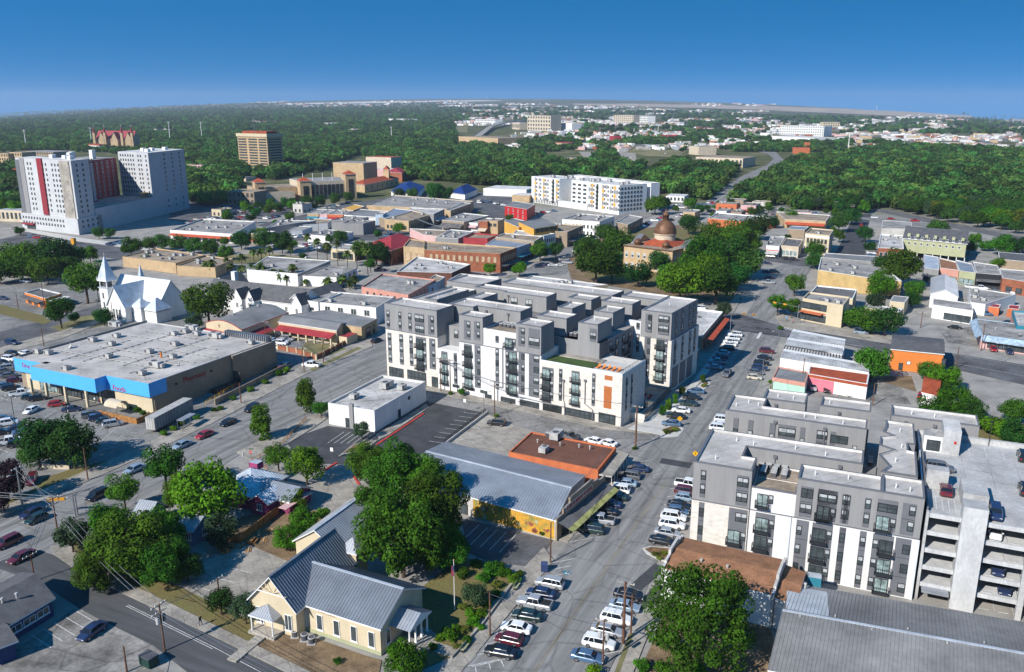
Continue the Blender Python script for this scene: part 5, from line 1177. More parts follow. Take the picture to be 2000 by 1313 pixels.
def gym():
 A,B,C = U(402,630,5.0),U(472,645,5.0),U(564,611,5.0); A.z = B.z = C.z = 0; D = A + C - B
 root = thing('gymnasium',W2((A + C) / 2) + (0,),'gymnasium with a low arched grey roof and cream gable wall','gymnasium'); LAND.append(('the arched gymnasium',(480,625)))
 n = 8; q = MB(); w = MB(); f = lambda t,e: tuple((A.lerp(B,t) if e == 0 else D.lerp(C,t)) + Vector((0,0,5.0 + 1.9 * math.sin(math.pi * t))))
 for i in range(n): q.face([f(i / n,0),f((i + 1) / n,0),f((i + 1) / n,1),f(i / n,1)],'metal_dull')
 q.build('roof',root)
 w.face([(A.x,A.y,0),(B.x,B.y,0)] + [f(1 - i / n,0) for i in range(n + 1)],'cream'); w.face([(C.x,C.y,0),(D.x,D.y,0)] + [f(i / n,1) for i in range(n + 1)],'cream')
 w.face([(B.x,B.y,0),(C.x,C.y,0),(C.x,C.y,5),(B.x,B.y,5)],'cream'); w.face([(D.x,D.y,0),(A.x,A.y,0),(A.x,A.y,5),(D.x,D.y,5)],'cream'); w.build('wall',root)
 q = MB(); e = MB()
 for i in range(n): a,b = Vector(f(i / n,0)),Vector(f((i + 1) / n,0)); q.tube(a,b,.14,.14,'red_metal',5)
 q.tube(tuple(B + Vector((0,0,5))),tuple(C + Vector((0,0,5))),.14,.14,'red_metal',5); q.build('roof_edge',root)
 d,nn,L_,_ = edge(A,B); q = MB(); q.face([(A + nn * .03).to_tuple()[:2] + (3.1,),(A + nn * 1.8).to_tuple()[:2] + (2.6,),(B + nn * 1.8).to_tuple()[:2] + (2.6,),(B + nn * .03).to_tuple()[:2] + (3.1,)],'red_metal'); q.build('awning',root)
 q = MB(); c = A.lerp(B,.38) + nn * .04; q.obox(W2(c),W2(d),W2(nn),-.1,.1,0,.08,4.2,5.4,'brick_dark'); q.obox(W2(c),W2(d),W2(nn),-.4,.4,0,.07,4.9,5.05,'brick_dark'); q.build('cross',root)
 d,nn,L_,_ = edge(B,C); q = MB(); a,b = B + d * 4,B + d * 13
 q.face([(a + nn * .03).to_tuple()[:2] + (3.4,),(a + nn * 3.4).to_tuple()[:2] + (2.4,),(b + nn * 3.4).to_tuple()[:2] + (2.4,),(b + nn * .03).to_tuple()[:2] + (3.4,)],'red_metal'); q.build('porch_roof',root)
 inst('roof_vent',unit_mesh(2),root,U(455,617,6.6),0,(2,2,1)); inst('roof_vent',unit_mesh(2),root,U(504,600,6.6),0,(2,2,1))
gym()
def arcade():
 A,B,C = U(544,630,4.4),U(657,647,4.4),U(674,632,4.4)
 root,Q = gabled('classroom_block','cream classroom block with a dark red arcade roof along its front',A,B,A + C - B,4.6,5.6,'cream','metal_dull',.2,0,land='the red arcade classrooms')
 d,nn,L_,ang = edge(Q[0],Q[1]); q = MB(); z = lambda p,h: (p.x,p.y,h); a,b = Q[0] + d * .5,Q[1] - d * .3
 q.face([z(a + nn * .03,3.7),z(a + nn * 2.9,2.7),z(b + nn * 2.9,2.7),z(b + nn * .03,3.7)],'red_metal'); q.face([z(a + nn * 2.9,2.4),z(b + nn * 2.9,2.4),z(b + nn * 2.9,2.7),z(a + nn * 2.9,2.7)],'red_metal'); q.build('arcade_roof',root)
 for i in range(8): p = a + (b - a) * (i / 7) + nn * 2.6; q = MB(); q.obox(W2(p),W2(d),W2(nn),-.25,.25,-.25,.25,0,2.5,'cream'); q.build('pillar',root)
 for i in range(6): put_win(root,tuple((a + (b - a) * ((i + .7) / 7) + nn * .03).to_tuple()[:2]) + (1,),ang,1.4,1.3,'d')
 q = MB(); p = Q[1] + d * .3; q.obox(W2(p),W2(d),W2(nn),.2,3.4,-6,-.5,0,2.7,'cream','red_metal'); q.build('side_porch',root)
arcade()
building('workshop','tan corner workshop with low grey roof next to the red arcade classrooms',[(692,637),(706,638.5),(736,623),(640,605),(560,615)],4.6,'tan','metal_dull',.15,'metal_dull',wins=((1,[(.1,3.2)],1,3.5,'d',.2,.6),(1,[(.1,3.0)],1,1.6,'d',.65,.9)))
def wallthing(name,label,px,h,k,cat='wall',t=.25,post=None,ground=0.0):
 root = thing(name,U(*px[0],ground),label,cat);
 for i in range(len(px) - 1):
  a,b = U(*px[i],ground),U(*px[i + 1],ground); d = Vector((b.x - a.x,b.y - a.y,0)); L_ = d.length; d.normalize(); n = Vector((-d.y,d.x,0)); q = MB()
  q.obox(W2(a),W2(d),W2(n),0,L_,-t / 2,t / 2,ground,ground + h,k); q.build('wall_section',root)
  if post:
   for j in range(int(L_ / post) + 1): p = a + d * min(j * post,L_); q = MB(); q.obox(W2(p),W2(d),W2(n),-.25,.25,-.25,.25,ground,ground + h + .35,'cream'); q.build('post',root)
 return root
wallthing('garden_wall','cream and brick boundary wall with square piers before the red arcade classrooms',[(543,683),(580,690),(618,703),(655,684),(700,660)],1.5,'brick',post=4.2)
wallthing('retaining_wall','long tan retaining wall sloping along the street beside the grocery store',[(420,792),(560,720)],1.6,'tan_dark')
def railfence(name,label,px,n=3,h=1.1,k='wood',post=2.0,cat='fence',pk=None):
 root = thing(name,U(*px[0]),label,cat)
 for i in range(len(px) - 1):
  a,b = U(*px[i]),U(*px[i + 1]); L_ = (b - a).length; m = max(1,int(L_ / post))
  for j in range(m + 1): p = a.lerp(b,j / m); q = MB(); q.box(p.x - .06,p.x + .06,p.y - .06,p.y + .06,0,h,pk or k); q.build('post',root)
  for r in range(n): z = h * (r + 1) / n - .08; q = MB(); q.tube((a.x,a.y,z),(b.x,b.y,z),.05,.05,k,4); q.build('rail',root)
 return root
railfence('rail_fence','three rail wooden fence in front of the striped parking lot',[(494,903),(548,872),(598,822)])
railfence('rail_fence','short wooden rail fence at the stop sign corner',[(494,905),(522,918)])
railfence('handrail','yellow handrail down the loading dock ramp',[(402,790),(478,745)],2,1.0,'paint_yellow')
railfence('chain_fence','dark chain fence on the wall between the two parking lots',[(868,866),(948,806)],5,1.2,'rail',1.2)
wallthing('low_wall','pale low retaining wall between the black lot and the concrete lot',[(872,868),(952,808)],.7,'concrete_white')
wallthing('board_fence','brown board fence round the cottage back garden',[(405,1052),(470,1062),(545,1003)],1.7,'wood','fence',.1)
wallthing('garden_wall','low stone edging wall in front of the hall garden',[(882,1288),(940,1225),(1012,1128)],.5,'concrete')
wallthing('stone_sign_wall','low pale stone sign wall under the big lot tree',[(82,912),(110,916),(136,917)],.9,'beige')
# ------------------------------------------------------------------ downtown
bd = building
bd('shop','rose painted two storey shop with flat roof left of the apartments',[(706,560),(797,576),(851,546),(746,534)],7.0,'rose','roof_grey',.5,'rose',units=4,wins=((0,[(4.2,1.3)],6,.9,'d'),(1,[(3.8,1.8)],6,1.0,'d'),(1,[(.4,2.2)],5,1.6,'d')),land='the rose painted shop')
bd('shop','narrow blue grey shop tucked behind the rose painted shop',[(800,575),(853,552),(869,541),(850,536)],6.0,'blue_awning','roof_tan',.4,wins=((0,[(3,1.6)],4,1.0,'d'),))
bd('shop','low dark roofed building with dark brick end beside the long brick store',[(775,530),(882,533),(919,516),(814,501)],5.5,'brick_dark','roof_white',.6,'roof_white',units=9,ukinds=(0,1,2,1),land='the dark roofed downtown block')
bd('brick_store','long red brick store with bricked up windows and tan roof',[(829,488),(977,495.5),(1009,483.5),(830,471)],9.0,'brick','roof_tan',.6,'tan',wins=((0,[(4.6,2.6)],12,1.5,'tc',.05,.97),(1,[(4.6,2.6)],7,1.4,'tc'),(1,[(.4,2.8)],4,3.0,'ds')),units=3,awn=((1,3.6,2.4,.4,'roof_dark'),),land='the long red brick store')
bd('brick_store','tan brick shop with three tall panels joined to the red brick store',[(788,481),(828.5,484.5),(829.5,470),(800,466)],9.3,'tan','roof_tan',.6,'tan',wins=((0,[(2.0,4.5)],3,3.0,'tc'),))
bd('shop','grey metal roofed storefront row on the square with blue front',[(948,478),(1009,484),(1043,472),(969,464)],7.5,'blue_awning','metal_roof',.3,wins=((1,[(3.8,1.8)],7,1.1,'w'),(1,[(.3,2.6)],5,2.4,'ds')),awn=((1,3.3,2.5,.4,'teal'),))
bd('shop','tan storefront on the square with a rooftop box',[(968,463),(1043,471.5),(1061,461),(985,455)],8.5,'tan_dark','roof_tan',.5,wins=((1,[(4.2,2)],5,1.1,'w'),),units=1)
bd('shop','white roofed storefront on the square below the golden bar',[(1000,459),(1062,461),(1085,456),(1008,449)],8.0,'white','roof_white',.4,wins=((1,[(4,2)],5,1.0,'d'),))
bd('shop','wide stone shop building with flat pale roof under the golden bar',[(1030,449),(1108,453),(1139,440),(1050,434)],8.5,'tan_dark','roof_tan',.5,'beige',wins=((1,[(4,2.2)],8,1.2,'d'),(0,[(4,2)],4,1.2,'d')),units=2,awn=((1,3.5,3,.3,'roof_dark'),))
bd('rooftop_bar','golden yellow rooftop bar with dark railing above the square',[(1013,433.5),(1043,447),(1090,440),(1060,425)],11.5,'gold','metal_dull',.3,'metal_dull',wins=((1,[(9,2)],5,3,'ds'),),land='the golden rooftop bar')
bd('shop','golden yellow walled shop behind the square storefronts',[(985,432),(1013,444),(1040,436),(1005,426)],9.5,'gold','metal_dull',.3)
bd('hotel','long white three storey building with rooftop machinery near the square',[(1098,428),(1171,433),(1200,422),(1130,417)],9.5,'white','roof_grey',.5,wins=((0,[(1,2.2),(5,2)],9,1.0,'d'),(1,[(1,2.2),(5,2)],8,1.0,'d')),units=12,land='the long white downtown building',ukinds=(0,1,1))
bd('shop','small brown brick shop with grey roof at the corner by the golden tube',[(1204,434),(1226,439),(1256,424),(1228,419)],6.0,'tan_dark','roof_grey',.5,wins=((1,[(.5,3)],6,2,'d'),))
bd('shop','flat white roofed row behind the central apartments',[(1012,547),(1130,562),(1187,556),(1040,538)],7.0,'tan_dark','roof_white',.4,units=7)
bd('shop','low grey roofed annex behind the central apartments',[(875,547),(960,556),(975,541),(900,534)],6.5,'grey','roof_grey',.4)
bd('barn','deep red barn like building with grey roof',[(986,402),(1029,409),(1045,399),(1004,393)],7.5,'red','metal_dull',.2,wins=((0,[(1.2,2),(4.5,1.8)],4,1.0,'w'),),land='the deep red barn')
bd('shopping_block','very wide tan block with grey roof crowded with vents',[(716,401),(872,408),(925,393),(770,381)],6.5,'tan','roof_grey',.5,'beige',units=34,land='the wide tan shopping block',ukinds=(0,2,2,2))
bd('shop','tan building with dark windows at the end of the shopping block',[(871,411),(880,411.5),(921,397),(905,395)],7.0,'tan','roof_grey',.5,wins=((1,[(.8,3.8)],7,2.4,'d'),))
bd('shop','tan corner shop with arched openings and a tan roof',[(751,428),(798,432),(845,418),(805,412)],6.5,'tan','roof_tan',.5,'beige',wins=((0,[(1,2.2)],6,1.5,'d'),(1,[(1,3)],11,1.5,'d')),units=3,land='the tan corner shop')
bd('shop','dark wooden fronted shop with white stepped roof edge',[(838,417),(847,418),(868,408),(800,405)],7.5,'grey','roof_white',.5,wins=((1,[(4,1.6)],4,1.1,'w'),),awn=((1,3.2,2.6,.3,'roof_white'),))
bd('shop','grey metal roofed shed downtown beside the tan corner shop',[(740,424),(752,427),(815,412),(770,407)],6,'tan_dark','metal_roof',.3)
bd('shop','front grey windowless building with rooftop units',[(668,436),(709,437),(733,431),(690,428)],6.8,'grey','roof_grey',.5,'grey',units=5,land='the windowless grey building')
bd('shop','rear grey windowless building with flat roof',[(647,430),(690,431.5),(720,424),(675,422)],6.8,'grey','roof_grey',.5,'grey',units=3)
bd('mural_wall','pale blue painted wall with murals on a narrow building',[(733,419),(748,419.5),(755,415),(740,414)],7.5,'blue_awning','roof_grey',.3)
bd('shop','white long shop front with red letters facing the grey buildings',[(672,419.5),(733,424),(760,413),(700,408)],5.5,'white','metal_dull',.4,wins=((0,[(.5,1.6)],6,2,'d'),))
bd('shop','tan shop with green awning in a short parade',[(600,417),(622,417.5),(640,409),(618,408)],5.5,'tan','roof_grey',.4,awn=((0,3.6,2.2,.9,'leaf_dark' if False else 'teal'),))
bd('shop','white shop with blue awning in a short parade',[(624,417.8),(639,418.3),(656,410),(641,409)],5.5,'pale_pink','roof_grey',.4,awn=((0,3.4,2.0,.7,'blue_awning'),))
bd('shop','orange brick shop with dark red awning in a short parade',[(640,418.4),(670,419.5),(688,411),(658,409.8)],5.5,'brick_orange','roof_grey',.4,awn=((0,3.8,2.4,1.0,'red_metal'),),units=4)
bd('shop','ochre topped shop behind the parade of awnings',[(668,407),(690,411),(712,403),(692,399)],6.0,'tan','gold',.3)
bd('shop','long dark grey walled building with pale roof units',[(520,445),(575,436),(617,431),(545,430)],6.0,'grey','roof_grey',.4,'white',units=9)
bd('shop','low white flat shed with grey roof near the palm car park',[(575,440),(640,436),(648,428),(612,427)],4.5,'white','roof_tan',.4)
bd('shop','low pale shed behind the palm car park',[(600,458),(662,463),(690,453),(640,448)],4.0,'white','metal_dull',.3,units=3)
bd('shop','small white shed with red stripe in the car park',[(560,452),(590,450),(610,443),(580,441)],4.0,'white','roof_grey',.3)
bd('awning_store','white store with a long orange red awning and many roof vents',[(332,449),(456,457),(499,432),(395,427)],5.5,'white','roof_grey',.8,wins=((0,[(.2,2.4)],8,3.2,'d'),),awn=((0,3.7,2.6,.8,'red_awning'),),units=14,land='the orange awning store',ukinds=(0,1,2))
bd('tan_store','long low tan store with flat brown roof and pale units behind the church',[(239,501),(343,514),(400,498),(304,484.5)],5.0,'tan','roof_tan',.5,'tan',units=12,land='the low tan store',ukinds=(0,0,1))
bd('tan_store','lower tan annex with brown roof right behind the church',[(345,519),(420,523),(455,505),(400,499)],4.6,'tan','roof_tan',.5,'tan',units=4)
bd('drive_in','small orange and dark drive in diner at the far left',[(48,571),(88,583),(120,573),(78,563)],4.2,'orange','roof_dark',.5,'roof_white',wins=((0,[(.2,2.6)],3,2.8,'d'),),awn=((0,3.2,2.4,.2,'roof_dark'),(1,3.2,4.0,.1,'roof_white')),land='the orange drive in diner')
def hipb(name,label,pts,he,hr,wall,roof,wins=(),land=None,apex=False,cat='building'):
 P = [U(*p,he) for p in pts]; P = [Vector((p.x,p.y,0)) for p in P]
 if len(P) == 3: P.append(P[0] + P[2] - P[1])
 c = sum(P,Vector()) / 4; root = thing(name,(c.x,c.y,0),label,cat); q = MB(); q.prism([W2(p) for p in P],0,he,wall); q.build('wall',root); hip_roof(root,*P,he,hr,roof,.6,apex=apex)
 for e,rows,nc,ww,st,*uv in wins:
  d,nn,L_,ang = edge(P[e],P[(e + 1) % 4])
  for z,hh in rows:
   for i in range(nc): p = P[e] + d * L_ * (i + .5) / nc + nn * .03; put_win(root,(p.x,p.y,z),ang,ww,hh,st)
 if land: LAND.append((land,PX((c.x,c.y,he))))
 return root
hipb('brick_hall','dark brick hall with a broad dark red hip roof behind bushy trees',[(722,476),(764,489),(819,470)],7.5,11.5,'brick_dark','red_metal',((1,[(1,2),(4.5,2)],6,1.3,'d'),(0,[(1,2),(4.5,2)],5,1.3,'d')),'the red hip roofed hall')
bd('pavilion','low cream pavilion with glass corner beside the palms',[(646,485),(692,489),(715,480),(672,476)],5.5,'cream','roof_grey',.4,wins=((0,[(.5,3)],4,3,'ds'),(1,[(.3,4.2)],3,2.6,'dsl')))
bd('restaurant','wide shop with dark canopy and white sign band',[(863,430),(906,433.5),(955,421),(905,416)],6.0,'tan_dark','roof_grey',.4,'white',awn=((0,4.6,3.6,2.0,'roof_dark'),),units=4,land='the dark canopy shop')
bd('shop','white shop front with pink striped awning',[(907,434),(933,436),(960,426),(935,424)],5.0,'white','roof_grey',.3,'white',awn=((0,3.6,2.2,1.0,'pale_pink'),))
bd('shop','brown walled two storey shop with beige awning',[(935,431),(952,432),(965,427),(948,426)],8.0,'brick','roof_tan',.4,awn=((0,3.6,3.0,1.2,'beige'),))
bd('shop','tan two storey shop beside the brown walled shop',[(952.5,431),(972,432),(985,427),(966,426)],8.0,'tan','roof_tan',.4,wins=((0,[(4.6,1.8)],2,2.0,'d'),))
bd('rooftop_patio','crimson walled patio bar with planters under a grey canopy',[(905,464),(952,466),(975,458),(925,455)],6.0,'red_metal','roof_tan',.8,'red_metal',land='the crimson patio bar')
bd('shop','large flat tan roofed building in the middle of downtown',[(826,458),(858,462),(882,450),(800,446)],5.0,'pale_pink','roof_tan',.4,units=2)
bd('shop','grey flat building next to the crimson patio bar',[(850,464),(895,466),(925,452),(880,448)],5.0,'grey','roof_grey',.4,'white',units=5)
# ---- right side of the picture
def rooms():
 r1,P1 = bd('shop','white roofed shop with a long red awning on the main street',[(1342,656),(1371,657),(1412,609),(1345,600)],5.0,'tan_dark','roof_white',.6,'white',awn=((1,3.4,2.6,.6,'red_awning'),),units=3,wins=((1,[(.3,2.4)],6,2.4,'d'),),land='the red awning shop')
 bd('shop','low grey shed beside the corner tower',[(1338,700),(1352,704),(1366,680),(1350,677)],3.5,'tan_dark','metal_roof',.1)
rooms()
bd('diner','white diner with striped awning at the top of the main street',[(1497,479),(1522,481),(1534,462),(1506.5,461)],6.0,'white','roof_grey',.5,units=2,awn=((0,3.2,2.4,1.0,'unit'),),bands=((0,3.4,3.8,'red'),),land='the white diner')
bd('shop','beige shop with four arched windows and dark roof',[(1526,479),(1560,482),(1569,468),(1536,464)],6.0,'beige','roof_dark',.5,'beige',wins=((0,[(1,2.6)],4,1.7,'wl'),),units=1)
bd('bank','ornate cream stone bank with deep cornice and curved gable',[(1573,455),(1620.5,460),(1628,449),(1584,445)],10.5,'cream','roof_tan',.6,'beige',wins=((0,[(1,2.6),(5.8,2.2)],6,1.3,'d'),),bands=((0,8.6,9.6,'white'),(0,4.2,4.6,'white')),units=2,land='the ornate stone bank')
bd('store','brick store with grey roof and white edge behind the square trees',[(1383,426),(1447,432),(1518,425),(1402,415)],6.5,'brick_orange','roof_grey',.6,'white',units=3,land='the flat brick store')
bd('store','salmon awning store with flat tan roof behind the bank',[(1533,428),(1613,432),(1622,420),(1516,413)],5.5,'tan','roof_tan',.5,awn=((0,3.8,3.2,1.0,'red_awning'),),land='the salmon awning store')
bd('petrol_station','grey canopied filling station with yellow pillars',[(1540,447),(1572,449),(1580,443),(1545,441)],5.0,'tan_dark','metal_roof',.2)
bd('store','yellow brick store with grey stepped roof on the main street corner',[(1598,527),(1692,542),(1761,549),(1716,512),(1604,502)],7.0,'yellow_brick','roof_grey',.6,'white',units=8,land='the yellow brick store')
bd('store','low grey ribbed roof behind the yellow brick store',[(1607,503),(1712,512),(1717,501),(1613,494)],7.6,'metal_dull','metal_dull',.2)
bd('store','dark roofed shop joined to the cream corner building',[(1581,573),(1666,583),(1674,565),(1596,557)],6.5,'cream','roof_dark',.5,'white',units=1)
bd('corner_store','cream two storey corner building with brown pillars and big windows',[(1568,582),(1647,596),(1660,580),(1580,570)],8.2,'cream','roof_grey',.6,'cream',wins=((0,[(.5,2.6),(4.6,2.4)],2,6.0,'ds',.03,.55),),bands=((0,3.4,3.9,'brick_orange',0,.6),),units=2,land='the cream corner building',awn=((0,3.8,1.8,.1,'brick_orange',0,.55),))
bd('shed','small cream shed with grey roof between the street trees',[(1738,588),(1767,591),(1775,580),(1745,577)],5.0,'cream','metal_dull',.1)
bd('shop','low cream walled shop partly under the wide street trees',[(1690,600),(1755,610),(1765,603),(1700,594)],4.0,'cream','roof_white',.3)
bd('brick_store','two storey red brick store with white roof and tall windows',[(1715,484),(1765,486),(1763.5,460),(1720,457)],8.5,'brick','roof_white',.6,'white',wins=((0,[(3.8,2.6)],5,1.6,'w'),),units=4,land='the red brick store with white roof')
def sage():
 A,B,C = U(1765,464,10),U(1888,475,10),U(1889,456,10)
 root,Q = gabled('apartment_house','long sage green apartment house raised on posts with small dormers',A,B,A + C - B,9.6,13.5,'sage','shingle_grey',.5,0,wins=((0,[(4.0,1.2),(7,1.2)],9,1.1,'w'),),land='the sage green apartment house',near=False,base=2.8)
 d,nn,L_,ang = edge(Q[0],Q[1])
 for i in range(7): p = Q[0] + d * (L_ * (i + .5) / 7) - nn * 2.2; q = MB(); q.obox(W2(p),W2(d),W2(nn),-.7,.7,-.6,.8,10.6,12.2,'sage','shingle_grey'); q.build('dormer',root)
 for i in range(9): p = Q[0] + d * (L_ * i / 8) - nn * .3; q = MB(); q.tube((p.x,p.y,0),(p.x,p.y,2.8),.2,.2,'white',6); q.build('post',root)
sage()
bd('shop','silver gabled shop with dark wooden front',[(1805,523),(1834,527),(1833,502),(1804,497)],6.0,'grey','metal_bright',.2,wins=((0,[(.4,2.4)],3,2,'d'),),awn=((0,3.4,2.2,.5,'roof_dark'),))
bd('shop','faded red fronted shop with brown roof',[(1836,523),(1873,528),(1868,511),(1834,503)],6.0,'rose','shingle_brown',.5,wins=((0,[(.4,2.4)],3,2.4,'dl'),),land='the faded red shop')
bd('shop','green and cream fronted shop with silver roof',[(1874,528.5),(1906,533),(1899,515),(1866,507)],6.0,'sage','metal_roof',.4,wins=((0,[(.4,2.4)],3,2.2,'dl'),))
bd('shop','black fronted shop with grey roof in the right hand row',[(1907,533),(1957,537),(1948,518),(1900,511)],6.0,'black','roof_grey',.4,awn=((0,3.6,2.4,.5,'roof_dark'),),units=1)
bd('shop','red brick fronted shop with pale flat roof at the right edge',[(1958,543),(2050,557),(2040,532),(1952,524)],6.0,'brick','roof_grey',.4,wins=((0,[(.4,2.4)],4,2.4,'d'),))
A_,B_,C_ = U(1871,578,6),U(1874,553,6),U(1822,549,6)
gabled('workshop','white gabled workshop with grey blue metal roof',U(1871,580,5.5),U(1868,549,5.5),U(1818,573,5.5),5.5,7.6,'white','metal_roof',.3,.8,land='the white gabled workshop',near=False)
bd('garage_workshop','low white garage with three roller doors and a flat roof',[(1822,595),(1901,607),(1897,592),(1823,582)],5.0,'white','roof_grey',.3,wins=((0,[(.1,2.8)],3,3.2,'w',.3,.98),),land='the white roller door garage')
bd('shop','low grey flat roofed block behind the picnic huts',[(1895,590),(1925,594),(1985,575),(1893,561)],4.5,'white','roof_grey',.3,units=4)
bd('hut','brick hut with wine red awning roof beside the blue cars',[(1928,598),(1952,601),(1955,595),(1932,592)],3.2,'brick_orange','red_metal',.1)
bd('hut','brick hut with wine red roof nearest the right edge',[(1968,602),(1991,604),(1993,597),(1971,595)],3.2,'brick_orange','red_metal',.1)
bd('pink_store','pink store with pale blue slate awning round its flat grey roof',[(1918,654),(2060,674),(2050,640),(1905,622)],4.4,'pale_pink','roof_grey',.2,'blue_awning',wins=((0,[(.5,2.2)],5,3.4,'ds',.1,.9),),awn=((0,4.3,1.6,1.2,'blue_awning',0,1),(3,4.3,1.6,1.2,'blue_awning',0,1)),units=3,land='the pink store')
bd('drive_through','small pink building with a teal fascia roof',[(1986,636),(2060,640),(2050,612),(1977,606)],5.4,'rose','roof_white',.6,'teal',bands=((0,4.0,5.3,'teal'),(3,4.0,5.3,'teal')))
bd('house','long grey roofed house at the right edge near the railway',[(1951,506),(2050,515),(2050,500),(1950,492)],4.5,'tan_dark','shingle_grey',.1)
bd('warehouse','pale curved roof shed beyond the sage apartment house',[(1722,446),(1782,447),(1780,434),(1724,430)],5,'concrete_white','roof_grey',.2)
def orange_house():
 A,B,C = U(1741,682,6.2),U(1843,692,6.2),U(1841,663,6.2)
 root,Q = gabled('shop_house','orange walled two storey shop with plain grey brown roof',A,B,A + C - B,6.2,7.2,'orange','shingle_grey',.3,0,land='the orange walled shop')
 d,nn,L_,ang = edge(Q[0],Q[1]); f = Frame(Q[0],Q[1]); q = MB(); q.lathe((0,0),[(.5,0),(.5,.1),(0,.1)],'white',14); q.lathe((0,0),[(.62,0),(.62,.08),(.5,.08)],'black',14); me = q.mesh('wall_disc'); o = inst('wall_disc',me,root,f.at(5,-.03,2.6)); o.rotation_euler = (math.pi / 2,0,f.ang)
 q = MB(); q.tube(f.at(7.5,-1,.2),f.at(12.5,-1,2.8),.06,.06,'pole_wood',4); q.tube(f.at(7.5,-1,1.2),f.at(12.5,-1,3.8),.05,.05,'pole_wood',4); fr_ = f
 for i in range(6): q.tube(f.at(7.5 + i,-1,0),f.at(7.5 + i,-1,1.2 + i * .52),.05,.05,'pole_wood',4)
 q.build('stair',root); put_win(root,f.at(14,-.03,2.8),f.ang,1.1,2.1,'d',True,'door'); put_win(root,f.at(3,-.03,.2),f.ang,1.1,2.1,'d',True,'door')
orange_house()
def greenhouses():
 Z = 4.6
 for n,a,b,c,d in (('nearest',(1524,699),(1697,727),(1696,713),(1531,684)),('middle',(1534,674),(1646,693),(1647,680),(1539,662)),('farthest',(1541,660),(1649,676),(1651,665),(1549,645))):
  P = [U(*p,Z) for p in (a,b,c,d)]; root = thing('shed',W2(P[0]) + (0,),n + ' of three long sheds with bright white metal vault roofs','shed'); m = 4; q = MB()
  for i in range(4): s,t = P[i],P[(i + 1) % 4]; q.face([(s.x,s.y,0),(t.x,t.y,0),(t.x,t.y,Z - .02),(s.x,s.y,Z - .02)],'white')
  q.build('wall',root); q = MB(); w = MB()
  for i in range(m):
   f0,f1 = i / m,(i + 1) / m; h = lambda f: Z + .4 * math.sin(f * 1.5); A,B,C,D = P[0].lerp(P[3],f0),P[1].lerp(P[2],f0),P[1].lerp(P[2],f1),P[0].lerp(P[3],f1)
   q.face([(A.x,A.y,h(f0)),(B.x,B.y,h(f0)),(C.x,C.y,h(f1)),(D.x,D.y,h(f1))],'shed_roof' if i < m - 1 else 'white')
  for i in range(30): A,B = P[0].lerp(P[1],i / 29),P[3].lerp(P[2],i / 29); w.tube((A.x,A.y,Z + .03),(B.x,B.y,Z + .43),.05,.05,'metal_white',4,False)
  o = q.build('roof',root); w.build('roof_seams',o,'stuff')
 LAND.append(('the white vaulted sheds',(1600,690)))
 for nm,a,b,c,d in (('first and second',(1531,682.5),(1645,701),(1645,694),(1534,675.5)),('second and third',(1539,661),(1646,678),(1648,677.5 - 4),(1541,656))):
  P = [U(*p,Z - .25) for p in (a,b,c,d)]; root = thing('roof',W2(P[0]) + (0,),'glazed strip roof with dark bars between the ' + nm + ' white sheds','roof'); q = MB(); q.face([tuple(p) for p in P],'roof_membrane'); q.build('glazing',root)
  q = MB(); n = 20
  for i in range(n + 1): A,B = P[0].lerp(P[1],i / n),P[3].lerp(P[2],i / n); q.tube((A.x,A.y,Z - .2),(B.x,B.y,Z - .2),.13,.13,'black',4)
  q.tube(P[3],P[2],.3,.3,'black',4); q.build('glazing_bar',root,'stuff')
 bd('shop','mint green walled shop with dull brown roof edge',[(1509,737),(1573,748),(1580,727),(1520,716)],4.2,'mint','metal_dull',.3,'rose',bands=((0,3.1,4.1,'rose'),),land='the mint green shop')
 bd('shop','candy pink and white walled shop with rusty roof strip',[(1578,730),(1694,750),(1698,730),(1582,714)],4.4,'white','red_tile',.2,'white',bands=((0,.02,3.4,'pink',0,.46),(0,3.5,4.3,'red_tile')),land='the pink and white shop')
greenhouses()
A_,B_,C_ = U(1802,765,3.4),U(1832,772,3.4),U(1836,741,3.4)
gabled('house','small house with red brown metal roof hidden in trees',A_,B_,A_ + C_ - B_,3.2,4.8,'white','red_tile',.3,.5,cat='house')
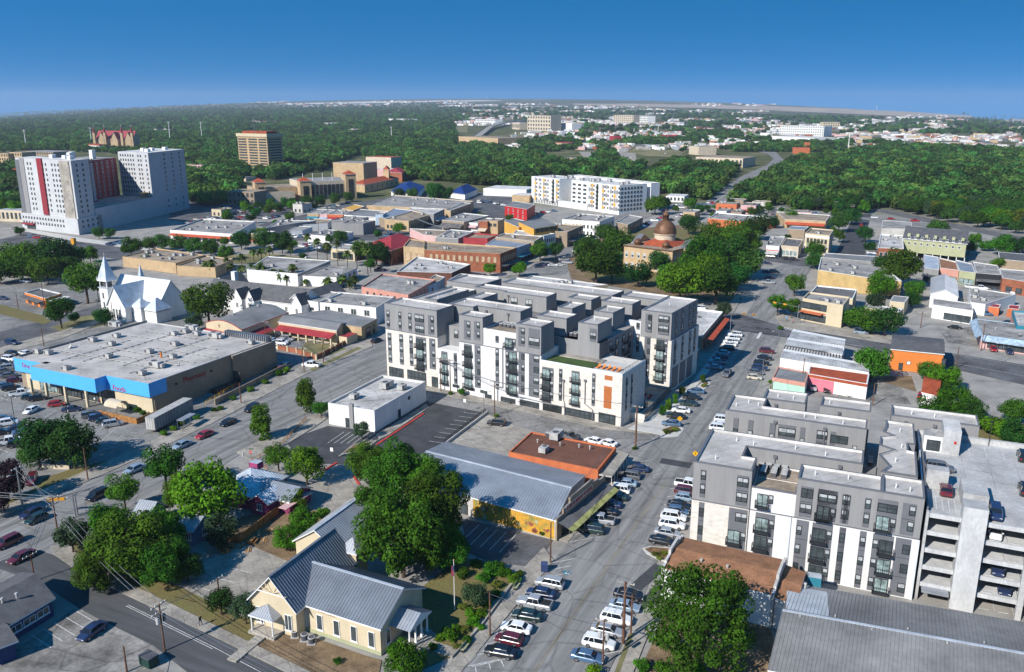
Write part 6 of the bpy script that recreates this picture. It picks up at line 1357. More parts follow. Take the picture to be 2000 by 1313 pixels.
# courthouse
def courthouse():
 A,B,C = U(1219,479,11),U(1314,490,11),U(1349,471,11); A.z = B.z = C.z = 0; D = A + C - B; c = (A + C) / 2
 root = thing('courthouse',W2(c) + (0,),'sandstone courthouse with brown dome and red tiled central roof','courthouse'); LAND.append(('the domed courthouse',(1290,480)))
 fr = Frame(A,B); L_ = (B - A).length; Wd = (D - A).length
 q = MB(); fr.box(q,0,L_,0,Wd,0,10.6,'tan','roof_tan'); q.build('wall',root); q = MB()
 fr.box(q,-.4,L_ + .4,-.4,Wd + .4,10.6,11.1,'copper','roof_tan'); q.build('cornice',root)
 for rows in ((1.0,2.2),(5.8,2.4)):
  for i in range(8): put_win(root,fr.at(L_ * (i + .5) / 8,-.03,rows[0]),fr.ang,1.4,rows[1],'wb')
  for i in range(8): put_win(root,fr.at(L_ + .03,Wd * (i + .5) / 8,rows[0]),fr.ang + math.pi / 2,1.4,rows[1],'wb')
 # cross roofs, red, and end pediments
 m = Vector(fr.at(L_ / 2,Wd / 2)); u,v = fr.u,fr.v; s = 5.2
 hip_roof(root,m - u * L_ * .33 - v * Wd * .33,m + u * L_ * .33 - v * Wd * .33,m + u * L_ * .33 + v * Wd * .33,m - u * L_ * .33 + v * Wd * .33,11.1,15.2,'red_tile',.2,apex=True)
 p = fr.at(L_ - 1,Wd * .3); gabled('x','',p,p + u * 2.6,p + v * Wd * .4,11.1,14.5,'tan','grey_dark',.3,0,parent=root); p = fr.at(-1.2,Wd * .3); gabled('x','',p,p + u * 2.6,p + v * Wd * .4,11.1,14.5,'tan','grey_dark',.3,0,parent=root)
 for i in range(4): q = MB(); a = fr.at(L_ + 1.4,Wd * (.34 + .107 * i)); q.tube((a.x,a.y,1),(a.x,a.y,10),.45,.4,'beige',8); q.build('column',root)
 for a_,b_ in ((.2,.12),(.78,.12),(.95,.85),(.3,.88)):
  k = fr.at(L_ * a_,Wd * b_); q = MB(); q.lathe((k.x,k.y),[(1.6,11),(1.7,12.2),(2.0,12.3),(1.6,13.2),(.8,14),(0.1,14.4)],'copper',10); q.build('cupola',root,smooth=True)
 q = MB(); dc = U(1298,470,14); dc = m
 q.lathe(W2(dc),[(5.0,11),(5.0,15.6),(5.4,15.7),(5.4,16.1)],'beige',24); q.build('drum',root,smooth=False)
 prof = [(5.3,16.1)] + [(5.3 * math.cos(a),16.5 + 5.9 * math.sin(a)) for a in [i * math.pi / 2 / 9 for i in range(9)]] + [(1.0,22.5)]
 q = MB(); q.lathe(W2(dc),prof,'copper',24); q.build('dome',root,smooth=True)
 q = MB(); q.lathe(W2(dc),[(1.5,21.8),(1.5,24.4),(1.8,24.5),(1.7,25.1),(1.1,26),(.3,26.5),(.1,27.8)],'copper',14); q.build('lantern',root,smooth=True)
courthouse()
# ------------------------------------------------------------------ tower complex at the left
def grid_windows(root,A,B,z0,fh,nf,nc,ww,wh,style='g',u0=.05,u1=.95,skip=()):
 d,nn,L_,ang = edge(A,B)
 for f in range(nf):
  for c in range(nc):
   if c in skip: continue
   p = A + d * L_ * (u0 + (u1 - u0) * (c + .5) / nc) + nn * .03; put_win(root,(p.x,p.y,z0 + f * fh),ang,ww,wh,style)
def towers():
 K = U(163,457); K.z = 0; Rr = U(369.5,407.5); Rr.z = 0; d = (Rr - K).normalized(); n = Vector((d.y,-d.x,0)); L_ = (Rr - K).length
 fl = U(54,444); fl.z = 0; e = (U(130,459) - fl); e.z = 0; e.normalize()
 root = thing('student_tower',W2(K) + (0,),'pale twin tower block with dark red accents on a long windowless podium','tower block'); LAND.append(('the pale twin tower block',(210,370)))
 w0 = (fl - K).normalized()                        # away from the long wall, to the left
 H = 43.5; depth_ = (K - fl).dot(-e * -1) if False else 0
 Wl = (K - fl).length
 def bx(s0,s1,t0,t1,z0,z1,k,name,kt='roof_white',win=None):
  """s along the long wall from K, t to the left"""
  P = [K + d * s + w0 * t for s,t in ((s0,t1),(s0,t0),(s1,t0),(s1,t1))]
  q = MB(); q.prism([W2(p) for p in P],z0,z1,k,kt); o = q.build(name,root); return P
 Wt = (fl - K).length
 P = bx(-3,14,0,Wt * .98,9.5,H,'tower_white','near_tower'); grid_windows(root,P[0],P[1],12.2,3.05,10,14,1.2,1.6,'g',.03,.8,(2,5,6,10)); grid_windows(root,P[1],P[2],12.2,3.05,10,2,1.5,1.6,'g',.12,.8)
 a,b = P[0],P[1]; dd,nn,LL,ang = edge(a,b)
 for f0,f1,k,z0,z1 in ((.0,.075,'grey_dark',10,H - 1),(.078,.16,'grey',10,H),(.41,.5,'red_tower',10,H + .4)):
  q = MB(); q.obox(W2(a),W2(dd),W2(nn),LL * f0,LL * f1,-.2,.35 if k != 'red_tower' else .8,z0,z1,k); q.build('facade_band',root)
 q = MB(); q.obox(W2(a),W2(dd),W2(nn),LL * .8,LL * .97,-.2,.5,9.5,H - .4,'concrete'); q.build('stair_face',root)
 P = bx(-4.5,20,-.6,Wt,0,9.5,'tower_white','podium_front'); grid_windows(root,P[0],P[1],3.6,3.0,2,15,1.3,1.5,'g',.02,.78); grid_windows(root,P[1],P[2],3.6,3.0,2,4,1.5,1.5,'g',.1,.9)
 put_win(root,tuple((P[0].lerp(P[1],.17) + nn * .05).to_tuple()[:2]) + (.3,),ang,9,2.8,'ds'); q = MB(); p = P[0] + dd * LL * .04; q.obox(W2(p),W2(dd),W2(nn),0,12,0,1.6,3.1,4.0,'red_tower'); q.build('entrance_canopy',root)
 bx(14,L_ * .62,-.6,Wt,0,13.5,'tower_white','podium_wall','roof_grey')
 P = bx(22,44,24,Wt + 6,13.5,H - 3,'red_tower','red_wing','roof_grey'); grid_windows(root,P[1],P[2],15,3.05,9,7,1.6,1.9,'w'); grid_windows(root,P[0],P[1],15,3.05,9,6,1.6,1.9,'w')
 dd2,nn2,LL2,_ = edge(P[1],P[2])
 for f in (.2,.55,.8): q = MB(); q.obox(W2(P[1]),W2(dd2),W2(nn2),LL2 * f,LL2 * f + 1.6,0,.3,14,H - 5,'tower_white'); q.build('facade_band',root)
 P = bx(44,L_ * .6,32,Wt + 6,13.5,H - 4,'red_tower','dark_wing','roof_grey'); grid_windows(root,P[1],P[2],15,3.05,8,5,1.6,1.9,'w')
 P = bx(L_ * .62,L_,-.6,Wt * .55,0,H,'tower_white','far_tower'); grid_windows(root,P[0],P[1],16,3.05,9,11,1.25,1.6,'g',.04,.96,(6,9)); grid_windows(root,P[1],P[2],16,3.05,9,3,1.6,1.6,'g',.3,.95); grid_windows(root,P[1],P[2],4.5,4,2,3,1.6,1.6,'g',.3,.95)
 for s,t in ((5,8),(8,16),(9,30),(30,34),(38,40),(60,40),(L_ * .7,8),(L_ * .8,14),(L_ * .9,10),(L_ * .75,18)): p = K + d * s + w0 * t; q = MB(); q.obox(W2(p),W2(d),W2(w0),-2,2,-1.6,1.6,H if s < 16 or s > L_ * .62 else H - 4,H + 2,'white'); q.build('roof_plant',root)
 p = K + d * (L_ * .56) + w0 * 4
 q = MB()
 for i in range(4):
  for j in range(2): k = p + d * i * 2.5 + w0 * j * 3; q.tube((k.x,k.y,13.5),(k.x,k.y,16.5),.15,.15,'gold',5)
 q.obox(W2(p),W2(d),W2(w0),-.5,8,-.5,3.5,16.5,16.7,'gold'); q.build('pergola',root)
towers()
def kellam():
 A,B,C = U(469,333,0),U(526,336,0),U(545,331,0); A.z = B.z = C.z = 0; H = 43
 d = (B - A).normalized(); v = Vector((-d.y,d.x,0)); W_ = (B - A).length; D_ = W_ * .5
 root = thing('office_tower',W2(A) + (0,),'tan office tower with banded floors and a red capped roof','tower'); LAND.append(('the tan banded tower',(505,295)))
 q = MB(); q.obox(W2(A),W2(d),W2(v),0,W_,0,D_,0,H,'tan','red_tile'); q.build('wall',root)
 for i in range(11):
  z = 5.2 + i * 3.05
  for f0,f1 in ((.03,.3),(.38,.66),(.72,.97)): q = MB(); q.obox(W2(A),W2(d),W2(v),W_ * f0,W_ * f1,-.5,0,z,z + 1.5,'glass'); q.build('window_band',root)
  q = MB(); q.obox(W2(B),W2(v),W2(d),D_ * .1,D_ * .9,0,.5,z,z + 1.5,'glass'); q.build('window_band',root)
 q = MB(); q.obox(W2(A),W2(d),W2(v),-1,W_ + 1,-1,D_ + 1,H - 3.6,H,'cream','red_tile'); q.build('cornice',root); q = MB(); q.obox(W2(A),W2(d),W2(v),4,W_ - 4,4,D_ - 4,H,H + 2.5,'red_tile'); q.build('penthouse',root)
 q = MB(); q.obox(W2(A),W2(d),W2(v),-4,W_ + 2,-4,0,0,5,'tan'); q.build('podium',root); q = MB(); c = A + d * W_ * .6; q.tube((c.x,c.y,H),(c.x,c.y,H + 18),.35,.2,'steel',5); q.build('mast',root)
kellam()
def far(name,label,px,wpx,hpx,k,dep=20,roof='roof_white',nf=0,nc=0,side=0.35,rt=None,group=None):
 """distant building: px = bottom-left of the front, wpx wide, hpx high in photo pixels"""
 a = UT(*px); b = UT(px[0] + wpx,px[1] + wpx * .04); a2,b2 = Vector((a.x,a.y,0)),Vector((b.x,b.y,0)); b2 = a2 + (b2 - a2).normalized() * min((b2 - a2).length,depth(a) * wpx / CF * 1.15)
 h = hpx * depth(a) / CF; zb = min(a.z,terr(b2.x,b2.y)) - .5
 d = (b2 - a2); L_ = d.length; d.normalize(); v = Vector((-d.y,d.x,0)); root = thing(name,(a.x,a.y,zb),label,'building',group); q = MB()
 q.obox(W2(a2),W2(d),W2(v),0,L_,0,dep,zb,a.z + h,k,roof); q.build('wall',root)
 if rt:
  q = MB(); q.obox(W2(a2),W2(d),W2(v),-.8,L_ + .8,-.8,dep + .8,a.z + h,a.z + h + 1.6,rt); q.build('roof',root)
 if nf:
  for f in range(nf):
   for c in range(nc):
    p = a2 + d * L_ * (c + .5) / nc; put_win(root,(p.x,p.y - .05,a.z + h * (f + .25) / nf),math.atan2(d.y,d.x),L_ / nc * .5,h / nf * .55,'n')
 return root,a2,d,v,L_,h
def arches():
 A,B = U(592,393,0),U(687,388,0); C = U(500,396,0); A.z = B.z = C.z = 0; d = (B - A).normalized(); v = Vector((-d.y,d.x,0)); L_ = (B - A).length; H = 15
 root = thing('parking_garage',W2(A) + (0,),'tan garage with tall dark bays and red tiled corner pavilions','parking garage'); LAND.append(('the tan garage with dark bays',(640,365)))
 q = MB(); q.obox(W2(A),W2(d),W2(v),0,L_,0,40,0,H,'beige','roof_grey'); q.build('wall',root)
 for i in range(9): q = MB(); q.obox(W2(A),W2(d),W2(v),4 + i * (L_ - 10) / 9,4 + (i + .72) * (L_ - 10) / 9,-.3,0,1,H - 2.5,'glass_dark'); q.build('dark_bay',root)
 for o,w_ in ((A - d * 2,9),(B - d * 5,9),(C,8)):
  hh = H + (5 if o is not C and (o - A).length > 10 else 1); q = MB(); q.obox(W2(o),W2(d),W2(v),0,w_,-1.5,8,0,hh,'tan'); q.build('pavilion',root); K = [o + d * x + v * y for x,y in ((0,-1.5),(w_,-1.5),(w_,8),(0,8))]; hip_roof(root,*K,hh,hh + 3,'red_tile',.6,apex=True)
  q = MB(); q.obox(W2(o),W2(d),W2(v),2.5,6.5,-1.8,-1.5,1,hh - 4,'glass_dark'); q.build('arched_bay',root)
 q = MB(); q.obox(W2(C),W2(d),W2(v),0,(A - C).length * .92,2,30,0,11,'tan','roof_tan'); q.build('west_wing',root)
 q = MB(); e = C + d * 5; q.obox(W2(e),W2(d),W2(v),0,24,-10,2,0,8,'beige','roof_tan'); q.build('front_block',root)
 for i in range(5): p = A + d * L_ * (i + .5) / 5 + v * 12; q = MB(); q.tube((p.x,p.y,H),(p.x,p.y,H + 6),.2,.2,'white',4); q.build('lamp_post',root)
arches()
far('theatre','tall pale theatre fly tower above the red roofed hall',(716,340),50,33,'beige',22,'red_tile'); far('theatre','tan theatre block with flat roof beside the fly tower',(652,352),60,34,'tan',26,'roof_grey'); far('theatre','low pink tan theatre annex under the fly tower',(705,345),60,16,'pale_pink',14)
hipb('concert_hall','tan hall with a wide red tiled roof beside the garage',[(687,358),(712,361),(778,348)],7,10,'tan','red_tile',((1,[(2,2.5)],7,1.4,'d'),))
hipb('tower_pavilion','small tan tower with red tile cap by the theatre',[(748,331),(759,331.5),(761,329)],16,19,'tan','red_tile')
hipb('red_pavilion','dark red roofed pavilion right of the theatre',[(758,336),(785,338),(792,332)],9,12,'brick','red_metal')
for i,(a,b,c,nm) in enumerate((((764,374),(815,380),(829,364),'larger'),((880,376),(908,380),(932,370),'smaller'))):
 hipb('restaurant',nm + ' of two buildings with steep deep blue roofs',[a,b,c],4.5,9.5,'white','blue_roof')
def yellow_flats():
 A,B,C = U(1038,395),U(1209,420),U(1251,390);
 for p in (A,B,C): p.z = 0
 d = (B - A).normalized(); v = Vector((-d.y,d.x,0)); L_ = (B - A).length; Wd = 40.0; H = 20.5; f = Frame(A,B)
 while PX(f.at(L_,Wd))[0] < 1252: Wd += 1
 root = thing('apartment_building',W2(A) + (0,),'white apartment building with yellow and grey panels in the middle distance','building'); LAND.append(('the yellow panelled white apartments',(1145,385)))
 def blk(u0,u1,v0,v1,nm,h=H): block(f,root,rect(u0,u1,v0,v1),0 if nm != 'x' else 4,h,'white','roof_white',nm,'white',.3)
 for o,u0,u1,v0,v1 in ((0,0,.345,0,22),(0,.345,.45,16,30),(0,.45,.66,3,22),(0,.66,1.0,0,24),(0,.72,1.0,24,27),(0,.1,1.0,31,Wd)): blk(L_ * u0,L_ * u1 - .3,v0,v1,'wing')
 q = MB(); f.box(q,L_ * .345,L_ * .67,-1,3,0,4.2,'white'); q.build('shop_base',root); f2 = lambda fr: L_ * fr
 for fr,k,fl in ((.05,'gold',0),(.1,'grey',1),(.155,'gold',1),(.19,'grey',0),(.27,'glass',2),(.315,'gold',1),(.685,'grey',0),(.715,'gold',1),(.77,'glass',2),(.83,'gold',0),(.865,'grey',1),(.91,'grey',2),(.95,'gold',1),(.975,'grey',0)):
  for i in range(6):
   z = 2.4 + i * 2.95; kk = k if (i + fl) % 2 == 0 or k == 'glass' else ('grey' if k == 'gold' else 'roof_white')
   q = MB(); f.box(q,f2(fr) - 1.1,f2(fr) + 1.0,-.12,.02,z,z + 2.7,kk); q.build('facade_panel',root)
   if k != 'glass': put_win(root,f.at(f2(fr) + 1.9,-.03,z + .5),f.ang,1.2,1.6,'g')
   else: inst('balcony',balcony_mesh(2.6),root,f.at(f2(fr),-.12,z),f.ang)
 for i in range(5):
  for j in range(3): put_win(root,f.at(f2(.48 + j * .06),2.97,4.2 + i * 3.1),f.ang,3.6,1.6,'gs')
 for i in range(6):
  for j in range(7): put_win(root,f.at(L_ - .27,2.5 + j * 3.1,2.5 + i * 2.95),f.ang + math.pi / 2,1.8,1.7,'g')
  for j in range(int((Wd - 38) / 4.2)): put_win(root,f.at(L_ + .03,37 + j * 4.2,2.5 + i * 2.95),f.ang + math.pi / 2,2.6,1.8,'g')
 for i in range(12): p = f.at(L_ * rnd.uniform(.05,.95),rnd.uniform(5,18),H - .3); inst('roof_plant',unit_mesh(0),root,p,f.ang,(1.4,1.4,1.6))
 q = MB();
 for i in range(16): u = L_ * (.02 + i * .02); f.box(q,u,u + 1.0,-.1,.02,.3,3.2,'glass')
 q.build('shop_front',root)
yellow_flats()
# Old castle-like hall with red roofs on the hill
def old_main():
 a = UT(190,292); a.z = 0; d = Vector((.995,-.1,0)); v = Vector((.1,.995,0))
 root = thing('old_hall',a,'far hill top hall with dark red gabled roofs and pale pinnacles','hall'); LAND.append(('the red gabled hill hall',(232,270)))
 gabled('x','',a,a + d * 70,a + v * 22,16,30,'tan','red_metal',.5,0,parent=root)
 for x in (8,32,58): p = a + d * x - v * 6; gabled('x','',p + d * 12,p + d * 12 + v * 20,p,15,28,'tan','red_metal',.4,0,parent=root)
 for x in (0,20,52,71): p = a + d * x - v * 4; q = MB(); q.prism([W2(p + d * s + v * t) for s,t in ((-2,-2),(2,-2),(2,2),(-2,2))],0,27,'tan'); q.lathe(W2(p),[(2.6,27),(.1,38)],'red_metal',4); q.tube((p.x,p.y,36),(p.x,p.y,42),.3,.1,'white',4); q.build('turret',root)
old_main()
# other far buildings: (name, label, (x,y) base left, width, height, material, depth, roof, floors, columns)
FB = [('hall','tan university hall at the far left edge',(-5,322),30,22,'tan',20,'roof_tan',3,5),('hall','tan gabled university hall left of the dark flat hall',(22,322),30,24,'tan',20,'roof_tan',3,5),
('hall','dark flat university hall with rows of windows',(52,316),72,20,'tan_dark',30,'roof_grey',3,12),('hall','white hall with orange tile roof left of the towers',(0,345),44,13,'white',16,'red_tile',1,5,'red_tile'),
('hall','long grey roofed hall at the left edge',(-10,374),52,12,'beige',18,'metal_dull',0,0),('hall','low white hall with pale metal roof beside the twin towers',(-4,432),52,22,'beige',22,'metal_bright',1,6),
('hall','small hall with orange tile roof behind the red wing',(172,297),48,10,'white',14,'red_tile',0,0,'red_tile'),('hall','pale brick hall right of the twin towers',(366,340),46,18,'pale_pink',18,'roof_tan',2,6),
('hall','long white hall with red roof near the tan garage',(388,384),112,10,'white',12,'red_metal',1,16,'red_metal'),('hall','brick hall with red edge beside the tan garage',(446,400),52,26,'tan_dark',20,'roof_tan',2,6),
('coliseum','long tan low arena near the flyover',(896,284),110,14,'tan',60,'roof_tan',0,0),('stadium_stand','tall pale stadium building with arched front',(1030,255),58,28,'beige',40,'roof_tan',4,9),
('stadium_stand','low pale wing left of the stadium building',(1000,254),30,12,'beige',30,'roof_white',1,6),('stadium_stand','white stadium stand right of the stadium building',(1090,256),42,14,'white',30,'roof_white',0,0),
('scoreboard','black scoreboard by the stadium',(1113,251),15,8,'black',3,'black',0,0),('apartment_building','far pale brown apartment block with five floors',(1198,241),50,15,'beige',30,'roof_white',4,10),
('apartment_building','far grey white apartment block right of the brown one',(1249,242),30,14,'white',30,'roof_white',4,6),('apartment_building','far white apartment row near the river wood',(1522,266),86,18,'white',40,'roof_white',4,20),
('apartment_building','far cream block right of the white apartment row',(1607,252),32,12,'cream',30,'roof_white',3,7),('store','long white low store before the white apartment row',(1505,278),105,9,'white',60,'roof_white',0,0),
('field_house','long dark red roofed field house',(1048,288),72,7,'tan',40,'red_metal',0,0),('field_house','wine roofed field house left of the brown one',(1015,285),38,7,'tan',30,'red_metal',0,0),
('pavilion','small pavilion with brown hipped roof by the sports ground',(1107,276),20,9,'white',12,'shingle_brown',0,0),('stadium_stand','wine coloured grandstand by the sports ground',(1190,280),26,12,'red_metal',14,'red_metal',0,0),
('stadium_stand','second wine coloured grandstand right of the first',(1292,275),34,10,'red_metal',14,'red_metal',0,0),('court','green fenced sports court',(1215,274),60,3,'turf',30,'turf',0,0),
('activity_centre','sand coloured activity centre with many flat roofs',(1358,325),92,18,'beige',50,'roof_tan',1,12),('activity_centre','grey roofed rear hall of the sand coloured centre',(1345,305),36,16,'beige',30,'metal_dull',0,0),('activity_centre','pale front wing of the sand coloured centre',(1398,327),36,10,'white',14,'roof_white',1,6),
('church','small far church with orange brick tower',(1555,302),26,12,'brick_orange',20,'red_metal',0,0),('bell_tower','orange brick bell tower of the small far church',(1572,300),8,18,'brick_orange',8,'red_tile',0,0),
('store','tan depot with striped front behind the apartments wood',(1098,320),42,11,'tan',22,'roof_grey',1,10),('pavilion','small white pavilion behind the yellow panelled apartments',(1330,382),30,14,'beige',16,'metal_dull',0,0),
('restaurant','small restaurant with red roof sign by the crossroads',(1300,394),36,11,'white',20,'roof_white',1,5),('restaurant','bright red shed by the crossroads',(1266,384),20,6,'red',8,'red_metal',0,0),
('shop','low white flat roofed shop left of the yellow panelled apartments',(944,382),84,14,'white',30,'roof_white',0,0),('shop','low tan flat shop beside the yellow panelled apartments',(1000,395),34,14,'tan',18,'roof_white',0,0),
('house','red roofed building hidden in the wood left of the yellow flats',(1022,345),40,8,'white',16,'red_metal',0,0),('hall','low dark roofed lodge left of the tan garage',(415,352),70,7,'beige',16,'shingle_grey',0,0),('hall','low dark roofed lodge nearer the white red roofed hall',(375,362),44,8,'beige',14,'shingle_grey',0,0),
('apartment_building','far row of red roofed apartments left of the stadium',(928,243),70,9,'white',30,'red_metal',2,14),('warehouse','long white far warehouse roof beyond the left wood',(758,240),60,6,'white',60,'roof_white',0,0),('drive_hall','orange sign tower beside the left road',(139,478),6,12,'signal',2,'black',0,0)]
for t_ in FB:
 r_,a_,d_,v_,L_,h_ = far(t_[0],t_[1],t_[2],t_[3],t_[4],t_[5],t_[6],t_[7],t_[8],t_[9],rt=t_[10] if len(t_) > 10 else None)
# yellow and blue tube slides by the crossroads
q = MB(); p0 = U(1221,411); p1 = U(1268,411)
for i in range(9): a,b = p0.lerp(p1,i / 9),p0.lerp(p1,(i + 1) / 9); q.tube((a.x,a.y,2.2 + (i % 2)),(b.x,b.y,2.2 + ((i + 1) % 2)),1.9,1.9,'paint_yellow' if i % 3 else 'teal',8)
for i in range(4): a = p0.lerp(p1,i / 3); q.tube((a.x,a.y,0),(a.x,a.y,2),.2,.2,'steel',5)
o = q.build('play_tube',None,origin=W2(p0) + (0,)); tag(o,'bright yellow and blue tube structure by the crossroads','play tube')
def flyover():
 pts = [(905,285),(935,270),(958,254),(985,246),(1040,241)]; root = thing('flyover',UT(905,285),'pale concrete flyover curving away towards the stadium','bridge'); q = MB(); w_ = MB(); prev = None
 for i,p in enumerate(pts): a = UT(*p); pts[i] = Vector((a.x,a.y,a.z + min(i,3) * 3.5 + .5))
 for i in range(len(pts) - 1):
  a,b = pts[i],pts[i + 1]; d = (b - a); d.z = 0; d.normalize(); n = Vector((-d.y,d.x,0)) * 9
  q.face([a - n,b - n,b + n,a + n],'concrete');
  for s in (-1,1): w_.face([a + n * s,b + n * s,b + n * s + Vector((0,0,1.2)),a + n * s + Vector((0,0,1.2))],'concrete_white'); w_.face([a + n * s,b + n * s,b + n * s - Vector((0,0,2)),a + n * s - Vector((0,0,2))],'concrete_white')
 q.build('deck',root); w_.build('parapet',root)
 for i in range(1,5): p = pts[min(i,4)]; q = MB(); q.tube((p.x,p.y,p.z - 14),(p.x,p.y,p.z - .3),1.5,1.5,'concrete',8); q.build('pier',root)
flyover()
for i,(x,y,h) in enumerate(((908,214,9),(1712,216,8),(950,195,5),(1846,229,5),(1794,232,8))):
 a = UT(x,y); s = depth(a) / CF; q = MB(); H = h * s; q.tube((0,0,0),(0,0,H * .75),.7 * s * .5,.5 * s * .5,'white',8); q.lathe((0,0),[(.3 * s,H * .7),(1.3 * s,H * .82),(1.3 * s,H * .95),(.2 * s,H)],'white',10)
 o = inst('water_tower',q.mesh('water_tower'),None,a); auto(o,'far white water tower','water tower','water towers on the horizon')
# distant town: pale specks nobody could count
TOWNCLEAR = []
def speck_town():
 q = MB(); regs = [((880,203,1500,222),34),((900,222,1500,246),30),((1100,236,1500,268),22),((1480,236,1740,266),14),((1640,264,2000,298),30),((520,199,900,210),12),((1180,262,1480,292),16),((1700,226,2000,262),14),((300,236,900,262),5),((960,262,1240,300),12)]
 for (x0,y0,x1,y1),n in regs:
  for _ in range(n):
   cx,cy = rnd.uniform(x0,x1),rnd.uniform(y0,y1); rx = rnd.uniform(14,48); ry = max(1.2,(cy - 196) * .055) * rnd.uniform(.7,1.5); TOWNCLEAR.append((cx,cy,rx,ry))
   for _ in range(rnd.randint(7,16)):
    a_,r_ = rnd.uniform(0,6.28),math.sqrt(rnd.random()); x,y = cx + rx * r_ * math.cos(a_),cy + ry * r_ * math.sin(a_)
    if y < 197: continue
    a = UT(x,y); D = depth(a); s = D / CF; w_ = min(s * rnd.uniform(2,10),80); h = min(max(s * rnd.uniform(1,2.6),5),15); dp = rnd.uniform(10,40)
    k = rnd.choice(['white','roof_white','white','beige','roof_white','concrete_white','pale_pink','tan','roof_grey','metal_bright','white','brick']); t = R(rnd.choice([25,115,60,0])); dx,dy = (math.cos(t),math.sin(t)),(-math.sin(t),math.cos(t))
    q.obox((a.x,a.y),dx,dy,-w_ / 2,w_ / 2,-dp / 2,dp / 2,a.z - 1,a.z + h,k,rnd.choice(['roof_white','roof_grey','roof_white',k]))
 o = q.build('distant_town',None,'stuff'); o['label'] = 'pale far roofs of the town spread towards the horizon'; o['category'] = 'town'
 g = MB()
 for cx,cy,rx,ry in TOWNCLEAR:
  if rnd.random() < .6: g.face([UT(cx + rx * 1.1 * math.cos(t),max(cy + ry * 1.1 * math.sin(t),197.5)) + Vector((0,0,.8)) for t in [i * math.pi / 4 for i in range(8)]],rnd.choice(['concrete','drygrass','field_pale','asphalt_worn']))
 g.build('far_clearing',None,'structure')
speck_town()
# ------------------------------------------------------------------ trees
npr = np.random.RandomState(11)
def leaf_mesh(name,lobes,n,size,k,squash=1.0,flat=0.0,inner=0.25):
 """leaf-clump faces spread on and inside uneven lobes; unit: metres, crown centred on the origin"""
 lobes = np.array(lobes); wgt = lobes[:,3] ** 2; wgt /= wgt.sum()
 pick = npr.choice(len(lobes),n,p=wgt); c = lobes[pick,:3]; r = lobes[pick,3]
 d = npr.normal(size=(n,3)); d /= np.linalg.norm(d,axis=1)[:,None]
 rr = r * np.where(npr.rand(n) < inner,npr.uniform(.35,.9,n),npr.uniform(.86,1.08,n))
 p = c + d * rr[:,None] * np.array([1,1,squash])
 nn = d * 1.0 + npr.normal(size=(n,3)) * .42; nn[:,2] += .38; nn /= np.linalg.norm(nn,axis=1)[:,None]
 t = np.cross(nn,npr.normal(size=(n,3))); t /= np.linalg.norm(t,axis=1)[:,None]; b = np.cross(nn,t)
 s = (size * npr.uniform(.6,1.35,n))[:,None]; fold = nn * s * .35
 v = np.stack([p - t * s,p - b * s * .7 + fold * .4,p + t * s,p + b * s * .7 - fold * .4],1).reshape(-1,3)
 me = bpy.data.meshes.new(name); me.vertices.add(4 * n); me.vertices.foreach_set('co',v.ravel())
 me.loops.add(4 * n); me.loops.foreach_set('vertex_index',np.arange(4 * n)); me.polygons.add(n); me.polygons.foreach_set('loop_start',np.arange(n) * 4); me.polygons.foreach_set('loop_total',np.full(n,4))
 me.update(); me.materials.append(M(k)); return me
def lobes(seed,n,R_,h,spread=.62,lo=.32,hi=.5):
 q = random.Random(seed); L_ = [(0,0,0,R_ * .62)]
 for i in range(n):
  a = 2.4 * i + q.uniform(-.4,.4); t = q.uniform(-.75,1.0); rad = spread * R_ * math.sqrt(max(0.05,1 - t * t * .8)) * q.uniform(.75,1.12)
  L_.append((rad * math.cos(a),rad * math.sin(a),t * h * .62,R_ * q.uniform(lo,hi)))
 return L_
def trunk_mesh(h,r,seed,k='bark',spread=.5):
 q = random.Random(seed); m = MB(); m.tube((0,0,-.2),(0,0,h * .55),r,r * .7,k,7)
 for i in range(6):
  a = i * 1.05 + q.uniform(-.3,.3); z = h * q.uniform(.35,.58); L_ = h * q.uniform(.3,.5)
  e = (math.cos(a) * L_ * spread * 1.6,math.sin(a) * L_ * spread * 1.6,z + L_ * .8); m.tube((0,0,z),e,r * .5,r * .15,k,5)
  m.tube(e,(e[0] * 1.35,e[1] * 1.25,e[2] + L_ * .35),r * .17,r * .05,k,4)
 return m.mesh('trunk')
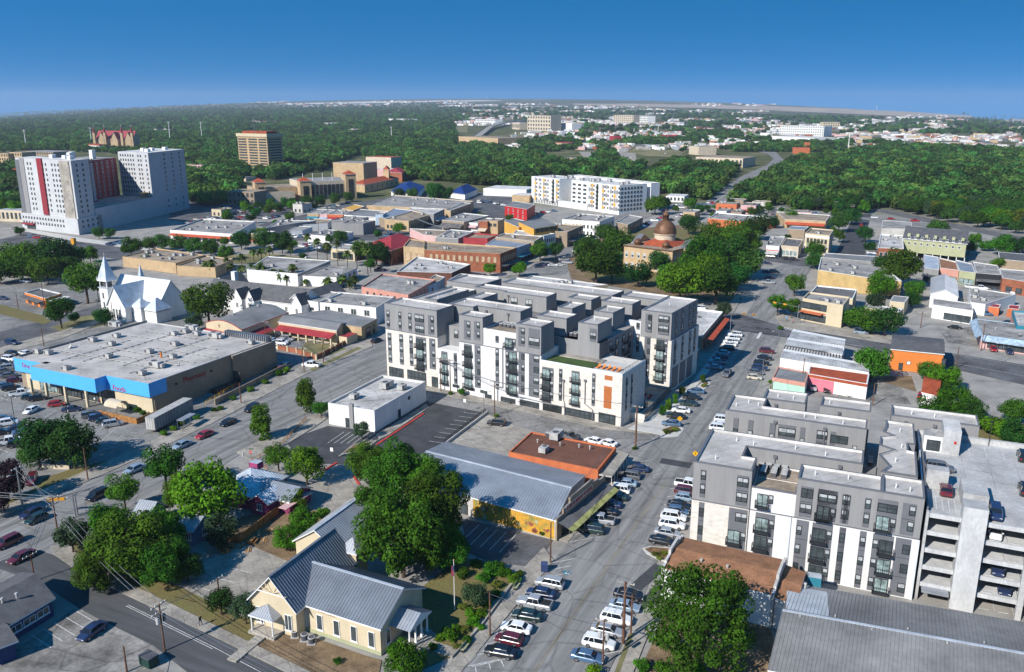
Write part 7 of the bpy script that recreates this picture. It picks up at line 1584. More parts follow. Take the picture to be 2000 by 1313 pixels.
# crown families in unit size: radius 1, height about .8 .. 1.2
CROWN = {}
def crown(kind,i):
 key = (kind,i)
 if key not in CROWN:
  sd = hash(kind) % 97 if False else sum(map(ord,kind)) * 7 + i
  if kind == 'hero': me = leaf_mesh('crown',lobes(sd,34,1,1.15,.74,.17,.34),15000,.033,'leaf',1.0,inner=.16)
  elif kind == 'round': me = leaf_mesh('crown',lobes(sd,50,1,1.2,.78,.13,.25),18000,.025,'leaf',1.0,inner=.16)
  elif kind == 'bright': me = leaf_mesh('crown',lobes(sd,20,1,.9,.68,.22,.38),5200,.048,'leaf_bright',.95)
  elif kind == 'broad': me = leaf_mesh('crown',lobes(sd,18,1,.8,.68,.25,.42),4600,.05,'leaf',.9)
  elif kind == 'dark': me = leaf_mesh('crown',lobes(sd,18,1,.85,.66,.25,.42),4600,.05,'leaf_dark',.9)
  elif kind == 'grey': me = leaf_mesh('crown',lobes(sd,22,1,.9,.6,.2,.36),3600,.05,'leaf_grey',.95)
  elif kind == 'purple': me = leaf_mesh('crown',lobes(sd,18,1,.9,.62,.22,.4),3600,.055,'leaf_purple',.95)
  elif kind == 'yellow': me = leaf_mesh('crown',lobes(sd,14,1,.9,.6,.25,.42),2000,.075,'leaf_yellow',.95)
  elif kind == 'tall': me = leaf_mesh('crown',lobes(sd,16,.8,1.5,.55,.24,.4),3000,.06,'leaf',1.15)
  elif kind == 'shrub': me = leaf_mesh('crown',lobes(sd,9,1,.55,.6,.28,.45),900,.1,'leaf',.8)
  elif kind == 'shrub_bright': me = leaf_mesh('crown',lobes(sd,9,1,.55,.6,.28,.45),900,.1,'leaf_bright',.8)
  elif kind == 'flower': me = leaf_mesh('crown',lobes(sd,12,1,.3,.75,.18,.3),700,.09,'leaf_flower',.5)
  elif kind == 'far': me = leaf_mesh('crown',lobes(sd,9,1,.7,.6,.3,.48),420,.16,'leaf_far',.9)
  CROWN[key] = me
 return CROWN[key]
TRK = {}
def trunk(i,k='bark'):
 if (i,k) not in TRK: TRK[i,k] = trunk_mesh(1.0,.045,50 + i,k)
 return TRK[i,k]
TN = {'hero': 'broad_tree','round': 'round_tree','bright': 'broad_tree','broad': 'broad_tree','dark': 'oak_tree','grey': 'oak_tree','purple': 'plum_tree','yellow': 'young_tree','tall': 'street_tree','shrub': 'shrub','shrub_bright': 'shrub','flower': 'flower_bush'}
TD = {'hero': 'very large deep green tree','round': 'large dense round tree','bright': 'bright green tree','broad': 'green tree','dark': 'dark green tree','grey': 'dull grey green tree','purple': 'dark purple tree','yellow': 'yellow green tree','tall': 'slim upright green tree','shrub': 'green shrub','shrub_bright': 'bright green shrub','flower': 'yellowish flowering bush'}
NT = [0]
def tree(cx,cy,wpx,kind='broad',hf=1.0,base=None,desc=None,group=None):
 """cx, cy crown centre and wpx crown half-width in the photo; hf: crown centre height over crown radius"""
 a = U(cx,cy,0); r = wpx * depth(a) / CF
 for _ in range(4): a = U(cx,cy,r * hf + (base or 0)); r = wpx * depth(a) / CF
 return tree_at(a.x,a.y,r,kind,hf,base or 0,desc,group)
def tree_at(x,y,r,kind,hf=1.0,zb=0.0,desc=None,group=None):
 NT[0] += 1; zc = r * hf; z0 = terr(x,y) + zb
 root = thing(TN[kind],(x,y,z0)); i = rnd.randrange(3) if kind not in ('hero','round') else rnd.randrange(2); sz = r * (1.0 if kind != 'tall' else 1.25)
 c = inst('crown',crown(kind,i),root,(x,y,z0 + max(zc,r * .5)),rnd.uniform(0,6.28),(sz,sz * rnd.uniform(.93,1.08),sz * rnd.uniform(.93,1.1)))
 if kind not in ('shrub','shrub_bright','flower'):
  h = zc + r * .35; t = inst('trunk',trunk(i),root,(x,y,z0),rnd.uniform(0,6.28),(max(h,r) * .9,) * 2 + (h,))
 sd = 'small ' if r < 2.6 and kind not in ('flower',) else 'big ' if r > 6.5 and kind not in ('hero','round') else ''
 auto(root,desc or sd + TD[kind],'tree' if 'tree' in TN[kind] else 'shrub',group or ('trees of the town' if 'tree' in TN[kind] else 'shrubs in beds and gardens')); return root
for a in ((775,925,70,'hero',1.35),(850,982,70,'hero',1.5),(785,1045,92,'hero',1.0),(835,1060,60,'hero',1.0),(815,930,52,'hero',1.75),(722,905,46,'hero',1.2),(878,1075,44,'hero',1.0),(735,985,52,'hero',1.1),(1369,1211,119,'round',.98),
  (255,1062,82,'hero',.95),(195,1115,50,'hero',.85),(310,1040,50,'hero',1.0),(320,1100,56,'hero',.85),(210,1020,45,'bright',1.2),(138,1042,42,'grey',1.0),(320,905,43,'broad',1.4),(240,955,38,'broad',1.3),(405,955,72,'bright',1.05),(350,960,38,'bright',1.1),(430,1035,42,'grey',.9),(365,1105,34,'dark',1.0),
  (95,850,58,'dark',1.05),(140,868,52,'dark',1.0),(72,878,40,'dark',.95),(597,772,25,'tall',1.4),(510,825,27,'tall',1.3),(626,795,18,'broad',1.3),(706,838,20,'grey',1.1),(542,887,30,'broad',1.2),(597,903,42,'bright',1.15),
  (560,1050,30,'bright',.9),(592,1018,34,'bright',.9),(575,975,26,'bright',.9),(630,1003,16,'shrub_bright',.7),(430,1172,30,'dark',1.1),(478,1188,36,'grey',1.0),(928,1160,34,'grey',.95),(790,1285,44,'bright',.85),(10,935,44,'purple',1.1),(-10,980,34,'purple',1.0),
  (404,583,50,'broad',1.05),(165,540,42,'broad',1.3),(115,603,30,'broad',1.35),(228,588,15,'broad',1.2),(202,616,21,'dark',1.0),(380,628,22,'grey',.9),(145,620,12,'dark',1.0),
  (15,500,36,'broad',1.1),(60,498,38,'broad',1.1),(105,497,38,'dark',1.1),(140,500,30,'broad',1.1),(40,520,32,'broad',1.0),(90,522,34,'broad',1.0),(-5,525,30,'broad',1.0),(135,520,26,'dark',1.0),(175,495,18,'bright',1.0),
  (255,480,23,'broad',1.1),(192,453,13,'dark',1.1),(38,450,10,'dark',1.1),(215,455,12,'dark',1.0),(290,476,16,'broad',.9),(315,472,19,'dark',.9),(345,474,19,'dark',.9),(378,478,20,'broad',.9),(410,482,20,'dark',.9),(440,492,18,'broad',.9),(285,505,12,'broad',1.2),(470,466,22,'dark',1.0),(515,468,22,'dark',1.0),(550,472,24,'dark',1.0),(510,452,11,'bright',1.2),(665,462,17,'dark',1.0),(645,465,11,'dark',1.0),
  (735,492,26,'dark',1.05),(705,485,20,'bright',1.1),(752,500,16,'dark',1.1),(757,430,9,'broad',1.0),
  (1165,508,48,'broad',1.0),(1205,470,36,'broad',1.0),(1150,485,32,'broad',1.0),(1195,520,34,'broad',1.0),(1180,455,24,'dark',1.0),(1247,532,30,'dark',1.0),(1288,510,24,'dark',1.2),(1330,545,50,'bright',1.05),(1370,498,50,'broad',1.2),(1425,490,46,'dark',1.15),(1455,510,38,'dark',1.0),(1400,548,50,'broad',.95),(1310,540,34,'broad',1.0),(1440,540,30,'dark',1.0),(1385,525,40,'bright',1.1),(1395,455,34,'broad',1.2),(1440,458,36,'broad',1.2),(1350,520,34,'bright',1.2),(1478,440,30,'dark',1.0),(1425,553,16,'grey',.9),(1465,470,28,'broad',1.1),(1315,470,14,'broad',1.4),(1345,437,22,'dark',1.0),
  (1520,590,22,'broad',1.2),(1548,598,20,'bright',1.2),(1553,552,23,'broad',1.2),(1592,484,21,'broad',1.2),(1590,506,20,'dark',1.0),(1605,478,12,'broad',1.0),(1758,518,44,'broad',1.05),(1725,520,26,'dark',1.05),(1720,555,30,'bright',1.0),(1786,562,22,'broad',1.2),(1712,590,25,'grey',1.0),(1690,622,34,'broad',.9),(1730,626,34,'dark',.9),(1660,620,22,'broad',.9),(1783,585,17,'dark',1.0),(1704,708,40,'broad',.95),(1818,722,26,'broad',.95),(1848,738,32,'bright',.9),(1820,800,32,'broad',.8),(1862,785,40,'bright',.85),(1898,800,30,'dark',.85),(1845,762,22,'broad',.85),(1985,800,30,'broad',.9),(1990,845,34,'dark',.8),(1935,830,26,'shrub_bright',.7),(1965,838,26,'bright',.7),(1905,825,18,'shrub_bright',.7),
  (1055,488,22,'broad',1.05),(1086,487,18,'dark',1.0),(1015,523,17,'bright',1.1),(957,524,14,'bright',1.1),(1332,764,8,'tall',1.2),(1319,779,8,'tall',1.2),(1306,791,9,'tall',1.2),(1294,803,9,'tall',1.2),(1373,740,7,'tall',1.2),(1413,604,20,'grey',1.1),(985,775,7,'broad',1.2),(902,765,9,'bright',1.1),
  (1690,455,18,'dark',1.1),(1640,430,22,'dark',1.1),(1700,482,13,'dark',1.1),(1830,450,25,'dark',.9),(1665,420,20,'dark',1.0),(1893,480,16,'dark',1.0),(1950,512,14,'bright',.9),(1925,478,14,'broad',.9),(1960,478,24,'broad',.9),(1990,480,22,'dark',.9),(1280,397,22,'bright',1.05),(1255,399,14,'bright',1.0),(1300,395,12,'bright',1.0),
  (1510,432,14,'dark',1.0),(1545,420,14,'broad',1.0),(850,375,22,'dark',.9),(870,378,18,'dark',.9),(805,378,14,'dark',.9),(780,377,12,'dark',.9),(600,393,14,'dark',.9),(625,392,13,'dark',.9),(655,388,13,'dark',.9),(680,384,12,'dark',.9),(560,395,14,'dark',.9),(540,405,14,'dark',.9)):
 tree(*a)
for x,y,w_,k in ((880,1240,18,'shrub_bright'),(925,1212,17,'shrub_bright'),(905,1228,14,'flower'),(960,1110,20,'shrub'),(985,1118,16,'shrub_bright'),(1003,1132,16,'shrub_bright'),(970,1140,14,'flower'),(905,1185,13,'flower'),(945,1128,16,'shrub'),(975,1105,14,'shrub'),(1015,1120,9,'shrub_bright'),(950,1180,14,'shrub'),(918,1195,13,'shrub_bright'),(890,1228,14,'shrub_bright'),(870,1230,11,'shrub'),(940,1225,10,'shrub_bright'),(912,1250,12,'shrub_bright'),(845,1262,12,'shrub_bright'),(905,1120,16,'shrub'),(930,1100,14,'shrub'),(940,1198,14,'shrub_bright'),(858,1245,11,'shrub_bright'),(893,1262,11,'flower'),(970,1160,12,'shrub'),(1255,1300,20,'shrub'),(1295,1305,22,'shrub'),(1365,1305,18,'shrub_bright'),(1160,1310,18,'shrub_bright'),(1280,1082,9,'flower'),(1296,1080,9,'flower'),(1288,1090,8,'flower'),(1310,1078,8,'flower'),(1302,842,9,'flower'),(1318,838,9,'flower'),(1376,752,7,'flower'),
     (430,797,8,'shrub'),(456,777,8,'shrub'),(490,760,9,'shrub'),(518,745,9,'shrub'),(545,728,10,'shrub'),(560,722,9,'shrub_bright'),(418,800,7,'shrub'),(320,846,9,'shrub_bright'),(338,836,9,'shrub_bright'),(355,826,9,'shrub_bright'),(384,815,8,'shrub'),(268,800,9,'shrub'),(280,806,8,'shrub'),(255,795,8,'shrub_bright'),(510,858,6,'shrub'),(350,1025,8,'shrub'),(720,775,6,'shrub'),(1525,640,7,'shrub'),(970,812,6,'shrub_bright'),(1240,875,6,'shrub_bright'),(1505,745,6,'shrub_bright'),(1060,905,7,'shrub_bright'),(1040,902,6,'shrub_bright'),(660,1290,10,'shrub'),(1020,788,6,'shrub'),(880,768,6,'shrub'),(455,1035,8,'flower'),(470,1050,8,'flower')):
 tree(x,y,w_,k,.6)
# palms
def palm_meshes():
 m = MB(); m.tube((0,0,-.1),(0.02,0,.5),.022,.016,'bark',7); m.tube((.02,0,.5),(0,0,1.0),.016,.014,'bark',7); t = m.mesh('trunk')
 out = []
 for s in range(3):
  q = random.Random(s); c = MB()
  for i in range(46):
   a = q.uniform(0,6.28); el = q.uniform(-.5,1.35); L_ = q.uniform(.75,1.1); n = 5; pr = None; w_ = .16
   for j in range(n + 1):
    f = j / n; r = L_ * f * math.cos(el) ; z = L_ * f * math.sin(el) - .55 * f * f * L_; ww = w_ * math.sin(math.pi * min(.15 + f * .85,1)) + .015
    p = Vector((math.cos(a) * r,math.sin(a) * r,z)); sd_ = Vector((-math.sin(a),math.cos(a),q.uniform(-.2,.2))) * ww; cur = (p - sd_,p + sd_)
    if pr: c.face([pr[0],pr[1],cur[1],cur[0]],'leaf_palm')
    pr = cur
  th = MB()
  for i in range(14): a = i * .45; th.face([(0,0,-.1),(math.cos(a) * .3,math.sin(a) * .3,-.2),(math.cos(a + .4) * .22,math.sin(a + .4) * .22,-.75)],'thatch')
  out.append((c.mesh('fronds'),th.mesh('dead_fronds')))
 return t,out
PT,PC = palm_meshes()
for x,yt,yb,w_ in ((602,462,500,8),(621,471,507,8),(640,479,512,8),(660,474,520,8),(527,486,503,8),(511,489,507,8),(568,483,500,7),(496,491,510,8),(473,501,518,8),(452,519,535,8),(443,506,528,6),(473,523,540,9),(493,522,545,9),(511,520,548,11),(534,531,552,9),(551,534,555,10),(574,522,556,10),(404,516,538,9),(416,513,540,9),(679,494,522,8),(698,482,528,9),(719,488,538,10),(641,549,566,11),(671,543,562,10),(692,544,562,10),(683,552,566,8),(560,541,558,6),(597,549,560,6)):
 b = U(x,yb); h = (yb - yt) * depth(b) / CF / .97; r = w_ * depth(b) / CF; root = thing('palm_tree',b); i = rnd.randrange(3)
 inst('trunk',PT,root,b,rnd.random() * 6,(10,10,h)); c = inst('fronds',PC[i][0],root,(b.x,b.y,h),rnd.random() * 6,(r * 1.5,) * 3); sub('dead_fronds',PC[i][1],c)
 auto(root,'tall slim palm tree' if yb - yt > 30 else 'short bushy palm tree','palm tree','palms round the church school')
# woods: individuals first, then the mass beyond
def inpoly(x,y,P):
 c = False; j = len(P) - 1
 for i in range(len(P)):
  if (P[i][1] > y) != (P[j][1] > y) and x < (P[j][0] - P[i][0]) * (y - P[i][1]) / (P[j][1] - P[i][1]) + P[i][0]: c = not c
  j = i
 return c
WOODS = [[(1428,392),(1470,366),(1520,340),(1545,318),(1640,302),(1780,292),(2060,305),(2060,468),(1900,446),(1760,414),(1702,404),(1690,420),(1640,413),(1560,405),(1480,402)],
  [(330,362),(330,245),(500,245),(900,262),(905,285),(1036,305),(1036,342),(1030,372),(870,356),(792,350),(788,332),(700,304),(645,330),(565,346),(545,352),(470,350),(455,360)],
  [(1036,350),(1036,302),(1095,325),(1150,322),(1180,300),(1235,330),(1262,320),(1240,352)],[(1256,352),(1300,322),(1350,322),(1395,330),(1440,330),(1432,348),(1408,372),(1372,394),(1300,380),(1258,380)],
  [(370,360),(460,345),(470,395),(380,405)],[(0,330),(40,330),(45,430),(0,430)],[(1540,395),(1700,400),(1690,418),(1540,412)],[(-80,215),(900,212),(900,285),(500,285),(330,310),(130,296),(-80,300)],
  [(1030,300),(1290,290),(1350,278),(1500,285),(1500,262),(1250,262),(1130,262),(905,275)],[(1440,300),(1545,300),(1700,296),(2060,306),(2060,288),(1640,276),(1500,285),(1420,294)],[(900,214),(2060,240),(2060,290),(1600,262),(900,262)],[(820,205),(2060,232),(2060,245),(900,222)],[(-80,232),(300,205),(900,200),(900,214),(-80,240)]]
CLEAR = CLEARPX + [[(1120,201),(1500,206),(1780,217),(1900,226),(1900,233),(1650,225),(1500,218),(1120,208)],[(560,200),(860,195),(980,195),(980,200),(560,207)],[(1180,284),(1260,291),(1345,300),(1320,312),(1265,312),(1210,300)],[(1340,300),(1470,300),(1470,330),(1340,330)],[(890,240),(1110,236),(1110,268),(890,290)],[(1745,316),(1835,324),(1790,333),(1745,326)],[(1500,248),(1640,250),(1640,284),(1500,284)],[(1190,226),(1290,226),(1290,246),(1190,246)],[(1640,262),(2060,268),(2060,300),(1900,296),(1640,276)],[(478,262),(540,262),(540,340),(478,340)],[(185,275),(280,275),(280,298),(185,298)],[(1660,417),(1720,417),(1720,440),(1660,440)],[(1450,215),(1760,222),(1760,232),(1450,225)],[(1380,300),(1540,300),(1520,340),(1430,370),(1400,360),(1480,325)]]
def woods():
 cand = []
 for y0,y1,st in ((262,480,7.2),):
  pass
 q = random.Random(5); pts = []
 for P in WOODS[:7]:
  W_ = [UT(*p) for p in P]; x0,x1 = min(p.x for p in W_),max(p.x for p in W_); y0,y1 = min(p.y for p in W_),max(p.y for p in W_); WP = [(p.x,p.y) for p in W_]; s = 9.2
  y = y0
  while y < min(y1,1700):
   x = x0
   while x < x1:
    xx,yy = x + q.uniform(-.45,.45) * s,y + q.uniform(-.45,.45) * s
    if inpoly(xx,yy,WP):
     px,py = PX((xx,yy,terr(xx,yy)))
     if -60 < px < 2060 and not any(inpoly(px,py,C) for C in CLEAR) and q.random() < .86: pts.append((yy,xx,px,py))
    x += s
   y += s
 pts.sort(); near = pts[:max(0,298 - 0 - 190)]
 kinds = ['broad','dark','broad','bright','dark','grey']
 for yy,xx,px,py in near: tree_at(xx,yy,q.uniform(4.4,7.0),q.choice(kinds) if q.random() > .06 else 'yellow',q.uniform(.95,1.25),0,None,'trees along the edge of the woods')
 pts = pts[len(near):]
 # the mass beyond
 far_ = []
 for P in WOODS[7:]:
  W_ = [UT(*p) for p in P]; n = 0
  xs = [p[0] for p in P]; ys = [p[1] for p in P]; tries = 16000 if P is WOODS[7] else 3600
  for _ in range(tries):
   px,py = q.uniform(max(min(xs),-60),min(max(xs),2060)),q.uniform(min(ys),max(ys))
   if not inpoly(px,py,P) or any(inpoly(px,py,C) for C in CLEAR) or any(((px - c[0]) / c[2]) ** 2 + ((py - c[1] - .4) / c[3]) ** 2 < 1 for c in TOWNCLEAR): continue
   a = UT(px,py)
   if a.y < 800: continue
   far_.append((a.x,a.y,a.z,min(4.5 + depth(a) / 900,9) * q.uniform(.75,1.3)))
 for yy,xx,px,py in pts: far_.append((xx,yy,terr(xx,yy),q.uniform(4.2,9.5)))
 # scattered town trees in the middle distance
 for _ in range(500):
  px,py = q.uniform(900,2040),q.uniform(222,300)
  if any(inpoly(px,py,C) for C in CLEAR): continue
  a = UT(px,py); far_.append((a.x,a.y,a.z,q.uniform(3.5,6.5) * (1 + depth(a) / 5000)))
 print('wood points',len(far_),'near',len(near),'trees',NT[0])
 me = bpy.data.meshes.new('woodland'); me.from_pydata([(x,y,z + r * .72) for x,y,z,r in far_],[],[])
 at = me.attributes.new('size','FLOAT','POINT'); at.data.foreach_set('value',[r for *_,r in far_])
 o = bpy.data.objects.new('woodland',me); COL.objects.link(o); o['kind'] = 'stuff'; o['label'] = 'far green woods running back to the horizon'
 ng = bpy.data.node_groups.new('scatter','GeometryNodeTree'); ng.interface.new_socket('Geometry',in_out='INPUT',socket_type='NodeSocketGeometry'); ng.interface.new_socket('Geometry',in_out='OUTPUT',socket_type='NodeSocketGeometry')
 Nn,Ln = ng.nodes.new,ng.links.new; gi,go = Nn('NodeGroupInput'),Nn('NodeGroupOutput'); iop = Nn('GeometryNodeInstanceOnPoints'); jn = Nn('GeometryNodeGeometryToInstance')
 for i in range(4):
  ob = bpy.data.objects.new('far_crown',crown('far',i)); oi = Nn('GeometryNodeObjectInfo'); oi.inputs['Object'].default_value = ob; oi.inputs['As Instance'].default_value = True; Ln(oi.outputs['Geometry'],jn.inputs[0])
 iop.inputs['Pick Instance'].default_value = True; rv = Nn('FunctionNodeRandomValue'); rv.data_type = 'INT'; rv.inputs[4].default_value = 0; rv.inputs[5].default_value = 3
 ro = Nn('FunctionNodeRandomValue'); ro.data_type = 'FLOAT_VECTOR'; ro.inputs[0].default_value = (0,0,0); ro.inputs[1].default_value = (.2,.2,6.28)
 na = Nn('GeometryNodeInputNamedAttribute'); na.data_type = 'FLOAT'; na.inputs['Name'].default_value = 'size'
 Ln(gi.outputs[0],iop.inputs['Points']); Ln(jn.outputs[0],iop.inputs['Instance']); Ln(rv.outputs[2],iop.inputs['Instance Index']); Ln(ro.outputs[0],iop.inputs['Rotation']); Ln(na.outputs[0],iop.inputs['Scale']); Ln(iop.outputs[0],go.inputs[0])
 md = o.modifiers.new('scatter','NODES'); md.node_group = ng
woods()
# ------------------------------------------------------------------ vehicles
def wheel_mesh():
 m = MB(); n = 12
 m.tube((0,-.11,0),(0,.11,0),.33,.33,'tyre',n); m.tube((0,-.125,0),(0,-.11,0),.2,.21,'rim',10); m.tube((0,.11,0),(0,.125,0),.21,.2,'rim',10); return m.mesh('wheel')
WHEEL = wheel_mesh()
def loft(secs,k,caps=True,m=None):
 """secs: list of (x, [(y,z)...]) closed rings, lofted along x"""
 m = m or MB(); n = len(secs[0][1]); o = len(m.v)
 for x,ring in secs: m.v += [(x,y,z) for y,z in ring]
 for s in range(len(secs) - 1):
  for i in range(n):
   j = (i + 1) % n; m.f.append((o + s * n + i,o + s * n + j,o + (s + 1) * n + j,o + (s + 1) * n + i)); m.m.append(m.mi(k))
 if caps: m.f.append(tuple(o + i for i in reversed(range(n)))); m.m.append(m.mi(k)); m.f.append(tuple(o + (len(secs) - 1) * n + i for i in range(n))); m.m.append(m.mi(k))
 return m
def bring(w,z0,z1,r=.12):
 return [(-w + .04,z0),(-w,z0 + r),(-w,z1 - r * 1.4),(-w + r * 1.1,z1),(w - r * 1.1,z1),(w,z1 - r * 1.4),(w,z0 + r),(w - .04,z0)]
CARK = {'sedan': dict(L=4.7,hood=.86,roof=1.42,ws=(.55,1.25),rs=(-1.1,-1.75),boot=.98),'suv': dict(L=4.75,hood=1.02,roof=1.72,ws=(.7,1.25),rs=(-1.85,-2.2),boot=1.1),'hatch': dict(L=4.2,hood=.88,roof=1.5,ws=(.55,1.2),rs=(-1.5,-1.95),boot=1.0),'pickup': dict(L=5.6,hood=1.08,roof=1.82,ws=(.75,1.25),rs=(-.75,-.98),boot=1.1),'van': dict(L=5.0,hood=1.1,roof=1.9,ws=(1.05,1.75),rs=(-2.1,-2.4),boot=1.2)}
CM = {}
def car_meshes(kind):
 if kind in CM: return CM[kind]
 c = CARK[kind]; h = c['L'] / 2; w = .9 if kind != 'pickup' else .97; b = MB(); hd,bt = c['hood'],c['boot']
 loft([(-h,bring(w * .88,.4,bt - .12,.1)),(-h + .18,bring(w * .97,.3,bt,.1)),(-h + .9,bring(w,.24,bt + .02)),(c['rs'][0] if kind == 'pickup' else 0,bring(w,.22,bt if kind == 'pickup' else (bt + hd) / 2 + .06)),(c['ws'][1],bring(w,.22,hd + .06)),(h - .7,bring(w * .98,.24,hd - .04)),(h - .15,bring(w * .9,.3,hd - .16,.1)),(h,bring(w * .8,.38,hd - .3,.08))],'car_white',True,b)
 g = MB(); base = max(hd,bt) - .05; R_ = c['roof']; x0,x1 = c['rs'][1],c['ws'][1]; xr0,xr1 = c['rs'][0],c['ws'][0]; t = w * .76; wb = w * .95
 lo = [(x0,-wb,base),(x1,-wb,base),(x1,wb,base),(x0,wb,base)]; up = [(xr0,-t,R_ - .05),(xr1,-t,R_ - .05),(xr1,t,R_ - .05),(xr0,t,R_ - .05)]
 for i in range(4): j = (i + 1) % 4; g.face([lo[i],lo[j],up[j],up[i]],'car_glass')
 # painted roof and pillars belong to the body
 rr = [(xr0 - .06,bring(t + .02,R_ - .09,R_ - .02,.03)),((xr0 + xr1) / 2,bring(t + .04,R_ - .08,R_ + .03,.04)),(xr1 + .06,bring(t + .02,R_ - .09,R_ - .02,.03))]; loft(rr,'car_white',True,b)
 for s in (-1,1):
  for (xa,xb) in ((x1,xr1),(x0,xr0),((x0 + x1) / 2 - .05,(xr0 + xr1) / 2 - .05)): b.tube((xa,s * (wb + .01),base),(xb,s * (t + .01),R_ - .06),.05,.045,'car_white',4)
  if kind in ('suv','van','hatch'): b.tube((x0 + .75,s * (wb + .01),base),(xr0 + .7,s * (t + .01),R_ - .06),.06,.05,'car_white',4)
  b.box(x1 - .35,x1 - .15,s * (w + .08) - .07,s * (w + .08) + .07,base + .02,base + .16,'car_white')
 if kind == 'pickup':
  b.box(-h + .15,-1.05,-w + .14,w - .14,bt - .0,bt + .035,'tyre');
  for s in (-1,1): b.box(-h + .1,-1.0,s * (w - .07) - .06,s * (w - .07) + .06,bt - .02,bt + .1,'car_white')
  b.box(-h + .02,-h + .12,-w + .05,w - .05,bt - .1,bt + .1,'car_white')
 hl = MB(); hl.box(h - .2,h - .02,-.17,.17,hd - .36,hd - .22,'headlight'); tl = MB(); tl.box(-h - .015,-h + .12,-.14,.14,bt - .34,bt - .14,'taillight')
 CM[kind] = (b.mesh('body',smooth=False),g.mesh('windows'),hl.mesh('headlight'),tl.mesh('taillight')); return CM[kind]
NM = {'sedan': 'parked_car','suv': 'parked_suv','hatch': 'parked_car','pickup': 'pickup_truck','van': 'van'}
def car(x,y,az,kind,col,label=None,group='cars parked along the streets',z=0.03,parts=True,moving=False,px=True):
 p = U(x,y,z + .7) if px else Vector((x,y,z)); p.z = z + (terr(p.x,p.y) if p.length > 1200 else 0)
 nm = NM[kind] if not moving else {'sedan': 'moving_car','suv': 'moving_suv','hatch': 'moving_car','pickup': 'pickup_truck','van': 'van'}[kind]
 ang = math.pi / 2 - R(az); root = thing(nm,p,None,None,None,ang); b,g,hl,tl = car_meshes(kind); c = CARK[kind]; h = c['L'] / 2; w = .9 if kind != 'pickup' else .97
 o = sub('body',b,root); o.material_slots[0].link = 'OBJECT'; o.material_slots[0].material = M('car_' + col); sub('windows',g,root)
 if parts:
  for sx in (h - .95,-h + .95):
   for s in (-1,1): q = sub('wheel',WHEEL,root); q.location = (sx,s * (w - .08),.33)
  for s in (-1,1): q = sub('headlight',hl,root); q.location = (0,s * .58,0); q = sub('taillight',tl,root); q.location = (0,s * .6,0)
 ds = col.replace('_',' ') + ' ' + ('SUV' if kind == 'suv' else 'pickup truck' if kind == 'pickup' else 'hatchback' if kind == 'hatch' else kind)
 if label: tag(root,label.replace('@',ds),'car' if kind != 'pickup' and kind != 'van' else ('pickup truck' if kind == 'pickup' else 'van'),group)
 else: auto(root,ds + (' driving' if moving else ''),'car' if kind not in ('pickup','van') else 'pickup truck' if kind == 'pickup' else 'van',group)
 return root
ORD = ['nearest','second','third','fourth','fifth','sixth','seventh','eighth','ninth','tenth','eleventh','twelfth','thirteenth','fourteenth','fifteenth']
def row(where,az,cars,z=0.03,parts=True,group=None):
 for i,(x,y,kc) in enumerate(cars):
  k,c = kc.split('/'); car(x,y,az + rnd.uniform(-2,2),k,c,'@, ' + (ORD[i] + ' car' if i == 0 else ORD[i] + ' from the near end') + ' ' + where,group or 'cars ' + where,z,parts)
row('of the kerb row by the hall garden',-95 + 25 + 0,[(977,1271,'sedan/black'),(994,1247,'hatch/maroon'),(1008,1224,'sedan/white'),(1029,1200,'sedan/green'),(1044,1177,'pickup/silver'),(1056,1157,'sedan/navy'),(1074,1138,'suv/silver')])
row('of the row before the mural hall',-72,[(1156,1033,'suv/green'),(1172,1014,'pickup/silver'),(1182,997,'sedan/black'),(1190,983,'sedan/navy'),(1202,969,'sedan/green'),(1208,955,'suv/white'),(1222,942,'sedan/pale_blue'),(1229,928,'suv/grey'),(1246,914,'sedan/navy')])
row('of the row below the pool fence',-72,[(1311,826,'sedan/blue'),(1320,812,'sedan/black'),(1330,800,'sedan/white'),(1345,787,'sedan/green'),(1350,775,'sedan/black'),(1359,763,'sedan/blue')])
row('of the row by the red awning',-72,[(1394,716,'sedan/pale_blue'),(1401,706,'pickup/pale_blue'),(1407,697,'suv/navy'),(1411,688,'sedan/pale_blue'),(1420,680,'suv/black'),(1424,672,'sedan/white'),(1427,667,'suv/white'),(1431,660,'suv/white'),(1436,653,'suv/white')])
row('of the row by the mint green shop',110,[(1474,736,'hatch/beige'),(1476,726,'sedan/grey'),(1484,718,'suv/navy'),(1488,708,'suv/black'),(1494,698,'sedan/black'),(1498,685,'suv/maroon')])
row('of the row beside the corner apartments',110,[(1294,1055,'sedan/black'),(1304,1039,'sedan/silver'),(1313,1023,'suv/white'),(1316,1008,'suv/white'),(1324,996,'hatch/blue'),(1327,985,'sedan/black'),(1340,971,'hatch/pale_blue'),(1341,959,'suv/maroon'),(1345,945,'pickup/white'),(1405,835,'suv/white'),(1410,828,'sedan/white'),(1414,819,'suv/white')])
row('of the row under the big round tree',110,[(1148,1281,'sedan/blue'),(1170,1254,'suv/white'),(1186,1229,'sedan/silver'),(1204,1206,'suv/white'),(1220,1182,'sedan/pale_blue'),(1228,1160,'sedan/black')])
for a in ((1420,729,205,'pickup','grey'),(190,966,206,'suv','black'),(262,915,206,'sedan','pale_blue'),(399,848,206,'sedan','red'),(445,824,206,'sedan','black'),(492,797,206,'suv','black'),(355,868,206,'sedan','pale_blue'),(42,1086,206,'sedan','maroon'),(70,1012,206,'hatch','green'),(15,1058,206,'suv','maroon'),(62,1000,206,'sedan','navy')): car(*a,moving=True,group='cars driving through town')
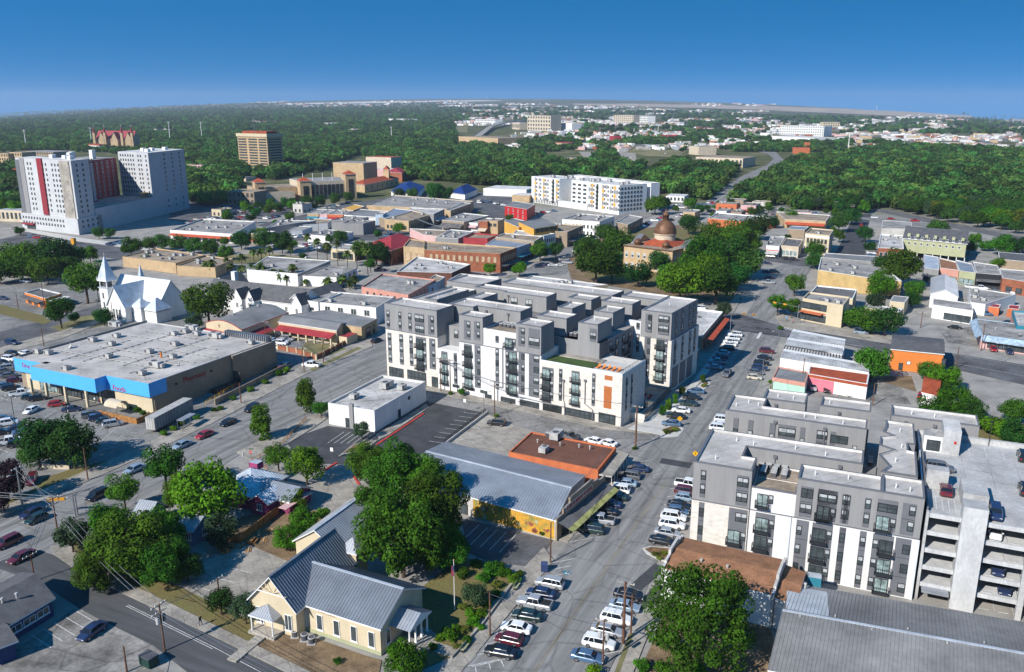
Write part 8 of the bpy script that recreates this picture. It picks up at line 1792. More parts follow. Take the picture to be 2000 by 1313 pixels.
for a in ((62,936,160,'suv','maroon'),(179,1231,200,'sedan','navy'),(608,712,285,'pickup','white'),(970,825,285,'suv','black'),(1112,851,330,'pickup','grey'),(1160,860,310,'sedan','white'),(1187,864,310,'sedan','white'),(1588,756,195,'suv','silver'),(1615,760,195,'hatch','black'),(1660,766,195,'sedan','white'),(1685,700,20,'sedan','grey'),(1800,772,30,'hatch','red'),(1865,638,110,'sedan','black'),(1940,681,200,'hatch','red'),(1971,686,200,'hatch','navy'),(1682,648,110,'suv','pale_blue'),(1690,645,110,'sedan','black'),(1920,602,110,'pickup','navy'),(1925,612,110,'suv','blue'),(1972,630,110,'sedan','black'),(1500,551,105,'pickup','silver'),(1504,541,105,'sedan','navy'),(1512,530,105,'suv','green'),(1498,530,105,'sedan','navy'),(1498,513,105,'sedan','navy'),(1536,505,120,'suv','black'),(1550,506,120,'suv','black'),(1502,501,120,'sedan','grey'),(1511,502,120,'sedan','black'),(1366,601,285,'suv','white'),(735,664,25,'sedan','black'),(546,719,20,'sedan','red'),(560,712,20,'hatch','blue')): car(*a)
row('of the row by the red arcade classrooms',110,[(543,677,'sedan/white'),(549,669,'suv/white'),(554,664,'sedan/silver'),(562,661,'suv/silver'),(533,664,'sedan/pale_blue')])
row('of the front row at the grocery store',60,[(220,827,'suv/silver'),(206,820,'sedan/green'),(192,815,'suv/navy'),(178,810,'suv/grey')])
for a in ((140,798,70,'sedan','navy'),(111,788,70,'hatch','red'),(61,800,190,'sedan','white'),(74,777,60,'suv','black'),(58,774,60,'hatch','green'),(41,767,60,'pickup','white'),(22,757,60,'suv','black'),(8,752,60,'sedan','blue'),(14,825,60,'suv','white'),(3,817,60,'sedan','blue'),(36,835,60,'sedan','navy'),(45,842,60,'sedan','blue'),(18,861,60,'pickup','white'),(36,866,60,'suv','black'),(2,843,60,'sedan','black'),(18,700,110,'suv','white'),(23,689,110,'sedan','black'),(50,689,110,'sedan','white'),(23,669,110,'suv','navy'),(4,707,110,'sedan','black'),(17,717,60,'suv','silver'),(4,724,60,'sedan','grey'),(50,549,100,'van','white'),(4,582,100,'sedan','navy'),(17,732,60,'sedan','grey'),(28,742,60,'hatch','maroon')): car(*a,group='cars in the grocery car park')
for x,y,az,k,c,zz in ((1835,912,110,'suv','grey',14.6),(1944,1000,205,'suv','navy',14.6),(1848,955,25,'sedan','maroon',14.6),(1999,890,25,'suv','black',14.6),(2003,955,25,'suv','black',14.6)): car(x,y,az,k,c,group='cars on the garage roof',z=zz + .01)
for u,k,c,lv in ((45.4,'sedan','white',1),(51.5,'sedan','silver',1),(53.7,'sedan','white',2),(46.5,'suv','navy',3),(47.8,'sedan','navy',4)): p = F2.at(u,3.6); car(p.x,p.y,25 + 180 + 2,k,c,'@ on the ' + ('top','second','third','fourth')[lv - 1] + ' open garage storey, ' + ('left' if u < 50 else 'right') + ' bay','cars inside the garage',14.6 - 2.95 * lv + .01,True,px=False)
# cars on and around the square, and rows downtown
for i,(x,y) in enumerate(((1052,520),(1060,516),(1070,517),(1078,517),(1086,512),(1094,517),(1102,506),(1110,500),(1125,490),(1132,484),(1140,478),(1150,470),(1160,462),(1108,512))): car(x,y,70 if i < 8 else 110,rnd.choice(['sedan','suv','pickup','hatch']),rnd.choice(['white','black','silver','grey','white','navy']),group='cars parked round the square')
FARCARS = []
for (x0,y0),(x1,y1),n,az in (((830,440),(870,425),10,30),((1330,405),(1400,395),9,110),((385,428),(470,424),12,100),((430,440),(490,432),9,30),((575,462),(640,456),9,110),((650,540),(690,528),5,110),((1180,312),(1230,308),16,100),((1300,300),(1290,318),4,30),((1245,445),(1290,425),9,110),((1295,412),(1330,398),7,60),((1700,500),(1712,470),5,110),((1676,430),(1690,452),4,25),((1770,503),(1790,508),5,110),((1705,424),(1850,436),5,100),((1900,560),(1990,572),7,110),((940,392),(1010,405),9,110),((1195,452),(1215,440),4,60),((1310,430),(1345,415),6,60),((60,461),(120,472),5,100),((200,480),(250,470),5,110),((40,440),(20,452),3,60),((640,405),(680,396),7,110),((790,400),(900,384),8,110),((1020,420),(1080,412),7,110),((880,535),(940,538),4,110)):
 for i in range(n):
  if rnd.random() < .85:
   f = (i + rnd.uniform(-.3,.3)) / max(n - 1,1); car(x0 + (x1 - x0) * f,y0 + (y1 - y0) * f,az + rnd.uniform(-8,8),rnd.choice(['sedan','suv','hatch','pickup']),rnd.choice(['white','white','black','silver','grey','navy','red','blue','beige','white']),group='small cars in the far downtown',parts=False)
# ---- small downtown buildings, cars and trees filling the lots between the known ones
def fill():
 a = R(25.5); S,T = Vector((math.sin(a),math.cos(a),0)),Vector((math.cos(a),-math.sin(a),0)); bpy.context.view_layer.update(); rects = []
 for o in list(COL.objects):
  if o.parent is None and o.get('kind') is None and o.name.split('.')[0] not in ('power_line','woodland','camera','sun'):
   P = []
   for c in [o] + list(o.children):
    if c.type == 'MESH': P += [c.matrix_world @ Vector(b) for b in c.bound_box]
   P = [p for p in P if p.length < 1100]
   if P: u = [p.dot(T) for p in P]; v = [p.dot(S) for p in P]; rects.append((min(u),max(u),min(v),max(v)))
 regs = [[(330,396),(640,388),(1000,398),(1000,440),(960,480),(760,475),(560,470),(420,445),(330,432)],[(1290,402),(1480,404),(1660,425),(1650,500),(1500,470),(1330,430)],[(1690,470),(2030,490),(2030,650),(1860,640),(1700,600)],[(700,500),(780,520),(700,560),(640,545)],[(0,420),(45,430),(40,445),(0,450)],[(370,392),(640,386),(640,410),(500,425),(400,420)],[(380,440),(600,470),(700,500),(640,520),(520,500),(400,480)]]
 free = lambda u0,u1,v0,v1,m: all(u1 + m < r[0] or u0 - m > r[1] or v1 + m < r[2] or v0 - m > r[3] for r in rects)
 road = lambda p: any(inpoly(*PX(p),Q) for Q in ROADPX)
 nb = nc = ntr = 0
 for _ in range(16000):
  Q = rnd.choice(regs); xs = [q[0] for q in Q]; ys = [q[1] for q in Q]; px,py = rnd.uniform(min(xs),max(xs)),rnd.uniform(min(ys),max(ys))
  if not inpoly(px,py,Q): continue
  c = U(px,py); k = rnd.random(); u,v = c.dot(T),c.dot(S)
  if k < .5 and nb < 105: w_,d_ = rnd.uniform(3.5,8.5),rnd.uniform(4.5,10)
  elif k < .8: w_,d_ = 2.3,1.0
  else: w_,d_ = 2.0,2.0
  C_ = [T * x + S * y for x,y in ((u - w_,v - d_),(u + w_,v - d_),(u + w_,v + d_),(u - w_,v + d_))]
  if road(c) or (w_ > 3 and any(road(p) for p in C_)) or not free(u - w_,u + w_,v - d_,v + d_,2.2 if w_ > 3 else .5): continue
  if w_ > 3:
   nb += 1; wall = rnd.choice(['white','tan','beige','tan_dark','cream','brick','grey','brick_orange','pale_pink','concrete_white','white']); roof = rnd.choice(['roof_grey','roof_white','roof_tan','roof_grey','metal_dull','roof_dark'])
   nm = {'white': 'white','tan': 'tan','beige': 'beige','tan_dark': 'brown','cream': 'cream','brick': 'red brick','grey': 'grey','brick_orange': 'orange brick','pale_pink': 'pale pink','concrete_white': 'pale grey'}[wall]; rn = {'roof_grey': 'grey','roof_white': 'white','roof_tan': 'tan','metal_dull': 'metal','roof_dark': 'dark'}[roof]
   r,_ = building('shop',None,None,rnd.uniform(4,7),wall,roof,.4,rnd.choice(['roof_white','beige','roof_grey']),wins=((0,[(.5,2.2)],max(2,int(w_ / 2)),1.6,'d'),(1,[(.6,1.8)],max(2,int(d_ / 2)),1.3,'d')),units=rnd.randint(1,5),world=C_,ukinds=(0,1,2,1),awn=((0,3.2,1.8,.6,rnd.choice(['red_awning','roof_dark','teal','beige'])),) if rnd.random() < .4 else ())
   auto(r,'small ' + nm + ' shop with ' + rn + ' roof','building','small shops of the downtown')
  elif k < .8:
   if nc > 130: continue
   nc += 1; car(c.x,c.y,115 + rnd.choice([0,180]),rnd.choice(['sedan','suv','hatch','pickup']),rnd.choice(['white','black','silver','grey','navy','red','blue','white','black']),group='small cars in the far downtown',parts=False,px=False)
   for j in range(rnd.randint(1,4)):
    e = c + S * 3.0 * (j + 1); uu,vv = e.dot(T),e.dot(S)
    if road(e) or not free(uu - w_,uu + w_,vv - d_,vv + d_,.5): break
    nc += 1; car(e.x,e.y,115 + rnd.choice([0,180]),rnd.choice(['sedan','suv','hatch','pickup']),rnd.choice(['white','black','silver','grey','navy','red','blue','white','black']),group='small cars in the far downtown',parts=False,px=False); rects.append((uu - w_,uu + w_,vv - d_,vv + d_))
  else:
   if ntr > 80: continue
   ntr += 1; tree_at(c.x,c.y,rnd.uniform(1.8,4.2),rnd.choice(['broad','dark','bright']),1.2,0,None,'street trees of the downtown')
  rects.append((u - w_,u + w_,v - d_,v + d_))
 print('fill',nb,nc,ntr)
fill()
# trailer beside the store, bus shelter
a = thing('box_trailer',U(340,822),'long grey box trailer parked beside the grocery store','trailer'); A_,B_ = U(305,848),U(392,800); d_,n_,L_,_ = edge(A_,B_); q = MB(); q.obox(W2(A_),W2(d_),W2(n_),0,14.5,-2.6,0,.9,4.0,'metal_dull','unit'); q.build('box',a); q = MB()
for i in range(14): q.obox(W2(A_),W2(d_),W2(n_),.4 + i,.5 + i,0,.06,1,3.9,'unit')
for i in range(4): q.obox(W2(A_),W2(d_),W2(n_),-.08,0,-2.5 + i * .62,-1.95 + i * .62,1,3.9,'unit')
q.build('ribs',a)
for s in (2.2,3.6,12):
 q = MB(); p = A_ + d_ * s; q.tube((p.x + n_.x * -.1,p.y + n_.y * -.1,.5),(p.x - n_.x * 2.5,p.y - n_.y * 2.5,.5),.5,.5,'tyre',10); q.build('wheel',a)
a = thing('bus_shelter',U(372,838),'steel framed bus shelter on the pavement by the grocery store','bus shelter'); A_,B_ = U(358,842),U(388,825); d_,n_,L_,_ = edge(A_,B_); q = MB(); q.obox(W2(A_),W2(d_),W2(n_),0,5,-1.6,.2,2.5,2.65,'metal_roof'); q.build('roof',a); q = MB()
for s in (.1,2.5,4.9):
 for t in (-1.5,.1): p = A_ + d_ * s + n_ * t; q.tube((p.x,p.y,0),(p.x,p.y,2.5),.05,.05,'steel',5)
q.build('frame',a); q = MB(); q.obox(W2(A_),W2(d_),W2(n_),.5,4.5,-1.3,-.9,.4,.5,'steel'); q.build('bench',a)
# ------------------------------------------------------------------ poles, wires, lamps, signs
TOPS = {}
def upole(key,bx,by,ty,label,arms=1,trans=0,r=.17,lamp=False,arm_az=115,k='pole_wood',cat='utility pole'):
 b = U(bx,by); lo,hi = 0,40
 for _ in range(40):
  m = (lo + hi) / 2
  if PX((b.x,b.y,m))[1] > ty: lo = m
  else: hi = m
 h = lo; root = thing('utility_pole',b,label,cat,'utility poles'); q = MB(); q.tube((b.x,b.y,-.1),(b.x,b.y,h),r,r * .7,k,9); q.build('pole',root)
 a = Vector((math.sin(R(arm_az)),math.cos(R(arm_az)),0)); n = Vector((-a.y,a.x,0)); at = []
 for i in range(arms):
  z = h - .35 - i * 1.1; q = MB(); q.obox(W2(b),W2(a),W2(n),-1.3,1.3,.12,.24,z,z + .13,'concrete' if k != 'steel' else 'steel'); q.build('crossarm',root)
  for s in (-1.2,-.55,.55,1.2): q = MB(); p = b + a * s + n * .18; q.lathe(W2(p),[(.05,z + .13),(.09,z + .2),(.05,z + .32),(0,z + .34)],'white',6); q.build('insulator',root); at.append(Vector((p.x,p.y,z + .34)))
 for i in range(trans): s = -.55 if i % 2 else .55; q = MB(); p = b + a * s; q.lathe(W2(p),[(0,h - 2.9),(.27,h - 2.85),(.27,h - 1.95),(.2,h - 1.85),(0,h - 1.8)],'unit',10); q.build('transformer',root)
 if lamp: q = MB(); p = b + a * 1.7; q.tube((b.x,b.y,h - 1.6),(p.x,p.y,h - 1.1),.05,.05,'steel',5); q.obox(W2(p),W2(a),W2(n),-.1,.5,-.14,.14,h - 1.18,h - 1.03,'unit'); q.build('lamp_arm',root)
 if not at: at = [Vector((b.x,b.y,h - .2))]
 TOPS[key] = at; return root
PO = [('a',1075,1100,1021,'brown utility pole standing beside the blue bin',0),('b',1217,1256,1137,'thick brown utility pole by the big round tree',1),('c',1177,1300,1212,'utility pole with grey transformers nearest the bottom edge',1,2),('d',957,1243,1158,'brown utility pole beside the hall garden hedge',0),('e',113,1041,972,'leaning brown utility pole at the left crossroads',2),('f',322,1272,1180,'tall utility pole with transformers by the lower left street',2,3),('g',68,1135,1083,'utility pole behind the bottom left blue house',1),('h',1241,876,793,'thick brown utility pole at the cross street corner',1),('i',966,812,745,'utility pole with crossarms between the two lots',2),('j',880,771,702,'plain brown pole in front of the central apartments',1),('k',861,764,700,'crossarm pole behind the small white building',1),('l',594,727,679,'brown utility pole by the white pickup',1),('m',632,710,660,'second brown pole along the classroom wall',1),('n',521,677,628,'utility pole between the gymnasium and classrooms',1),('o',430,1182,1130,'slim brown pole in front of the cream hall trees',1),('p',248,1313,1262,'short brown pole in the bottom left lot',0),('q',471,788,748,'brown pole on the pavement by the loading ramp',0),('r',1566,757,700,'tall brown pole between the mint and pink shops',1),('s',1704,792,748,'thin dark pole behind the corner apartments',0),('t',1867,720,678,'dark pole beside the orange walled shop',0),('u',1916,685,632,'leaning pole at the pink store corner',0),('v',1798,640,610,'utility pole beside the white roller door garage',1),('w',88,605,552,'tall dark pole by the orange drive in diner',1),('x',36,604,570,'dark pole left of the orange drive in diner',0),('y',193,590,545,'dark pole in front of the white church',1),('z',222,632,590,'short dark pole before the white church',0),('A',86,677,640,'slim tall pole beside the grocery car park',0),('B',172,938,875,'slim brown pole on the pavement under the lot tree',0),('C',1232,1240,1162,'slim brown pole beside the thick pole and round tree',0),('D',1506,788,745,'pole at the kerb before the corner apartments',0),('E',623,460,435,'far utility pole among the downtown car parks',1),('F',730,455,425,'far utility pole beside the windowless grey building',1),('G',803,445,420,'far utility pole before the tan corner shop',1),('H',872,470,445,'far utility pole next to the crimson patio bar',1),('I',502,455,428,'far utility pole near the orange awning store',1),('J',1663,425,400,'far utility pole at the end of the dark side street',2),('K',1630,425,394,'far utility pole beside the salmon awning store',1),('L',1805,500,470,'far pole before the sage apartment house',1)]
for k_,bx,by,ty,lb,ar,*tr in PO: upole(k_,bx,by,ty,lb,ar,tr[0] if tr else 0,.24 if k_ in 'bh' else .15,False,25 if k_ in 'efgop' else 115)
upole('W',45,992,912,'grey steel pole at the left crossroads',1,0,.2,True,200,'steel'); upole('X',148,1010,966,'grey steel mast at the left crossroads carrying a lamp',0,0,.15,True,300,'steel')
def wire(a,b,sag,label):
 q = MB(); n = 10; pr = None; r = .018 + .00011 * max(depth(a),depth(b))
 for i in range(n + 1):
  f = i / n; p = a.lerp(b,f); p.z -= sag * 4 * f * (1 - f)
  if pr is not None: q.tube(pr,p,r,r,'steel',3,False)
  pr = p
 o = q.build('power_line',None,origin=a.to_tuple()); auto(o,'thin overhead wire ' + label,'wire','overhead wires')
for a,b,lb in (('e','f','over the lower left street'),('e','g','over the left crossroads'),('e','W','over the left crossroads'),('f','o','over the concrete lot'),('d','c','over the main street'),('c','b','beside the round tree'),('i','k','before the central apartments'),('i','h','along the cross street'),('l','m','along the classroom wall'),('l','n','by the gymnasium'),('h','a','past the mural hall'),('r','D','past the mint green shop'),('E','F','over the downtown'),('G','H','over the downtown'),('w','y','by the white church'),('j','k','before the central apartments')):
 A_,B_ = TOPS[a],TOPS[b]
 for i in range(min(len(A_),len(B_),3)): wire(A_[i],B_[i],.6 if (A_[i] - B_[i]).length < 40 else 1.2,lb)
p = U(425,1313,7)
for i in range(3): wire(TOPS['f'][i],Vector((TOPS['f'][i].x + 40,TOPS['f'][i].y - 26,TOPS['f'][i].z)),.8,'over the lower left street'); wire(TOPS['e'][i],TOPS['e'][i] + Vector((-40,10,0)),.8,'over the left crossroads')
def lamp(bx,by,ty,az,label,k='steel',double=False):
 b = U(bx,by); h = 0
 while PX((b.x,b.y,h))[1] > ty and h < 30: h += .1
 root = thing('street_lamp',b,label,'street lamp','street lamps'); q = MB(); q.tube((b.x,b.y,0),(b.x,b.y,h),.09,.06,k,7); q.build('post',root)
 for s in ((1,-1) if double else (1,)): a = Vector((math.sin(R(az)),math.cos(R(az)),0)) * s; n = Vector((-a.y,a.x,0)); q = MB(); e = b + a * 1.5; q.tube((b.x,b.y,h - .1),(e.x,e.y,h),.045,.04,k,5); q.obox(W2(e),W2(a),W2(n),-.1,.55,-.13,.13,h - .07,h + .06,'unit'); q.build('lamp_head',root)
lamp(1518,690,648,290,'street lamp with curved arm by the white vaulted sheds'); lamp(1487,757,702,290,'street lamp at the kerb beside the mint green shop'); lamp(1858,672,655,290,'street lamp beyond the orange walled shop'); lamp(1955,710,672,290,'street lamp before the pink store'); lamp(945,801,763,115,'slim lamp post before the central apartments'); lamp(36,865,775,115,'tall double headed lamp in the grocery car park','black',True)
for u,v,nm in ((50.2,14.4,'left of two near garage roof lamps'),(53.5,9,'right of two near garage roof lamps'),(47,34.8,'garage roof lamp along the far wall')):
 p = F2.at(u,v,14.6); root = thing('roof_lamp',p,nm,'lamp','lamps on the garage roof'); q = MB(); q.tube(p,p + Vector((0,0,4.6)),.07,.06,'black',6); q.build('post',root); q = MB(); q.box(p.x - .3,p.x + .3,p.y - .2,p.y + .2,19.2,19.35,'black'); q.build('lamp_head',root)
def sign(x,y,kind,label,h=2.3):
 b = U(x,y); root = thing('road_sign',b,label,'road sign'); q = MB(); q.tube((b.x,b.y,0),(b.x,b.y,h),.04,.04,'steel',5); q.build('post',root); f = Frame(b,b + Vector((.95,-.3,0))); q = MB(); z = h; P = lambda u,w: tuple(f.at(u,-.06,z + w))
 if kind == 'diamond': q.face([P(0,-.65),P(.65,0),P(0,.65),P(-.65,0)],'yellow_sign');
 elif kind == 'stop': q.face([P(.42 * math.cos(a),.42 * math.sin(a)) for a in [math.pi / 8 + i * math.pi / 4 for i in range(8)]],'red')
 else: q.face([P(-.35,-.45),P(.35,-.45),P(.35,.45),P(-.35,.45)],'white')
 q.build('plate',root)
 if kind == 'stop': text('STOP',root,f.at(0,-.075,z),f.ang,.26,'white')
 if kind == 'diamond': q = MB(); z = h; q.face([P(-.1,-.3),P(.1,-.3),P(.1,.1),P(-.1,.1)],'black'); q.face([P(-.12,.15),P(.12,.15),P(.12,.35),P(-.12,.35)],'black'); q.build('symbol',root)
sign(1327,835,'diamond','yellow diamond warning sign on the island by the pool fence'); sign(1357,905,'diamond','yellow diamond warning sign beside the corner apartments'); sign(491,905,'stop','red stop sign at the rail fence corner',2.6); sign(649,897,'plain','white lot sign by the red kerb'); sign(1172,985,'plain','small parking sign before the mural hall'); sign(131,620,'stop','red stop sign near the grey road trees',2.4); sign(908,806,'plain','lot sign at the edge of the striped black lot',3.2); sign(1112,1045,'plain','small parking sign at the near end of the mural hall')
b = U(488,905,0); root = thing('street_name_sign',b + Vector((.5,0,0)),'green street name blades above the stop sign','street sign'); q = MB(); q.tube((b.x + .5,b.y,0),(b.x + .5,b.y,3.3),.04,.04,'steel',5); q.build('post',root); q = MB(); q.box(b.x,b.x + 1.1,b.y - .02,b.y + .02,3.2,3.45,'turf'); q.build('blade',root)
def signal(bx,by,ty,tipx,tipy,n,label):
 b = U(bx,by); h = 0
 while PX((b.x,b.y,h))[1] > ty and h < 20: h += .1
 t = U(tipx,tipy,h); root = thing('traffic_signal',b,label,'traffic signal','traffic signals'); q = MB(); q.tube((b.x,b.y,0),(b.x,b.y,h + 1),.15,.1,'steel',8); q.build('mast',root); q = MB(); q.tube((b.x,b.y,h),(t.x,t.y,h + .3),.09,.05,'steel',6); q.build('arm',root); d,nn,L_,an = edge(b,t)
 for i in range(n): p = b.lerp(Vector((t.x,t.y,0)),.55 + .42 * i / max(n - 1,1)); q = MB(); q.obox(W2(p),W2(d),W2(nn),-.6,.6,-.2,.2,h - .05,h + .45,'signal'); q.obox(W2(p),W2(d),W2(nn),-.45,.45,.2,.24,h + .05,h + .35,'black'); q.build('signal_head',root)
signal(1426,648,612,1474,616,2,'traffic signal mast reaching over the main street crossing'); signal(1557,632,600,1512,592,2,'traffic signal mast beside the cream corner building'); signal(152,1006,975,98,978,3,'traffic signal with orange heads at the left crossroads')
# mailbox, flag, bins, benches
m_ = U(1063,1116); root = thing('collection_bin',m_,'blue steel bin on the pavement beside the brown pole','bin'); q = MB(); q.box(m_.x - .55,m_.x + .55,m_.y - .5,m_.y + .5,.15,1.35,'blue_fascia' if False else 'blue_dark'); q.tube((m_.x - .55,m_.y,1.3),(m_.x + .55,m_.y,1.3),.5,.5,'blue_dark',10); q.build('body',root); q = MB();
for s in (-.45,.45): q.box(m_.x + s - .06,m_.x + s + .06,m_.y - .4,m_.y + .4,0,.15,'steel')
q.build('foot',root)
f_ = U(888,1192); root = thing('flagpole',f_,'white flagpole with a hanging striped flag in the hall garden','flagpole'); q = MB(); q.tube(f_,f_ + Vector((0,0,8.6)),.07,.04,'white',8); q.lathe(W2(f_),[(0,8.55),(.1,8.62),(.1,8.7),(0,8.78)],'gold',8); q.build('pole',root); q = MB()
for i in range(9): x0 = f_.x - .05 - .32 * (i % 2) * .5; q.face([(f_.x - .06 * i * .6,f_.y - .05 - .05 * (i % 2),7.7),(f_.x - .06 * (i + 1) * .6,f_.y - .05 - .05 * ((i + 1) % 2),7.66),(f_.x - .08 * (i + 1) * .6,f_.y - .06 - .08 * ((i + 1) % 2),5.9),(f_.x - .08 * i * .6,f_.y - .06 - .08 * (i % 2),5.95)],'red' if i % 2 else 'white')
q.face([(f_.x + .02,f_.y - .12,7.72),(f_.x - .2,f_.y - .14,7.7),(f_.x - .22,f_.y - .14,7.0),(f_.x + .02,f_.y - .12,7.0)],'blue_dark'); q.build('flag',root)
d_ = U(292,1298); root = thing('waste_container',d_,'dark green waste container by the lower left street','container'); q = MB(); v_ = Vector((.85,-.52,0)); n_ = Vector((.52,.85,0)); q.obox(W2(d_),W2(v_),W2(n_),-1.1,1.1,-.8,.8,.15,1.5,'green_dark'); q.build('body',root); q = MB(); q.obox(W2(d_),W2(v_),W2(n_),-1.15,1.15,-.85,.85,1.5,1.6,'unit_dark'); q.build('lid',root)
for i,(x,y) in enumerate(((905,1268),(1007,1148))):
 b = U(x,y,.14); root = thing('park_bench',b,('near','far')[i] + ' slatted bench on the pavement by the hall garden','bench','benches by the hall garden'); v_ = Vector((.42,.9,0)); n_ = Vector((.9,-.42,0)); q = MB()
 for j in range(4): q.obox(W2(b),W2(v_),W2(n_),-.9,.9,j * .13,j * .13 + .1,.58,.62,'sage')
 q.build('seat',root); q = MB()
 for j in range(3): q.obox(W2(b),W2(v_),W2(n_),-.9,.9,-.06,-.02,.7 + j * .13,.8 + j * .13,'sage')
 q.build('backrest',root)
 for s in (-.75,.75): q = MB(); q.obox(W2(b),W2(v_),W2(n_),s - .04,s + .04,-.05,.5,.14,.58,'black'); q.build('leg',root)
for i in range(9):
 x,y = ((440,1078),(448,1072),(492,1060),(500,1050),(515,1055),(505,1042),(470,1068),(530,1035),(485,1075))[i]; b = U(x,y); q = MB(); a_ = rnd.random() * 3; v_ = Vector((math.cos(a_),math.sin(a_),0)); n_ = Vector((-v_.y,v_.x,0))
 if i < 3:
  q.obox((0,0),W2(v_),W2(n_),-.9,.9,-.4,.4,.7,.76,'wood')
  for s in (-.7,.7): q.obox((0,0),W2(v_),W2(n_),s - .05,s + .05,-.35,.35,0,.7,'wood')
  for s in (-.75,.75): q.obox((0,0),W2(v_),W2(n_),-.9,.9,s - .13,s + .13,.4,.45,'wood')
  o = inst('picnic_table',q.mesh('picnic_table'),None,b); auto(o,'wooden picnic table in the cottage back garden','picnic table','picnic tables in the back garden')
 else:
  for j in range(3): q.obox((0,0),W2(v_),W2(n_),-.8,.8,-.5 + j * .35,-.25 + j * .35,.02 + .1 * (j % 2),.1 + .1 * (j % 2),'wood' if j != 1 else 'tan')
  o = inst('timber_stack',q.mesh('timber_stack'),None,b); auto(o,'heap of timber in the cottage back garden','timber','timber heaps in the back garden')
for i,(x,y) in enumerate(((752,305),)): pass
for x,y,h,nm in ((52,292,36,0),(180,285,33,0),(333,280,40,0),(395,276,36,0),(765,277,26,0),(510,258,0,0),(1656,298,34,0),(1765,280,18,0),(1285,262,16,0),(1310,262,14,0),(1238,266,14,0)):
 if not h: continue
 a = UT(x,y); H = h * depth(a) / CF; q = MB(); q.tube((0,0,0),(0,0,H),.9,.5,'white',6); q.box(-3,3,-.3,.3,H * .93,H * .95,'unit'); o = inst('lattice_mast',q.mesh('pylon'),None,a); o.name = 'power_mast'; auto(o,'slim white far mast','mast','masts in the far woods')
# ------------------------------------------------------------------ people
def person(x,y,az,shirt,legs,label,z=.14):
 b = U(x,y,z); root = thing('person',b,label,'person'); sk = bpy.data.meshes.new('body')
 J = [(0,0,.95),(0,0,1.2),(0,0,1.42),(0,0,1.52),(0,.02,1.68),(-.1,.05,.92),(-.12,.18,.5),(-.12,.12,.05),(-.12,.27,.03),(.1,-.03,.92),(.12,-.12,.5),(.12,-.28,.06),(.12,-.14,.03),(-.2,0,1.4),(-.25,-.1,1.12),(-.24,.02,.88),(.2,0,1.4),(.25,.1,1.12),(.24,.25,.92)]
 E_ = [(0,1),(1,2),(2,3),(3,4),(0,5),(5,6),(6,7),(7,8),(0,9),(9,10),(10,11),(11,12),(2,13),(13,14),(14,15),(2,16),(16,17),(17,18)]
 rad = [.15,.15,.15,.06,.11,.1,.075,.05,.04,.1,.075,.05,.04,.07,.05,.04,.07,.05,.04]
 sk.from_pydata(J,E_,[]); o = bpy.data.objects.new('body',sk); COL.objects.link(o); md = o.modifiers.new('s','SKIN');
 for v_,r in zip(sk.skin_vertices[0].data if sk.skin_vertices else [],rad): v_.radius = (r,r)
 if not sk.skin_vertices:
  bm = bmesh.new(); bm.from_mesh(sk); ly = bm.verts.layers.skin.verify(); bm.verts.ensure_lookup_table()
  for v_,r in zip(bm.verts,rad): v_[ly].radius = (r,r)
  bm.verts[0][ly].use_root = True; bm.to_mesh(sk); bm.free()
 o.modifiers.new('b','SUBSURF').levels = 1; bpy.context.view_layer.update(); dg = bpy.context.evaluated_depsgraph_get(); me = bpy.data.meshes.new_from_object(o.evaluated_get(dg)); bpy.data.objects.remove(o)
 me.materials.clear(); [me.materials.append(M(k)) for k in (shirt,legs,'skin','tyre')]
 for p_ in me.polygons: z_ = p_.center.z; p_.material_index = 2 if z_ > 1.5 and p_.center.y > -.02 or (z_ < 1.02 and abs(p_.center.x) > .19) else 3 if z_ > 1.55 or z_ < .1 else 0 if z_ > .95 else 1
 q = sub('body',me,root); root.rotation_euler.z = math.pi - R(az); return root
person(392,1222,120,'black','unit_dark','person in dark clothes walking on the lower left pavement'); person(196,790,60,'red','blue_dark','person in red by the grocery entrance'); person(186,788,200,'white','unit_dark','person in white by the grocery entrance'); person(134,812,80,'beige','blue_dark','person in pale clothes crossing the grocery car park',.02); person(1536,627,30,'blue_fascia','unit_dark','person in blue at the cream corner building'); person(1549,632,100,'brick_orange','blue_dark','person in orange at the cream corner building'); person(1446,588,200,'unit_dark','unit_dark','person in dark clothes on the courthouse corner')
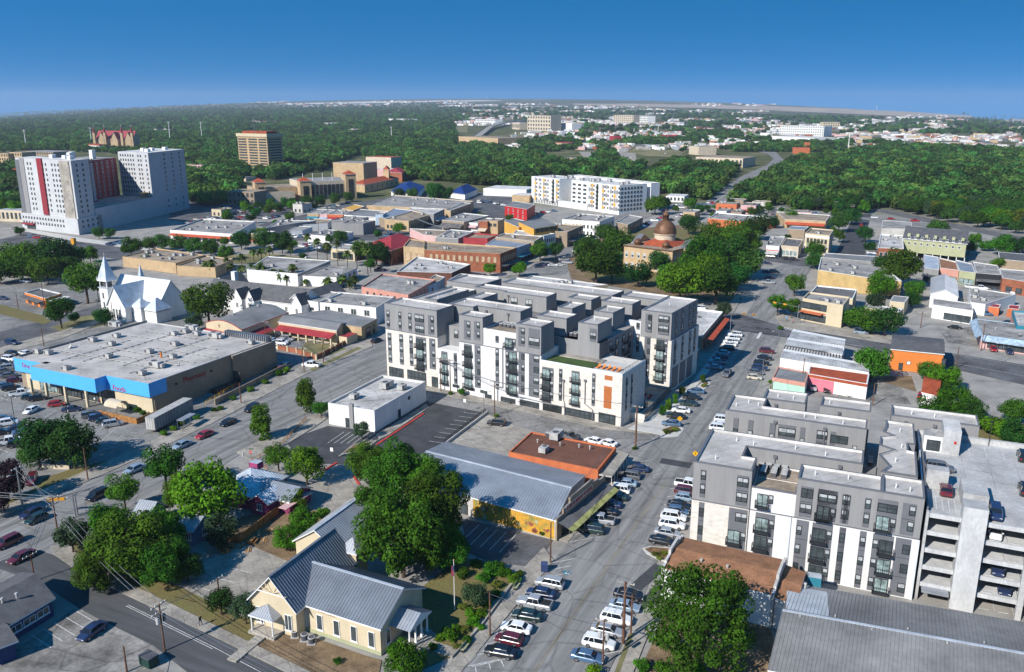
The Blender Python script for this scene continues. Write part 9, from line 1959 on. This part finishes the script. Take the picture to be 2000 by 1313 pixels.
# ------------------------------------------------------------------ labels for the many
def auto_labels():
 bpy.context.view_layer.update(); used = {}; items = []
 for o,desc,cat,group in AUTO:
  p = o.matrix_world.translation; px,py = PX(p); best = min(LAND,key=lambda l: math.hypot((l[1][0] - px),(l[1][1] - py) * 1.6)); dx,dy = px - best[1][0],(py - best[1][1]) * 1.6
  if ' on ' in desc or ' in the ' in desc and 'garden' in desc: rel = ''
  dist = math.hypot(dx,dy)
  rel = ('left of' if dx < 0 else 'right of') if abs(dx) > abs(dy) else ('in front of' if dy > 0 else 'behind')
  items.append((o,desc,rel,best[0],dist,p.length))
 groups = {}
 for it in items:
  d = it[1]; own = (' on ' in d or ' by the ' in d or ' in the ' in d or 'wire' in d)
  key = (d,) if own else (d,it[2],it[3]); groups.setdefault(key,[]).append(it)
 OW = ['nearest','second nearest','third nearest','fourth nearest','fifth nearest','sixth nearest','seventh nearest','eighth nearest','ninth nearest','tenth nearest','eleventh nearest','twelfth nearest','thirteenth nearest','fourteenth nearest','fifteenth nearest','sixteenth nearest','seventeenth nearest','eighteenth nearest']
 for key,its in groups.items():
  own = len(key) == 1; its.sort(key=lambda i: i[5] if own else i[4]);
  for n,it in enumerate(its):
   base = key[0] if own else f'{key[0]} {key[1]} {key[2]}'
   if len(its) == 1: lb = base
   elif own: lb = base + ', ' + (OW[n] + ' to us' if n < 18 else 'towards the back')
   else: lb = base + ', ' + (OW[n] + ' to it' if n < 18 else 'well away from it')
   w_ = lb.split(); it[0]['label'] = lb if len(w_) <= 16 else ' '.join(w_[:16]).rstrip(',')
   used[lb] = used.get(lb,0) + 1
 print('auto labels',len(AUTO),'shared',sum(1 for v in used.values() if v > 1))
auto_labels()
# ------------------------------------------------------------------ haze
def haze():
 q = MB(); q.box(-13500,13500,-600,12600,-420,240,'white'); o = q.build('haze',None,'stuff'); o.data.materials.clear()
 m = bpy.data.materials.new('haze'); m.use_nodes = True; t = m.node_tree; t.nodes.clear(); ou = t.nodes.new('ShaderNodeOutputMaterial'); v = t.nodes.new('ShaderNodeVolumePrincipled')
 v.inputs['Color'].default_value = (.72,.84,1,1); v.inputs['Density'].default_value = HAZE; v.inputs['Anisotropy'].default_value = 0.1; t.links.new(v.outputs[0],ou.inputs['Volume']); o.data.materials.append(m); o['label'] = 'thin pale haze over the far country'
HAZE = 6e-5
if HAZE: haze()
print('objects',len(bpy.data.objects))
